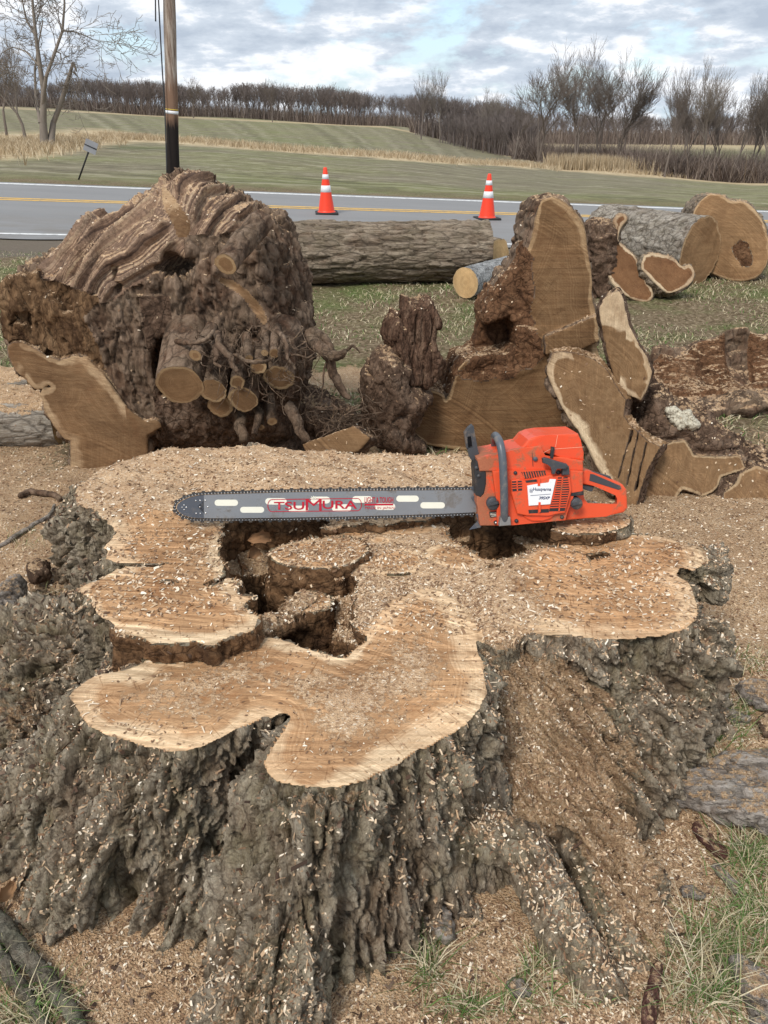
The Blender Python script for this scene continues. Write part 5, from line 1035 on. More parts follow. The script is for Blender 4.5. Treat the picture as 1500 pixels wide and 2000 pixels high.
put_tree('slim1', 822, 150, 136, 'left one of two slim pale bare trees standing before the wood', rz=.2, wid=.8)
put_tree('slim2', 858, 150, 128, 'right one of two slim pale bare trees standing before the wood', rz=1.9, wid=.8)
put_tree('slim2', 958, 140, 168, 'mid-sized bare tree between the two slim trees and the right-hand cluster', rz=2.9, wid=1.1)
put_tree('slim1', 536, 230, 150, 'bare tree rising a little above the far wood behind the field', rz=.9, wid=1.)
put_tree('slim1', 385, 240, 146, 'pale bare tree rising above the wood just right of the utility pole', rz=4.9, wid=1.3)
for k, (px, Y, tr, ky) in enumerate([(1305, 78, 118, 'slim1'), (1340, 84, 104, 'vase2'), (1372, 82, 110, 'slim2'), (1405, 86, 122, 'vase1'), (1440, 80, 132, 'slim1'), (1470, 84, 118, 'vase2'), (1500, 80, 112, 'slim2'), (1535, 84, 120, 'vase1')]):
    put_tree(ky, px, Y, tr, ['slim bare tree at the left end of the right-hand row', 'many-stemmed bare tree second from the left in the right-hand row', 'paler slim bare tree third in the right-hand row', 'vase-shaped bare tree in the middle of the right-hand row', 'lowest slim bare tree in the right-hand row', 'many-stemmed bare tree near the right picture edge', 'pale bare tree standing on the right picture edge', 'bare tree cut off by the right picture edge'][k], 'bare trees along the right thicket', rz=k*1.3, wid=.75)
# old broken tree on the left
def spx(pts, rr, Y): 
    P_ = [Vector(pz(a, b, Y+dy)) for a, b, dy in pts]; return [(P_[i], P_[i+1], rr[i], rr[i+1]) for i in range(len(P_)-1)]
lt = []; YL = 52.0; zL = lambda px_: px_/1500*46.5
LIMBS = [([(88, 290, 0), (84, 240, 0), (86, 180, 0), (78, 130, 0), (70, 70, 0), (64, 10, 0), (60, -60, 0)], [18, 13, 10, 8, 6, 4.5, 3]), ([(98, 290, 0), (104, 240, .5), (118, 205, .5), (130, 165, .6), (143, 122, .6), (150, 140, .6)], [15, 10, 9, 8, 5, 3]),
         ([(82, 210, 0), (90, 150, -.5), (108, 100, -.5), (122, 60, -.5), (126, 10, -.5), (124, -50, -.5)], [8, 6.5, 5.5, 4.5, 3.5, 2]), ([(70, 70, 0), (52, 40, .5), (45, 10, .5), (40, -40, .5)], [4.5, 3.5, 2.5, 1.5]),
         ([(78, 240, 0), (70, 190, 1), (68, 140, 1.5), (74, 90, 1.5), (84, 40, 2)], [6, 5, 4, 3, 2]), ([(122, 60, -.5), (145, 62, 0), (168, 70, 0), (182, 78, .5)], [3.2, 2.6, 1.8, 1]), ([(78, 130, 0), (50, 100, .5), (25, 92, .8), (8, 100, 1)], [3.4, 2.6, 1.8, 1]), ([(108, 100, -.5), (118, 104, 0), (120, 118, 0)], [2, 2, 1.5]), ([(143, 140, .6), (152, 150, .6)], [4, 2])]
rg = random.Random(3)
for pts, rr in LIMBS: lt += spx(pts, [zL(r)*.52 for r in rr], YL)
tw = []
for (a_, b_, r0_, r1_) in list(lt):
    if r0_ > zL(7)*.52: continue
    for k in range(3):
        p = a_.lerp(b_, rg.random()); dd = ((b_-a_).normalized()+Vector((rg.gauss(0, .8), rg.gauss(0, .8), rg.gauss(0, .5)))).normalized(); L_ = rg.uniform(.9, 2.6)
        def rec(p, d, L, r, lv):
            for i in range(3):
                d = (d+Vector((rg.gauss(0, .22), rg.gauss(0, .22), rg.gauss(0, .15)+.05))).normalized(); e = p+d*L/3; tw.append((p.copy(), e.copy(), r, r*.8)); p = e; r *= .8
                if lv < 3: rec(p, (d+Vector((rg.gauss(0, .8), rg.gauss(0, .8), rg.gauss(0, .6)))).normalized(), L*.55, r*.6, lv+1)
        rec(p, dd, L_, min(r1_*.4, .05), 0)
bL = pz(92, 290, YL); th = thing('old_tree', 'old broken bare tree with two leaning trunks in dry grass at the far left', 'tree', bL)
V, q = seg_mesh(lt, 8); link('trunk', mesh_np('trunk', V-bL, q, M_trp), th); V, q = seg_mesh(tw, 3, .012); link('crown', mesh_np('crown', V-bL, q, M_trp), th)
put_tree('slim2', 55, 58, 60, 'thin young tree standing behind the old broken tree', rz=2., wid=1.1); put_tree('open', 20, 70, 80, 'thin twiggy tree at the left edge behind the old broken tree', rz=1., wid=1.)
# the far wood: one mass
SM = [seg_mesh(grow(seed=100+k, H=13, levels=3, spread=.50, trunk_frac=.34, up=.35, split=(3, 3)), 3, .042) for k in range(8)]
print('wood segs', [len(s[1])//3 for s in SM])
rng = np.random.RandomState(11); VV, QQ, off = [], [], 0
def wood_add(px, Y, Hrow=None, s_=None):
    global off
    q = onY(px, 300, Y); X_ = q[0]; g_ = float(terrain_z(np.array([X_]), np.array([Y]))[0]); v, f = SM[rng.randint(8)]
    a_ = rng.uniform(0, 6.28); cs, sn = math.cos(a_), math.sin(a_); Hm = v[:, 2].max()
    sc_ = (onY(px, Hrow, Y)[2]-g_)/Hm
    VV.append(np.stack([(v[:, 0]*cs-v[:, 1]*sn)*sc_*.9+X_, (v[:, 0]*sn+v[:, 1]*cs)*sc_*.9+Y, v[:, 2]*sc_+g_-.2], 1)); QQ.append(f+off); off += len(v)
toprow = lambda px: np.interp(px, [-200, 0, 100, 250, 400, 550, 700, 850, 950, 1050, 1500], [150, 150, 158, 152, 160, 162, 172, 182, 192, 222, 238])
for k in range(720):
    px = rng.uniform(-150, 1040); Y = rng.choice([266, 275, 290, 310]) if px < 800 else rng.choice([180, 210, 250]); Y += rng.uniform(-4, 4); wood_add(px, Y, toprow(px)+rng.normal()*4+4+7*math.sin(px/37)*math.sin(px/91))
for k in range(420):
    px = rng.uniform(900, 1650); wood_add(px, rng.uniform(300, 400), 226+rng.normal()*7)
for k in range(140):
    px = rng.uniform(860, 1040); wood_add(px, np.interp(px, [860, 1040], [150, 105])+rng.uniform(0, 25), 225+rng.normal()*8)
wv_ = np.concatenate(VV); o = link('far_wood', mesh_np('far_wood', wv_, np.concatenate(QQ), M_trf)); tag(o, 'leafless grey-brown wood along the far side of the fields', kind='stuff')
# undergrowth: upright stems that close the wood near the ground
def stems(name, label, n, pos, hgt_, wd, mat, lean=.15, seed=1):
    rg_ = np.random.RandomState(seed); P_ = np.array([pos(rg_) for _ in range(n)]); h_ = hgt_*rg_.uniform(.5, 1.1, n); a_ = rg_.uniform(0, PI, n); w_ = wd*rg_.uniform(.5, 1.2, n)
    ln = rg_.normal(size=(n, 2))*lean*h_[:, None]; dx = np.stack([np.cos(a_)*w_, np.sin(a_)*w_, 0*w_], 1); mid = P_+np.stack([ln[:, 0]*.4, ln[:, 1]*.4, h_*.55], 1); tp = P_+np.stack([ln[:, 0], ln[:, 1], h_], 1)
    V = np.stack([P_-dx, P_+dx, mid+dx*.7, mid-dx*.7, tp], 1).reshape(-1, 3); o_ = (np.arange(n)*5)[:, None]
    shd = np.repeat(rg_.uniform(0, 1, n), 5)
    ob = link(name, mesh_np(name, V, [o_+np.array([[0, 1, 2, 3]]), o_+np.array([[3, 2, 4]])], mat, dict(rv=shd))); return tag(ob, label, kind='stuff')
def mblade(name, stops):
    m, t = newmat(name); finish_mat(t, t.ramp(t.attr('rv'), stops), .8, None, .15); return m
M_brush = mblade('brush_stems', [(0, (.085, .062, .052)), (.5, (.17, .13, .11)), (1, (.30, .245, .20))]); M_reed = mblade('dry_reeds', [(0, (.28, .20, .12)), (.5, (.44, .345, .22)), (1, (.60, .50, .35))])
def pos_wood(r):
    px = r.uniform(-150, 1040); Y = (262+r.uniform(0, 30)) if px < 800 else np.interp(px, [800, 1040], [200, 105])+r.uniform(0, 25); X_ = onY(px, 300, Y)[0]; return (X_, Y, float(terrain_z(X_, Y))-.2)
def pos_wood2(r):
    px = r.uniform(900, 1650); Y = r.uniform(300, 400); X_ = onY(px, 300, Y)[0]; return (X_, Y, float(terrain_z(X_, Y))-.2)
stems('undergrowth', 'low dark edge of the wood in the distance behind the right-hand trees', 12000, pos_wood2, 6.0, .13, M_brush, .25, 33)
stems('undergrowth', 'dense dark undergrowth at the foot of the far wood', 24000, pos_wood, 4.5, .07, M_brush, .25, 3)
def pos_thick(r):
    px = r.uniform(1000, 1620); Y = np.interp(px, [1000, 1180, 1250, 1620], [104, 96, 82, 74])+r.uniform(0, 16); X_ = onY(px, 300, Y)[0]; return (X_, Y, float(terrain_z(X_, Y))-.1)
stems('thicket', 'tangled brown leafless thicket under the trees at the right', 11000, pos_thick, 3.0, .03, M_brush, .35, 4)
stems('thicket', 'low dense brush at the foot of the right-hand trees', 14000, pos_thick, 2.0, .045, M_brush, .45, 14)
def pos_reed(r):
    px = 1060+abs(r.normal())*70+r.uniform(0, 90); Y = 81+r.uniform(0, 5); X_ = onY(px, 300, Y)[0]; return (X_, Y, float(terrain_z(X_, Y)))
stems('reeds', 'patch of tall straw-coloured reeds in front of the right-hand cluster of trees', 4200, pos_reed, 1.5, .03, M_reed, .12, 5)
srow = lambda px: np.interp(px, [0, 100, 210, 300, 500, 750, 1000, 1250, 1500], [288, 280, 268, 272, 288, 306, 322, 338, 356])
def row_to_Y(px, row_):
    Ys = np.linspace(22, 120, 60); zz_ = terrain_z((px-750)/1500*(Ys*math.cos(PITCH)+1), Ys); rr_ = 1000+1500*np.tan(np.arctan2(CAMH-zz_, Ys)-PITCH); return float(np.interp(-row_, -rr_, Ys))
CY = {px: [row_to_Y(px, srow(px)+d_) for d_ in (12, 0, -8)] for px in range(-100, 1700, 50)}
def pos_strip(r):
    px = r.uniform(-80, 1600) if r.rand() > .3 else r.uniform(-80, 300); k = int(px//50)*50; a_ = CY[max(k, -100)]; Y = a_[1]+r.normal()*(2.4 if px > 250 else 6); X_ = onY(px, 300, Y)[0]; return (X_, Y, float(terrain_z(X_, Y)))
stems('dry_grass', 'tall pale dry grass along the ditch between the two fields', 22000, pos_strip, .50, .022, M_reed, .5, 6)
print('trees', time.time()-T00)
# ================================================================ chainsaw
TS = math.radians(13)
fS = frame(935, 1010, 2.0, (0.03, -math.cos(TS), math.sin(TS)))
SO, SU, SV, SN = fS
saw = thing('chainsaw', 'orange chainsaw with a very long grey guide bar standing across the stump top', 'chainsaw', onplane(1030, 1026, SO, SN))
sb_ = np.array(saw.location)
def sxy(a, b, w_): return onplane(a, b, SO+SN*w_, SN)
import bmesh
def ext(name, poly, w0, w1, mat, bev=.0025, seg=2, parent=None, smooth_it=0, taper=0.0):
    """solid plate: outline traced on the plane w0 (front), going back to w1"""
    uv = to_uv(fS, poly, w0)
    if smooth_it: uv = smooth_poly(uv, smooth_it)
    bm = bmesh.new(); ar = sum(uv[i][0]*uv[(i+1) % len(uv)][1]-uv[(i+1) % len(uv)][0]*uv[i][1] for i in range(len(uv)))
    if ar < 0: uv = uv[::-1]
    c = uv.mean(0); f_ = [bm.verts.new(SO+SU*u+SV*v+SN*w0-sb_) for u, v in uv]; b_ = [bm.verts.new(SO+SU*(c[0]+(u-c[0])*(1+taper))+SV*(c[1]+(v-c[1])*(1+taper))+SN*w1-sb_) for u, v in uv]
    bm.faces.new(f_); bm.faces.new(b_[::-1]); n = len(uv)
    for i in range(n): j = (i+1) % n; bm.faces.new((f_[j], f_[i], b_[i], b_[j]))
    if bev:
        es = [e for e in bm.edges if any(len(f.verts) > 4 or f.calc_area() > 0 for f in e.link_faces) and (e.verts[0] in f_ and e.verts[1] in f_ or e.calc_face_angle(0) > .5)]
        bmesh.ops.bevel(bm, geom=es, offset=bev, segments=seg, affect='EDGES', profile=.6, clamp_overlap=True)
    bmesh.ops.triangulate(bm, faces=[f for f in bm.faces if len(f.verts) > 4])
    me = bpy.data.meshes.new(name); bm.to_mesh(me); bm.free(); me.materials.append(mat)
    return link(name, me, parent or saw)
def boxes(name, quads, w0, w1, mat, parent=None):
    V, Q = [], []
    for q4 in quads:
        uv = to_uv(fS, q4, w0); o_ = len(V)
        for w_ in (w0, w1): V += [SO+SU*u+SV*v+SN*w_-sb_ for u, v in uv]
        Q += [(o_, o_+1, o_+2, o_+3), (o_+7, o_+6, o_+5, o_+4)]+[(o_+(i+1) % 4, o_+i, o_+4+i, o_+4+(i+1) % 4) for i in range(4)]
    return link(name, mesh_np(name, np.array(V), np.array(Q), mat, smooth=False), parent or saw)
def disc(name, px, py, rpx, w0, w1, mat, parent=None, n=28, slot=None):
    c = sxy(px, py, w0); r = rpx/1500*2.25; th_ = np.linspace(0, 2*PI, n, endpoint=False); V = []
    for w_, k in ((w0-.0015, 1.0), (w0, .90), (w1, 1.0)): V += [c+SN*(w_-w0)+SU*r*k*math.cos(t_)+SV*r*k*math.sin(t_)-sb_ for t_ in th_]
    i = np.arange(n); j = (i+1) % n; Q = np.concatenate([np.stack([i, j, n+j, n+i], 1), np.stack([2*n+i, 2*n+j, j, i], 1)]); V.append(c+0*SN-sb_)
    T_ = np.stack([n+i, n+j, 0*i+3*n], 1); return link(name, mesh_np(name, np.array(V), [Q, T_], mat), parent or saw)
def msaw(name, col, rough=.38, dirt=.35, dcol=(.16, .085, .045), spec=.45, dscale=22, metal=0., left=0.):
    m, t = newmat(name); co = t.n('ShaderNodeTexCoord').outputs['Object']; n = t.noise(co, dscale, 7, .72, .3); n2 = t.noise(co, 7, 4, .6); n3 = t.noise(co, 240, 3, .6)
    c = t.mix(t.ramp(n2, [(.35, .25), (.65, 0.)]), col, [x*.72 for x in col]); sp = t.n('ShaderNodeSeparateXYZ'); t.nt.links.new(co, sp.inputs[0])
    lf = t.math('MULTIPLY', t.math('SUBTRACT', -0.09, sp.outputs[0]), left*3.0); f = t.math('ADD', n, t.math('MAXIMUM', lf, 0.0)) if left else n
    fm = t.ramp(f, [(.53, 0.), (.64, dirt)]); c = t.mix(fm, c, t.mix(n3, dcol, [x*2.2 for x in dcol])); rg_ = t.math('ADD', rough, t.math('MULTIPLY', fm, .5), clamp=True)
    finish_mat(t, c, rg_, t.bump(t.math('MULTIPLY', fm, n3), .5, .002), spec, metal); return m
M_or = msaw('orange_saw_plastic', (.74, .085, .024), .45, .75, left=1.6); M_or2 = msaw('clean_orange_plastic', (.80, .078, .020), .34, .35); M_dk = msaw('dark_grey_plastic', (.052, .054, .060), .45, .3, (.2, .14, .09)); M_dk2 = msaw('black_metal_housing', (.022, .022, .024), .6, .4, (.12, .08, .055))
M_bar = msaw('brushed_grey_steel', (.29, .30, .315), .42, .7, (.12, .105, .09), .5, 14, .55); M_nose = msaw('dark_blue_grey_nose', (.075, .085, .105), .5, .25, (.2, .16, .12)); M_slot = plainmat('cream_filler', (.82, .80, .68), .6, .3, var=.1); M_red = plainmat('red_print', (.50, .015, .035), .5, .3, nscale=120, var=.3); M_chain = msaw('chain_steel', (.085, .082, .08), .4, .5, (.12, .09, .06), .5, 60, .8); M_riv = plainmat('bright_steel', (.75, .75, .74), .25, .5, .9, 50, .1)
M_wh = plainmat('white_plate', (.80, .81, .82), .35, .5, var=.06); M_nav = plainmat('navy_print', (.015, .03, .11), .5); M_handle = msaw('handle_rubber', (.085, .098, .115), .38, .35, (.22, .17, .12), .5)
# guide bar
top_e = [(917, 957), (850, 957.6), (760, 958.6), (660, 960), (560, 961.8), (470, 964.4), (420, 966), (398, 967)]; bot_e = [(398, 1012), (440, 1012.4), (560, 1011), (660, 1009), (780, 1006), (860, 1003.5), (917, 1001)]
nose = [(398, 967), (385, 968.5), (370, 972), (356, 978), (347, 985), (345, 992), (349, 1000), (359, 1006.5), (372, 1010.5), (385, 1012)]
wB = -.085
bar = ext('guide_bar', top_e[:-1]+[(398, 967), (398, 977), (386, 989.5), (398, 1002), (398, 1012)]+bot_e[1:]+[(940, 1000), (940, 957)], wB, wB-.005, M_bar, 0)
ext('bar_nose', nose+[(398, 1012), (398, 1002), (386, 989.5), (398, 977)], wB+.0006, wB-.0055, M_nose, 0, parent=bar)
for a, b in ((359.5, 986.5), (355.5, 991), (364, 991), (359.5, 995.5)): disc('rivet', a, b, 1.5, wB+.0018, wB, M_riv, bar, 8)
for a, b in ((382.5, 978), (391, 978), (401, 977.5), (390, 990.5), (406, 990), (383, 1003), (391, 1003), (402, 1002.3)): disc('rivet', a, b, 1.7, wB+.0018, wB, M_riv, bar, 8)
SL = [(419, 465, 976, 988), (469, 516, 990, 1001.5), (518, 560, 973, 985.5), (563, 603, 987.6, 1000), (607, 645, 970, 983.5), (648, 686, 985, 999), (688, 727.5, 969, 982), (732, 772, 983, 996), (774, 818, 968, 980), (821, 869, 981, 993)]
for a, b, c_, d in SL:
    r_ = (d-c_)/2; m_ = (c_+d)/2; sh = -.02*(a-600)/10*0
    pl = [(b-r_+r_*math.cos(t_), m_+r_*math.sin(t_)) for t_ in np.linspace(-PI/2, PI/2, 8)]+[(a+r_+r_*math.cos(t_), m_+r_*math.sin(t_)) for t_ in np.linspace(PI/2, 3*PI/2, 8)]
    ext('bar_slot', pl, wB+.0005, wB-.001, M_slot, 0, parent=bar)
def text(name, s_, px0, px1, base_py, hpx, w_, mat, parent, bold=0.0, skew=0.0, slope=0.0):
    cu = bpy.data.curves.new(name, 'FONT'); cu.body = s_; cu.size = 1; cu.extrude = .0; cu.offset = bold; cu.shear = skew; cu.fill_mode = 'FRONT'
    tmp = bpy.data.objects.new('t', cu); COL.objects.link(tmp); dg = bpy.context.evaluated_depsgraph_get(); me = bpy.data.meshes.new_from_object(tmp.evaluated_get(dg)); bpy.data.objects.remove(tmp)
    co = np.empty(len(me.vertices)*3, np.float32); me.vertices.foreach_get('co', co); co = co.reshape(-1, 3); lo_, hi_ = co.min(0), co.max(0)
    A_ = sxy(px0, base_py, w_); B_ = sxy(px1, base_py+slope, w_); T_ = sxy(px0, base_py-hpx, w_); u_ = (co[:, 0]-lo_[0])/(hi_[0]-lo_[0]); v_ = (co[:, 1]-lo_[1])/(hi_[1]-lo_[1])
    if name == 'brand_lettering': v_ = (co[:, 1]-min(lo_[1], 0))/(hi_[1]-min(lo_[1], 0))
    W_3 = A_+u_[:, None]*(B_-A_)+v_[:, None]*(T_-A_)-sb_; me.vertices.foreach_set('co', W_3.astype(np.float32).ravel()); me.update(); me.name = name; me.materials.clear(); me.materials.append(mat); return link(name, me, parent)
wT = wB+.0016
text('bar_lettering', 'TSU', 535, 594, 995.6, 15.6, wT, M_red, bar, .012); text('bar_lettering', 'M', 597, 628, 997, 22, wT, M_red, bar, .0); text('bar_lettering', 'URA', 630, 697, 993.8, 16, wT, M_red, bar, .012)
text('bar_lettering', 'LIGHT & TOUGH', 712, 768, 982, 11, wT, M_red, bar, .012); text('bar_lettering', 'MADE IN JAPAN', 713, 770, 996, 6.5, wT, M_red, bar, .0)
def line_loop(name, pts, hw, w_, mat, parent, closed=True):
    P_ = np.array([sxy(a, b, w_) for a, b in pts]); n = len(P_); nx = np.roll(P_, -1, 0); pv = np.roll(P_, 1, 0)
    if not closed: nx[-1] = P_[-1]; pv[0] = P_[0]
    tg = nx-pv; tg /= np.linalg.norm(tg, axis=1)[:, None]; nm_ = np.cross(SN, tg); V = np.concatenate([P_+nm_*hw, P_-nm_*hw])-sb_; k = np.arange(n if closed else n-1); k2 = (k+1) % n
    return link(name, mesh_np(name, V, np.stack([k, n+k, n+k2, k2], 1)[:, ::-1], mat, smooth=False), parent)
ov = [(698+8*math.cos(t_), 985.5+12.0*math.sin(t_)) for t_ in np.linspace(-PI/2, PI/2, 9)]+[(531+8*math.cos(t_), 987.5+11.8*math.sin(t_)) for t_ in np.linspace(PI/2, 3*PI/2, 9)]
line_loop('bar_outline_print', ov, .0011, wT-.0003, M_red, bar)
boxes('red_print_bar', [[(712, 984), (768, 983.6), (768, 987), (712, 987.4)]], wT-.0003, wT-.0005, M_red, bar)
# small red maple mark inside the M
for k in range(5):
    a_ = PI/2+(k-2)*.62; cx, cy = 612, 975; boxes('leaf_mark', [[(cx, cy+1), (cx+5.5*math.cos(a_-.16), cy-5.5*math.sin(a_-.16)), (cx+7*math.cos(a_), cy-7*math.sin(a_)), (cx+5.5*math.cos(a_+.16), cy-5.5*math.sin(a_+.16))]], wT+.0004, wT+.0002, M_slot, bar)
# chain round the bar
path = [(930, 953.6)]+[(a, b-3.2) for a, b in top_e]+[(385, 965), (368, 968.5), (352, 975.5), (343, 983.5), (340.5, 992), (345.5, 1002), (357, 1009.5), (371, 1014), (385, 1015.5)]+[(a, b+3.2) for a, b in bot_e]+[(925, 1004)]
pv_ = np.array([to_uv(fS, [q_], wB)[0] for q_ in path]); sg_ = np.concatenate([[0], np.cumsum(np.linalg.norm(np.diff(pv_, axis=0), axis=1))]); Lc = sg_[-1]; pitch = .0098
V1, Q1, V2, Q2 = [], [], [], []
def cbox(Vl, Ql, c2, tg, su, sv_, w0, w1, tri=False):
    nm_ = np.array([-tg[1], tg[0]]); o_ = len(Vl); cs_ = [(-su, -sv_), (su, -sv_), (su*(.5 if tri else .8), sv_), (-su*.8 if not tri else -su, sv_*(1 if not tri else .6))]
    for w_ in (w0, w1):
        for a_, b_ in cs_: p_ = c2+tg*a_+nm_*b_; Vl.append(SO+SU*p_[0]+SV*p_[1]+SN*w_-sb_)
    Ql += [(o_, o_+1, o_+2, o_+3), (o_+7, o_+6, o_+5, o_+4)]+[(o_+(i+1) % 4, o_+i, o_+4+i, o_+4+(i+1) % 4) for i in range(4)]
s_ = .002; k = 0
while s_ < Lc:
    p_ = np.array([np.interp(s_, sg_, pv_[:, 0]), np.interp(s_, sg_, pv_[:, 1])]); p2_ = np.array([np.interp(s_+.002, sg_, pv_[:, 0]), np.interp(s_+.002, sg_, pv_[:, 1])]); tg = p2_-p_
    if np.linalg.norm(tg) < 1e-6: break
    tg /= np.linalg.norm(tg); nm_ = np.array([-tg[1], tg[0]])
    cbox(V1, Q1, p_, tg, .0046, .0034, wB+.0012, wB-.0062); 
    if k % 3 == 0: cbox(V1, Q1, p_+nm_*(-.0052), tg, .0052, .0030, wB+.0016, wB-.0010, True)
    cbox(V2, Q2, p_+tg*.0049, tg, .0013, .0013, wB+.0019, wB+.0008); s_ += pitch; k += 1
ch = link('saw_chain', mesh_np('saw_chain', np.array(V1), np.array(Q1), M_chain, smooth=False), saw); ch['kind'] = 'stuff'
cr2 = link('chain_rivets', mesh_np('chain_rivets', np.array(V2), np.array(Q2), M_riv, smooth=False), ch); cr2['kind'] = 'stuff'
# body
ext('crankcase', [(936, 905), (1000, 898), (1135, 905), (1136, 990), (1110, 1014), (1000, 1022), (945, 1024), (934, 985)], -.045, -.185, M_dk2, .006)
ext('cylinder_cover', [(932, 896), (946, 892), (970, 888), (994, 881.5), (1017, 876), (1057, 870), (1062, 880), (1060, 893), (1100, 893), (1139, 900), (1140, 921), (1100, 917), (1000, 919), (937, 921)], -.012, -.175, M_or, .006, 3)
cvr = ext('filter_cover', [(1017, 877), (1032, 859), (1046, 853), (1065, 850), (1130, 847.5), (1134, 858), (1141, 884), (1141, 901), (1100, 894), (1063, 885), (1057, 872)], -.020, -.165, M_or2, .008, 3)
line_loop('cover_seam', [(1062, 884), (1075, 877.5), (1140, 873)], .0006, -.0188, plainmat('pale_edge', (.9, .45, .3)), saw, False); line_loop('cover_seam', [(1089, 850), (1085, 873)], .0006, -.0188, plainmat('pale_edge_line', (.9, .45, .3)), saw, False)
ext('chain_brake_cover', [(932, 897), (940, 895), (972, 921), (975, 960), (975, 1027), (938, 1027), (936, 1000), (931, 985), (932, 940)], -.020, -.10, M_or, .004)
ext('side_panel', [(962, 921), (1000, 919), (1100, 918), (1139, 921), (1139, 960), (1118, 966), (1105, 1017), (1040, 1022), (1000, 1026), (972, 1027), (970, 980)], .000, -.055, M_or, .005, 3)
fan = ext('starter_cover', [(999, 939), (1013, 936), (1032, 944), (1040, 936), (1076, 928), (1090, 930), (1114, 933), (1117, 958), (1104, 1002), (1072, 1007), (1030, 1008), (1010, 1004), (999, 965)], .014, -.004, M_or, .005, 3)
# vents: dark plates imitate the shaded openings, orange ribs in front
vent_shade = ext('vent_shade', [(1018, 922), (1065, 919), (1069, 931), (1025, 935)], .0006, -.001, M_dk2, 0, parent=fan)
for k in range(10): x0 = 1020+k*5.0; boxes('vent_rib', [[(x0, 921.5), (x0+1.8, 921.3), (x0+5.6, 934), (x0+3.8, 934.2)]], .0032, .0006, M_or, vent_shade)
vent_shade = ext('vent_shade', [(1000, 940), (1019, 939), (1020, 958), (1001, 960)], .0146, .013, M_dk2, 0, parent=fan)
boxes('vent_rib', [[(999, 943.6+k*4.8), (1020, 942.4+k*4.8), (1020, 944.2+k*4.8), (999, 945.4+k*4.8)] for k in range(3)]+[[(1008.5, 939), (1011, 939), (1012, 959), (1009.5, 959)]], .0166, .0146, M_or, vent_shade)
vent_shade = ext('vent_shade', [(1090, 932), (1109, 932), (1112, 957), (1103, 998), (1072, 999), (1076, 984), (1082, 972)], .0146, .013, M_dk2, 0, parent=fan)
ribs = [[(1072, 935.5+k*4.6+.0), (1115, 934.6+k*4.6), (1115, 936.4+k*4.6), (1072, 937.5+k*4.6)] for k in range(13)]
ribs = [[(max(q_[0], 1088 if q_[1] < 945 else 1088-(q_[1]-945)*.31), q_[1]) for q_ in rb][:1]+[(1111 if rb[1][1] < 958 else 1111-(rb[1][1]-958)*.19, rb[1][1]), (1111 if rb[2][1] < 958 else 1111-(rb[2][1]-958)*.19, rb[2][1])]+[(max(rb[3][0], 1088 if rb[3][1] < 945 else 1088-(rb[3][1]-945)*.31), rb[3][1])] for rb in ribs]
boxes('vent_rib', ribs+[[(1098, 931), (1100.4, 931), (1093, 999), (1090.6, 999)]], .0168, .0146, M_or, vent_shade)
vent_shade = ext('vent_shade', [(1032, 996), (1072, 994), (1072, 1001), (1033, 1003)], .0146, .013, M_dk2, 0, parent=fan); boxes('vent_rib', [[(1051, 994), (1055, 994), (1055, 1003), (1051, 1003)]], .0166, .0146, M_or, vent_shade)
vent_shade = ext('vent_shade', [(1026, 939), (1048, 936), (1049, 941), (1028, 943)], .0146, .013, M_dk2, 0, parent=fan)
plate = ext('name_plate', [(1030, 949), (1052, 945), (1072, 943), (1074, 936), (1086, 936.5), (1075, 985), (1033, 988)], .0185, .014, M_wh, .0012)
boxes('plate_clip', [[(1050.5, 934), (1055, 934), (1055, 949), (1050.5, 949)], [(1052, 981), (1056, 981), (1056, 1000), (1052, 1000)]], .021, .014, M_or2)
text('brand_lettering', 'Husqvarna', 1041.5, 1076.5, 960.5, 8.2, .0192, M_nav, plate, .02); text('brand_lettering', '395XP', 1052.5, 1074, 975.5, 5.8, .0192, M_nav, plate, .03, .25)
line_loop('print_line', [(1036, 968), (1075.5, 965)], .0006, .0192, M_nav, plate, False)
line_loop('logo_mark', [(1035, 955.5), (1036.5, 955.5), (1037, 954.4), (1038, 955.5), (1040, 955.5), (1040, 961.5), (1037.5, 962.2), (1035, 961.5)], .0005, .0192, M_nav, plate); boxes('logo_mark', [[(1036.2, 957), (1036.9, 957), (1036.9, 960.8), (1036.2, 960.8)], [(1038.2, 957), (1038.9, 957), (1038.9, 960.8), (1038.2, 960.8)], [(1036.9, 958.6), (1038.2, 958.6), (1038.2, 959.3), (1036.9, 959.3)]], .0194, .0192, M_nav, plate)
# rear handle
rh = ext('rear_handle', [(1136, 917), (1149, 919.5), (1180, 931), (1217, 947), (1225, 957), (1226.5, 993), (1219, 1001.5), (1184, 1009), (1105, 1017), (1110, 985), (1116, 969), (1141, 967), (1141, 984), (1145, 988.5), (1205, 990.5), (1210.5, 986), (1211.5, 972), (1206, 962.5), (1161, 949.5), (1136, 946)], -.030, -.072, M_or, .009, 3)
ext('handle_grip', [(1153, 925.5), (1160, 926.5), (1212, 949), (1214, 955), (1208, 957), (1151, 939)], -.0285, -.034, M_dk, .001, parent=rh)
ext('throttle_lockout', [(1152, 920), (1160, 922), (1193, 931), (1195, 936), (1185, 938), (1150, 926)], -.045, -.060, M_dk, .002, parent=rh); ext('trigger', [(1136, 947), (1161, 950), (1157, 960.5), (1152, 960), (1136, 954)], -.040, -.058, M_dk, .002, parent=rh)
for nm_, px_, py_, r_, w_ in (('fuel_cap', 1127, 984.5, 11.5, .004), ('oil_cap', 964, 984.5, 13, -.006)):
    c_ = disc(nm_, px_, py_, r_, w_+.006, w_-.03, M_dk); ext('cap_ridge', [(px_-9, py_+4), (px_-8, py_-1), (px_+9, py_-5), (px_+10, py_)], w_+.012, w_+.004, M_dk, .001, parent=c_)
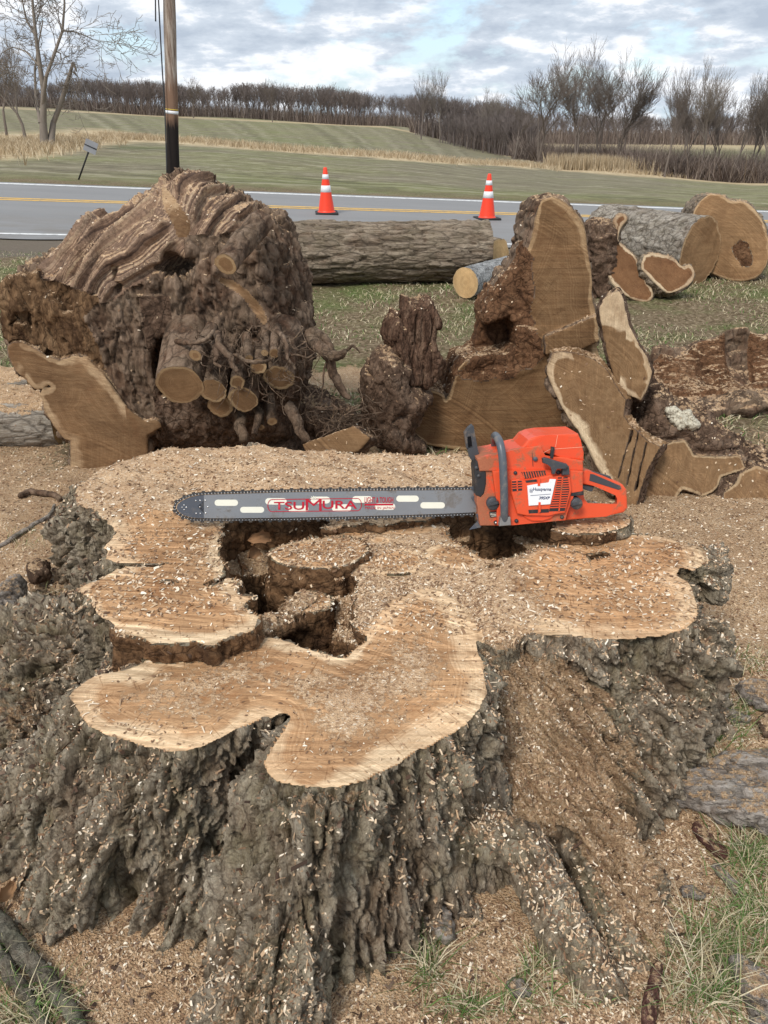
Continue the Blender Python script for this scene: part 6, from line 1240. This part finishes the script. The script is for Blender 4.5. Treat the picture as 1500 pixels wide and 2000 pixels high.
ext('gap_seam', [(1116, 963), (1140, 959), (1140, 967), (1115, 969)], .0015, -.02, M_dk2, 0)
# starter grip, clip, buttons, screws, small plate
st_ = ext('starter_grip', [(1060, 896), (1066, 894.5), (1108, 907), (1110, 912), (1104, 917), (1086, 912), (1085, 926), (1079, 927), (1078, 910), (1061, 905)], .030, .014, M_dk, .004, 3)
ext('grip_bracket', [(1100, 910.5), (1112, 911), (1113, 928), (1098, 928)], .018, -.002, M_dk, .003); ext('cover_clip', [(1077.5, 873), (1083.5, 874), (1080.5, 896), (1074.5, 895)], -.010, -.022, M_dk2, .001)
disc('button', 1046, 897, 4.6, -.007, -.02, M_nose, n=18); line_loop('cover_groove', [(1039.5, 884), (1041, 911)], .0008, -.0105, M_dk2, saw, False)
for a, b, r_, w_ in ((969, 1021.5, 4.2, -.012), (1009, 1018, 4, .0045), (1098, 1010.5, 4, .0045), (1007, 924, 3.6, .0045), (1091, 923, 4.5, .0045)): sc__ = disc('screw', a, b, r_, w_, w_-.01, M_dk2, n=14); disc('screw_head', a, b, r_*.55, w_+.001, w_-.002, M_riv if a == 969 else M_dk, sc__, 8)
pl_ = ext('info_plate', [(955.5, 1000), (976, 998), (977, 1009.5), (957, 1011)], -.0185, -.022, M_dk2, 0)
for k, (a_, b_) in enumerate(((958, 974), (957.5, 975), (960, 972))): boxes('plate_print', [[(a_, 1002.2+k*2.8), (b_, 1001.2+k*2.8), (b_, 1002.1+k*2.8), (a_, 1003.1+k*2.8)]], -.0179, -.0185, M_slot, pl_)
ext('belly_panel', [(1021, 1007), (1087, 1004), (1075, 1013), (1060, 1018), (1040, 1018), (1030, 1014)], .006, -.002, M_or2, .003)
# front handle loop, guard, clutch side, spikes
hp = [(985, 1022, .006), (985, 1000, .020), (984.5, 960, .026), (983, 920, .026), (981, 890, .020), (977, 868, .006), (972, 856, -.02), (968, 851, -.06), (966, 853, -.10), (966, 862, -.135), (968, 890, -.15), (970, 930, -.155)]
v, f = tube([sxy(*q_) for q_ in hp], .0118, n=16, res=6); link('front_handle', mesh_np('front_handle', v-sb_, f, M_handle), saw)
ext('handle_clamp', [(978, 1011), (997, 1010), (998, 1026), (975, 1028)], .022, -.01, plainmat('grey_alloy', (.30, .29, .28), .5, .5, .5, 40, .4), .002)
ext('hand_guard', [(907, 846), (914, 836), (922, 829.5), (925.5, 833), (932, 878), (939, 894), (932, 902), (921, 899), (917, 893), (913, 878), (924.5, 874), (921, 850), (911.5, 852), (914.5, 874), (912, 878)], -.062, -.085, M_dk, .002, 2)
gd = ext('guard_back', [(908, 846), (921, 831), (925, 845), (929, 875), (915, 880)], -.105, -.112, M_dk2, .001)
ext('clutch_cover', [(926, 915), (930, 902), (940, 897), (946, 906), (950, 925), (950, 945), (946, 964), (939, 972), (930, 968), (929, 950)], -.018, -.09, M_dk2, .005, 3)
for a, b in ((931, 914), (935, 930)): disc('bolt', a, b, 3.5, -.014, -.03, M_dk, n=10)
ext('bumper_spike', [(938, 1003), (940, 1030), (917, 1035), (926, 1025), (934, 1018), (929, 1005)], -.055, -.060, M_nose, .001); ext('bumper_spike', [(917, 951), (936, 950), (936, 1000), (928, 985), (920, 973), (928, 968), (925, 958)], -.070, -.076, M_nose, .001)
for nm_ in (): pass
print('saw', time.time()-T00)
# ================================================================ loose bark, sticks, leaves
M_bkl = mat_bark('grey_loose_bark', (.12, .10, .085), (.33, .285, .24), (.52, .47, .42), (.25, .23, .14), .3, (16, 44, 40), (.2, .12, .08), .3)
M_stick = mat_bark('grey_green_stick', (.07, .065, .05), (.19, .18, .14), (.30, .29, .24), (.15, .16, .08), .4, (40, 40, 20))
M_redb = mat_rot('reddish_inner_bark', (.06, .028, .022), (.17, .085, .065), (.32, .19, .14))
def piece(name, label, poly, zt, mat, Rw=.03, Rb=.05, g=(14, 40, 20), amp=.012, h=.006, rot=0., nm='bark'):
    c = np.mean(poly, 0); g0 = gz(*onz(c[0], c[1], 0.02)[:2]); O = onz(c[0], c[1], g0+zt)
    fr = (O, np.array([math.cos(rot), math.sin(rot), 0]), np.array([-math.sin(rot), math.cos(rot), 0]), np.array([0, 0, 1.0])); uv = []
    for a, b in poly: q_ = onz(a, b, g0+zt)-O; uv.append((np.dot(q_, fr[1]), np.dot(q_, fr[2])))
    uv = np.array(uv); lo_, hi_ = uv.min(0)-.04, uv.max(0)+.04
    return chunk(name, label, 'bark piece', fr, (lo_[0], lo_[1], -Rw-.03), (hi_[0], hi_[1], Rw+.04), h, lambda X, Y, Z: inflate(ex(poly_sd(uv, X[:, :, 0], Y[:, :, 0])), Z-tn(X, Y, 3.7, .02), Rb, Rw), one(0), (mat,), lambda p, u, v, w, n, c_: (bark_h(p, g, amp, 4)[0]+fbm(p*70, 3, .6)*.004, bark_h(p, g, 1, 4)[1]), names=(nm,))
piece('bark_slab', 'large grey bark slab lying at the right edge beside the stump', [(1288, 1522), (1330, 1512), (1400, 1492), (1440, 1478), (1510, 1474), (1580, 1500), (1580, 1640), (1500, 1625), (1450, 1605), (1400, 1590), (1340, 1565), (1296, 1545)], .035, M_bkl, .028, .03, (7, 40, 20), .016)
piece('bark_slab', 'weathered grey bark slab lying higher up at the right edge', [(1436, 1345), (1460, 1335), (1520, 1338), (1560, 1370), (1540, 1395), (1480, 1380), (1445, 1362)], .02, M_bkl, .016, .02, rot=-.4)
piece('bark_slab', 'dark reddish bark strip lying in the chips below the stump side', [(1205, 1618), (1240, 1590), (1280, 1565), (1298, 1570), (1288, 1592), (1250, 1622), (1215, 1632)], .03, M_redb, .02, .03, (30, 30, 30), .006, .005)
piece('wood_offcut', 'small split tan wood piece standing out of the chips by the green weed', [(1092, 1578), (1108, 1573), (1124, 1615), (1110, 1624), (1090, 1618)], .03, mat_wood('tan_splinter', (.42, .28, .15), (.34, .21, .11)), .015, .02, (30, 8, 30), .004, .004, nm='split_wood')
piece('bark_slab', 'brown splintered strip right of the reddish bark strip', [(1350, 1612), (1366, 1612), (1420, 1662), (1420, 1680), (1395, 1672), (1355, 1634)], .012, M_redb, .009, .010, (30, 30, 30), .006, .005)
piece('bark_slab', 'grey-green narrow bark strip in the dry grass at the right', [(1388, 1692), (1400, 1690), (1455, 1738), (1452, 1750), (1438, 1748), (1392, 1706)], .012, M_bkl, .008, .010, (30, 30, 30), .006, .005)
piece('bark_slab', 'small dark bark chip below the stump side near the right grass', [(1325, 1738), (1350, 1733), (1378, 1745), (1370, 1757), (1335, 1756)], .010, M_bkl, .007, .009, (30, 30, 30), .006, .005)
piece('bark_slab', 'dark grey bark piece in the hollow under the arched root', [(815, 1768), (840, 1762), (880, 1785), (888, 1835), (870, 1845), (840, 1815), (815, 1800)], .014, M_bkl, .012, .013, (30, 30, 30), .008, .005)
piece('bark_slab', 'small black-grey bark crumb at the bottom between two grass tufts', [(985, 1925), (1010, 1912), (1035, 1930), (1030, 1950), (1000, 1948)], .010, M_bkl, .010, .011, (40, 40, 40), .006, .005)
piece('bark_slab', 'pinkish brown stripped root piece lying at the bottom right', [(1275, 1882), (1290, 1885), (1293, 1915), (1285, 1960), (1280, 2010), (1255, 2010), (1250, 1970), (1262, 1930)], .02, M_redb, .018, .03, (40, 12, 40), .004, .005)
piece('bark_slab', 'rough dark bark lump in the bottom right corner', [(1430, 1872), (1460, 1880), (1520, 1930), (1560, 2010), (1470, 2010), (1450, 1950), (1428, 1900)], .015, M_bkl, .018, .02, (12, 30, 24), .012)
piece('bark_slab', 'grey ribbed log piece at the left edge beside the stump', [(-40, 1200), (0, 1165), (35, 1138), (52, 1140), (50, 1165), (20, 1205), (-10, 1245), (-60, 1260)], .06, M_bkl, .055, .06, (12, 40, 20), .012, rot=.7)
piece('bark_slab', 'short dark cut chunk lying left of the stump above the ribbed piece', [(52, 1115), (78, 1102), (98, 1105), (98, 1122), (70, 1136), (56, 1135)], .03, M_rot3, .03, .03, (30, 30, 30), .006, .005)
piece('bark_slab', 'grey flat bark flake in the grass right of the stump', [(1402, 1392), (1420, 1388), (1468, 1402), (1460, 1415), (1425, 1412), (1405, 1404)], .010, M_bkl, .007, .010, (30, 30, 30), .006, .005)
piece('bark_slab', 'dark bark flake under the weathered slab at the right edge', [(1475, 1410), (1500, 1390), (1540, 1400), (1540, 1440), (1490, 1438)], .015, M_bk2, .012, .012, (30, 30, 30), .006, .005)
def gp(px, py, up=.0):
    q_ = onz(px, py, 0.02); return np.array([q_[0], q_[1], gz(q_[0], q_[1])+up])
STK = [('stick', 'thick grey-green branch lying at the bottom left corner', [(-30, 1770), (40, 1850), (100, 1920), (150, 1990), (170, 2040)], [.02, .02, .018, .016, .015], M_stick), ('stick', 'second grey branch beside the thick one at the left bottom edge', [(-40, 1830), (20, 1900), (60, 1960), (110, 2030)], [.016, .015, .014, .013], M_stick),
       ('stick', 'long thin bent root lying on the sawdust left of the stump', [(-20, 1098), (30, 1072), (70, 1050), (100, 1030), (112, 1005)], [.009, .010, .010, .009, .006], M_bkl), ('stick', 'short brown curved root above the long thin root', [(46, 992), (60, 980), (85, 981), (108, 986), (125, 995)], [.014, .016, .015, .014, .012], M_bk2),
       ('stick', 'thin dark twig in the chips between the bark pieces', [(1140, 1640), (1165, 1700), (1185, 1750), (1200, 1780)], [.004, .004, .003, .002], M_bk2), ('stick', 'thin twig in front of the grass tuft at the right', [(1225, 1830), (1280, 1825), (1330, 1812), (1365, 1806)], [.003, .003, .003, .002], M_bk2),
       ('stick', 'pale thin stick by the dark bark piece under the arched root', [(770, 1770), (815, 1788), (845, 1830)], [.004, .004, .003], M_stick), ('stick', 'dark forked twig at the lower right edge', [(1400, 1905), (1440, 1860), (1500, 1850)], [.004, .004, .003], M_bk2)]
for nm_, lb, pts, rr, mt in STK:
    P_ = [gp(a, b, r_*.8) for (a, b), r_ in zip(pts, rr)]; v, f = tube(P_, rr, n=10, jit=.012, seed=len(lb), res=8); b_ = v.mean(0); b_[2] = v[:, 2].min()
    tag(link(nm_, mesh_np(nm_, v-b_, f, mt, dict(dust=np.full(len(v), -.1), hh=np.full(len(v), .6))), None, b_), lb, 'stick')
M_leaf = mblade('dry_leaf', [(0, (.10, .05, .025)), (.5, (.22, .11, .05)), (1, (.36, .21, .11))])
def leaf(label, px, py, z, s_, rot, seed, tilt=.6):
    rg_ = np.random.RandomState(seed); n = 9; u_, v_ = np.meshgrid(np.linspace(-1, 1, n), np.linspace(-1, 1, n), indexing='ij'); wd_ = np.sqrt(np.clip(1-u_**2, 0, 1))*(.42+.08*np.cos(u_*9)); x_ = u_; y_ = v_*wd_; z_ = .55*(v_**2)*wd_*1.2+.25*np.sin(u_*2+seed)+.05*rg_.normal(size=u_.shape)
    P_ = np.stack([x_, y_, z_], -1).reshape(-1, 3)*s_; R_m = (Matrix.Rotation(rot, 3, 'Z')@Matrix.Rotation(tilt, 3, 'X')@Matrix.Rotation(rg_.uniform(-.7, .7), 3, 'Y')); P_ = P_@np.array(R_m).T; i = np.arange(n*n).reshape(n, n); q = np.stack([i[:-1, :-1], i[1:, :-1], i[1:, 1:], i[:-1, 1:]], -1).reshape(-1, 4)
    c = onz(px, py, z); o = link('dead_leaf', mesh_np('dead_leaf', P_, q, M_leaf, dict(rv=np.full(len(P_), rg_.uniform(.2, .9)))), None, c); tag(o, label, 'leaf')
leaf('big curled brown leaf standing in the stump hollow under the bar', 490, 1075, .42, .055, 1.2, 1, 1.2); leaf('second curled leaf on the right of the big one in the hollow', 508, 1052, .45, .045, .4, 2, .9); leaf('crumpled leaf low in the hollow beside the dark gap', 470, 1108, .36, .05, 2.0, 3, 1.0)
leaf('small orange-brown leaf at the hollow\'s left wall', 452, 1130, .37, .03, .3, 4); leaf('rust coloured leaf at the left edge of the picture above the thick branch', 12, 1745, .05, .035, 1.3, 5); leaf('curled tan leaf on sawdust among the small sawn shoots', 655, 1030, .475, .03, .8, 6); leaf('brown shaving on the stump top near the saw motor', 905, 940, .475, .035, .5, 7)
# ================================================================ sawdust flakes, bark crumbs and grass, dropped on whatever lies below
ALL = [SB, GB]+BVHS
def drop(x_, y_, bvs=ALL, top=3.0):
    best = None
    for b_ in bvs:
        h_ = b_.ray_cast(Vector((x_, y_, top)), Vector((0, 0, -1)))
        if h_[0] is not None and (best is None or h_[0].z > best[0].z): best = h_
    return best
def scatter(name, label, n, pos, size, mat, seed=1, minz=.15, lift=.002, bvs=(SB, GB), thick=False, parent=None, tiltv=.35):
    rg_ = np.random.RandomState(seed); V, rv = [], []; cnt = 0
    for k in range(n):
        x_, y_, acc = pos(rg_)
        if rg_.rand() > acc: continue
        h_ = drop(x_, y_, bvs)
        if h_ is None or (name == 'bark_crumbs' and h_[0].z > .425 and h_[1].z > .6) or h_[1].z < minz or rg_.rand() > h_[1].z+.25: continue
        nz_ = (h_[1]+Vector(rg_.normal(size=3)*tiltv)).normalized(); a_ = Vector(rg_.normal(size=3)); t1 = nz_.cross(a_).normalized(); t2 = nz_.cross(t1); L, W_2 = size(rg_); c = h_[0]+nz_*lift; bnd = nz_*(L*rg_.uniform(-.1, .25))
        V += [c-t1*L-t2*W_2*rg_.uniform(.3, 1.2), c-t1*L*.8+t2*W_2, c+t2*W_2*rg_.uniform(.6, 1.3)+bnd, c+t1*L+t2*W_2*rg_.uniform(.2, 1), c+t1*L*.8-t2*W_2, c-t2*W_2*rg_.uniform(.7, 1.2)+bnd]; rv += [rg_.rand()]*6; cnt += 1
    V = np.array([tuple(q_) for q_ in V]); o_ = (np.arange(cnt)*6)[:, None]; o = link(name, mesh_np(name, V, [np.concatenate([o_+np.array([[0, 5, 2, 1]]), o_+np.array([[5, 4, 3, 2]])])], mat, dict(rv=np.array(rv)), smooth=False), parent); print(name, cnt)
    return tag(o, label, kind='stuff')
_gx, _gy = np.meshgrid(np.arange(-1.4, 1.6, .01), np.arange(.6, 3.0, .01), indexing='ij'); _tab = {id(q_): poly_sd(q_, _gx, _gy) for q_ in (pA, pB, pC, slope_fp)}
def psd(q_, x_, y_): return float(_tab[id(q_)][min(max(int((x_+1.4)*100), 0), 299), min(max(int((y_-.6)*100), 0), 239)])
_nzt = fbm(np.stack(np.meshgrid(np.arange(256)/16., np.arange(256)/16., [0.5], indexing='ij'), -1).reshape(-1, 3), 3).reshape(256, 256)
def NZ(x_, y_, s_, o_): return float(_nzt[int((x_*s_+o_*7)*16) % 256, int((y_*s_+o_*3)*16) % 256])
M_chip = mblade('wood_chips', [(0, (.12, .065, .038)), (.25, (.28, .17, .10)), (.6, (.50, .35, .215)), (.85, (.66, .51, .35)), (1, (.84, .76, .62))]); M_crumb = mblade('bark_crumbs', [(0, (.035, .022, .016)), (.6, (.10, .06, .04)), (1, (.20, .14, .10))])
def pos_front(r): return (r.uniform(-1.0, 1.3), .78+r.rand()**1.1*1.25, 1.0)
def pos_front2(r):
    x_, y_ = r.uniform(-1.0, 1.3), .78+r.rand()**1.1*1.25
    on = sstep(0.02, -0.02, psd(slope_fp, x_, y_)); lobes = min(psd(q_, x_, y_) for q_ in (pA, pB, pC))
    c_ = NZ(x_, y_, 5.0, 1.7)+.5*NZ(x_, y_, 17.0, .7); k_ = .62+2.2*c_+.5*on+.25*(y_ < 1.25)+(0.35 if x_ > .2 else 0)
    if lobes < 0: k_ *= .10
    return (x_, y_, float(np.clip(k_, .04, 1)))
scatter('wood_chips', 'pale wood chips strewn over the ground and the stump flanks', 95000, pos_front2, lambda r: (r.uniform(.0015, .0055)*(1+1.6*(r.rand() > .93)), r.uniform(.0008, .0024)*(1+1.2*(r.rand() > .97))), M_chip, 1, .42)
def pos_top(r):
    x_, y_ = r.uniform(-.95, 1.0), r.uniform(1.05, 2.75) 
    inn = {id(q_): -psd(q_, x_, y_) for q_ in (pA, pB, pC)}; k_ = .5+1.5*NZ(x_, y_, 4.5, 2.2)
    if inn[id(pB)] > 0: k_ = (k_-.1)*sstep(.05, .18, inn[id(pB)])*.6
    elif inn[id(pC)] > 0: k_ = k_*.05
    elif inn[id(pA)] > 0: k_ = k_*(.04+.8*sstep(1.78, 2.0, y_+.25*x_))
    return (x_, y_, float(np.clip(k_, .01, 1)))
scatter('sawdust_flakes', 'fine sawdust flakes lying on the sawn stump top', 22000, pos_top, lambda r: (r.uniform(.0014, .0045), r.uniform(.0007, .0018)), M_chip, 2, .3, bvs=(SB,))
def pos_ring(r):
    y_ = r.uniform(1.6, 4.4); return (r.uniform(-.6*y_-.2, .6*y_+.2), y_, float(sstep(4.5, 3.4, y_)))
scatter('sawdust_flakes', 'sawdust flakes on the ground behind and beside the stump', 30000, pos_ring, lambda r: (r.uniform(.003, .009), r.uniform(.0015, .004)), M_chip, 3, .1, bvs=(SB, GB))
def pos_crumb(r): 
    k = r.rand()
    if k < .45: return (r.uniform(-1.3, -.55), r.uniform(1.2, 2.6), 1)
    if k < .8: return (r.uniform(-1.0, 1.3), r.uniform(.8, 1.6), .5) if True else None
    return (r.uniform(-.9, .9), r.uniform(2.05, 2.75), .25)
scatter('bark_crumbs', 'dark crumbs of bark and rotten wood around and on the stump', 9000, pos_crumb, lambda r: (r.uniform(.0025, .010)*(1+1.4*(r.rand() > .96)), r.uniform(.0015, .0045)), M_crumb, 4, .1)
scatter('burl_dust', 'sawdust specks caught on the burl and the sawn slabs', 5000, lambda r: (r.uniform(-2.2, 2.0), r.uniform(3.0, 4.3), 1), lambda r: (r.uniform(.003, .008), r.uniform(.002, .004)), M_chip, 6, .2, bvs=BVHS)
M_grass = mblade('grass_blades', [(0, (.05, .10, .022)), (.35, (.10, .17, .045)), (.55, (.17, .23, .08)), (.62, (.42, .35, .20)), (1, (.62, .54, .38))])
def grass(name, label, n, pos, hgt_, wd, seed, rvf=lambda r: r.rand(), lean=.5):
    rg_ = np.random.RandomState(seed); P_, h_, w_, rv = [], [], [], []
    XY = [pos(rg_) for _ in range(n)]; XY = [q_ for q_ in XY if q_ is not None]; 
    for x_, y_, k_ in XY:
        z_ = gz(x_, y_) if y_ < 9.4 and abs(x_) < 6.9 else None
        if z_ is None: z_ = np.nan
        P_.append((x_, y_, z_)); h_.append(hgt_*k_*rg_.uniform(.5, 1.2)); rv.append(rvf(rg_))
    P_ = np.array(P_); bad = np.isnan(P_[:, 2]); P_[bad, 2] = ground_z(P_[bad, 0], P_[bad, 1]); h_ = np.array(h_); n = len(P_); rv = np.array(rv); a_ = rg_.uniform(0, 2*PI, n); w2 = wd*rg_.uniform(.6, 1.2, n); ln = rg_.normal(size=(n, 2))*lean*h_[:, None]
    dx = np.stack([np.cos(a_)*w2, np.sin(a_)*w2, 0*w2], 1); mid = P_+np.stack([ln[:, 0]*.35, ln[:, 1]*.35, h_*.6], 1); tp = P_+np.stack([ln[:, 0], ln[:, 1], h_*.9], 1); V = np.stack([P_-dx, P_+dx, mid+dx*.8, mid-dx*.8, tp], 1).reshape(-1, 3); o_ = (np.arange(n)*5)[:, None]
    return tag(link(name, mesh_np(name, V, [o_+np.array([[0, 1, 2, 3]]), o_+np.array([[3, 2, 4]])], M_grass, dict(rv=np.repeat(rv, 5)))), label, kind='stuff')
def lawn_pos(r):
    y_ = 3.6+r.rand()**1.25*7.4; x_ = r.uniform(-.56, .56)*(y_+.6); c_ = NZ(x_+20, y_, .9, .3); return (x_, y_, .75+1.2*max(c_, -.4)) if (y_ > 4.3+.6*math.sin(x_*3) or r.rand() < .25) and r.rand() < .62+1.3*c_ else None
_r = np.random.RandomState(3)
def clumped(pos, cover=.5):
    def f(r):
        q_ = pos(r)
        if q_ is None: return None
        return q_
    return f
grass('lawn_grass', 'short green and straw-coloured grass of the lawn behind the stump', 64000, lawn_pos, .034, .0034, 21, lambda r: r.rand()*.62 if r.rand() < .42 else .62+.38*r.rand(), 1.1)
TUFTS = [(1400, 1850, 100, 80, 330, .06), (1370, 1950, 90, 45, 220, .065), (1480, 1780, 60, 90, 240, .06), (1050, 1900, 40, 40, 80, .05), (835, 1890, 30, 50, 90, .055), (905, 1970, 80, 25, 90, .045), (1075, 1545, 30, 35, 60, .03), (60, 1985, 80, 40, 160, .05), (20, 1880, 40, 40, 60, .04), (1420, 1420, 60, 60, 260, .045), (1400, 1520, 80, 40, 240, .05), (1470, 1660, 60, 40, 240, .06), (20, 1400, 30, 30, 60, .04), (10, 1520, 20, 20, 50, .05), (1455, 1320, 70, 30, 120, .035), (60, 1080, 50, 25, 60, .03), (110, 1190, 30, 20, 50, .03), (1050, 1960, 250, 30, 120, .04), (110, 1930, 60, 30, 40, .04)]
def tuft_pos(r, T=np.array([t_[4] for t_ in TUFTS], float)/sum(t_[4] for t_ in TUFTS)):
    t_ = TUFTS[r.choice(len(TUFTS), p=T)]; q_ = onz(t_[0]+r.normal()*t_[2]*.5, t_[1]+r.normal()*t_[3]*.5, .0); return (q_[0], q_[1], t_[5]/.1)
grass('grass_tufts', 'long thin green and dry grass blades in tufts around the stump', 3600, tuft_pos, .10, .0013, 22, lambda r: r.rand()*.6 if r.rand() < .5 else .6+.4*r.rand(), 1.0)
print('done', time.time()-T00)
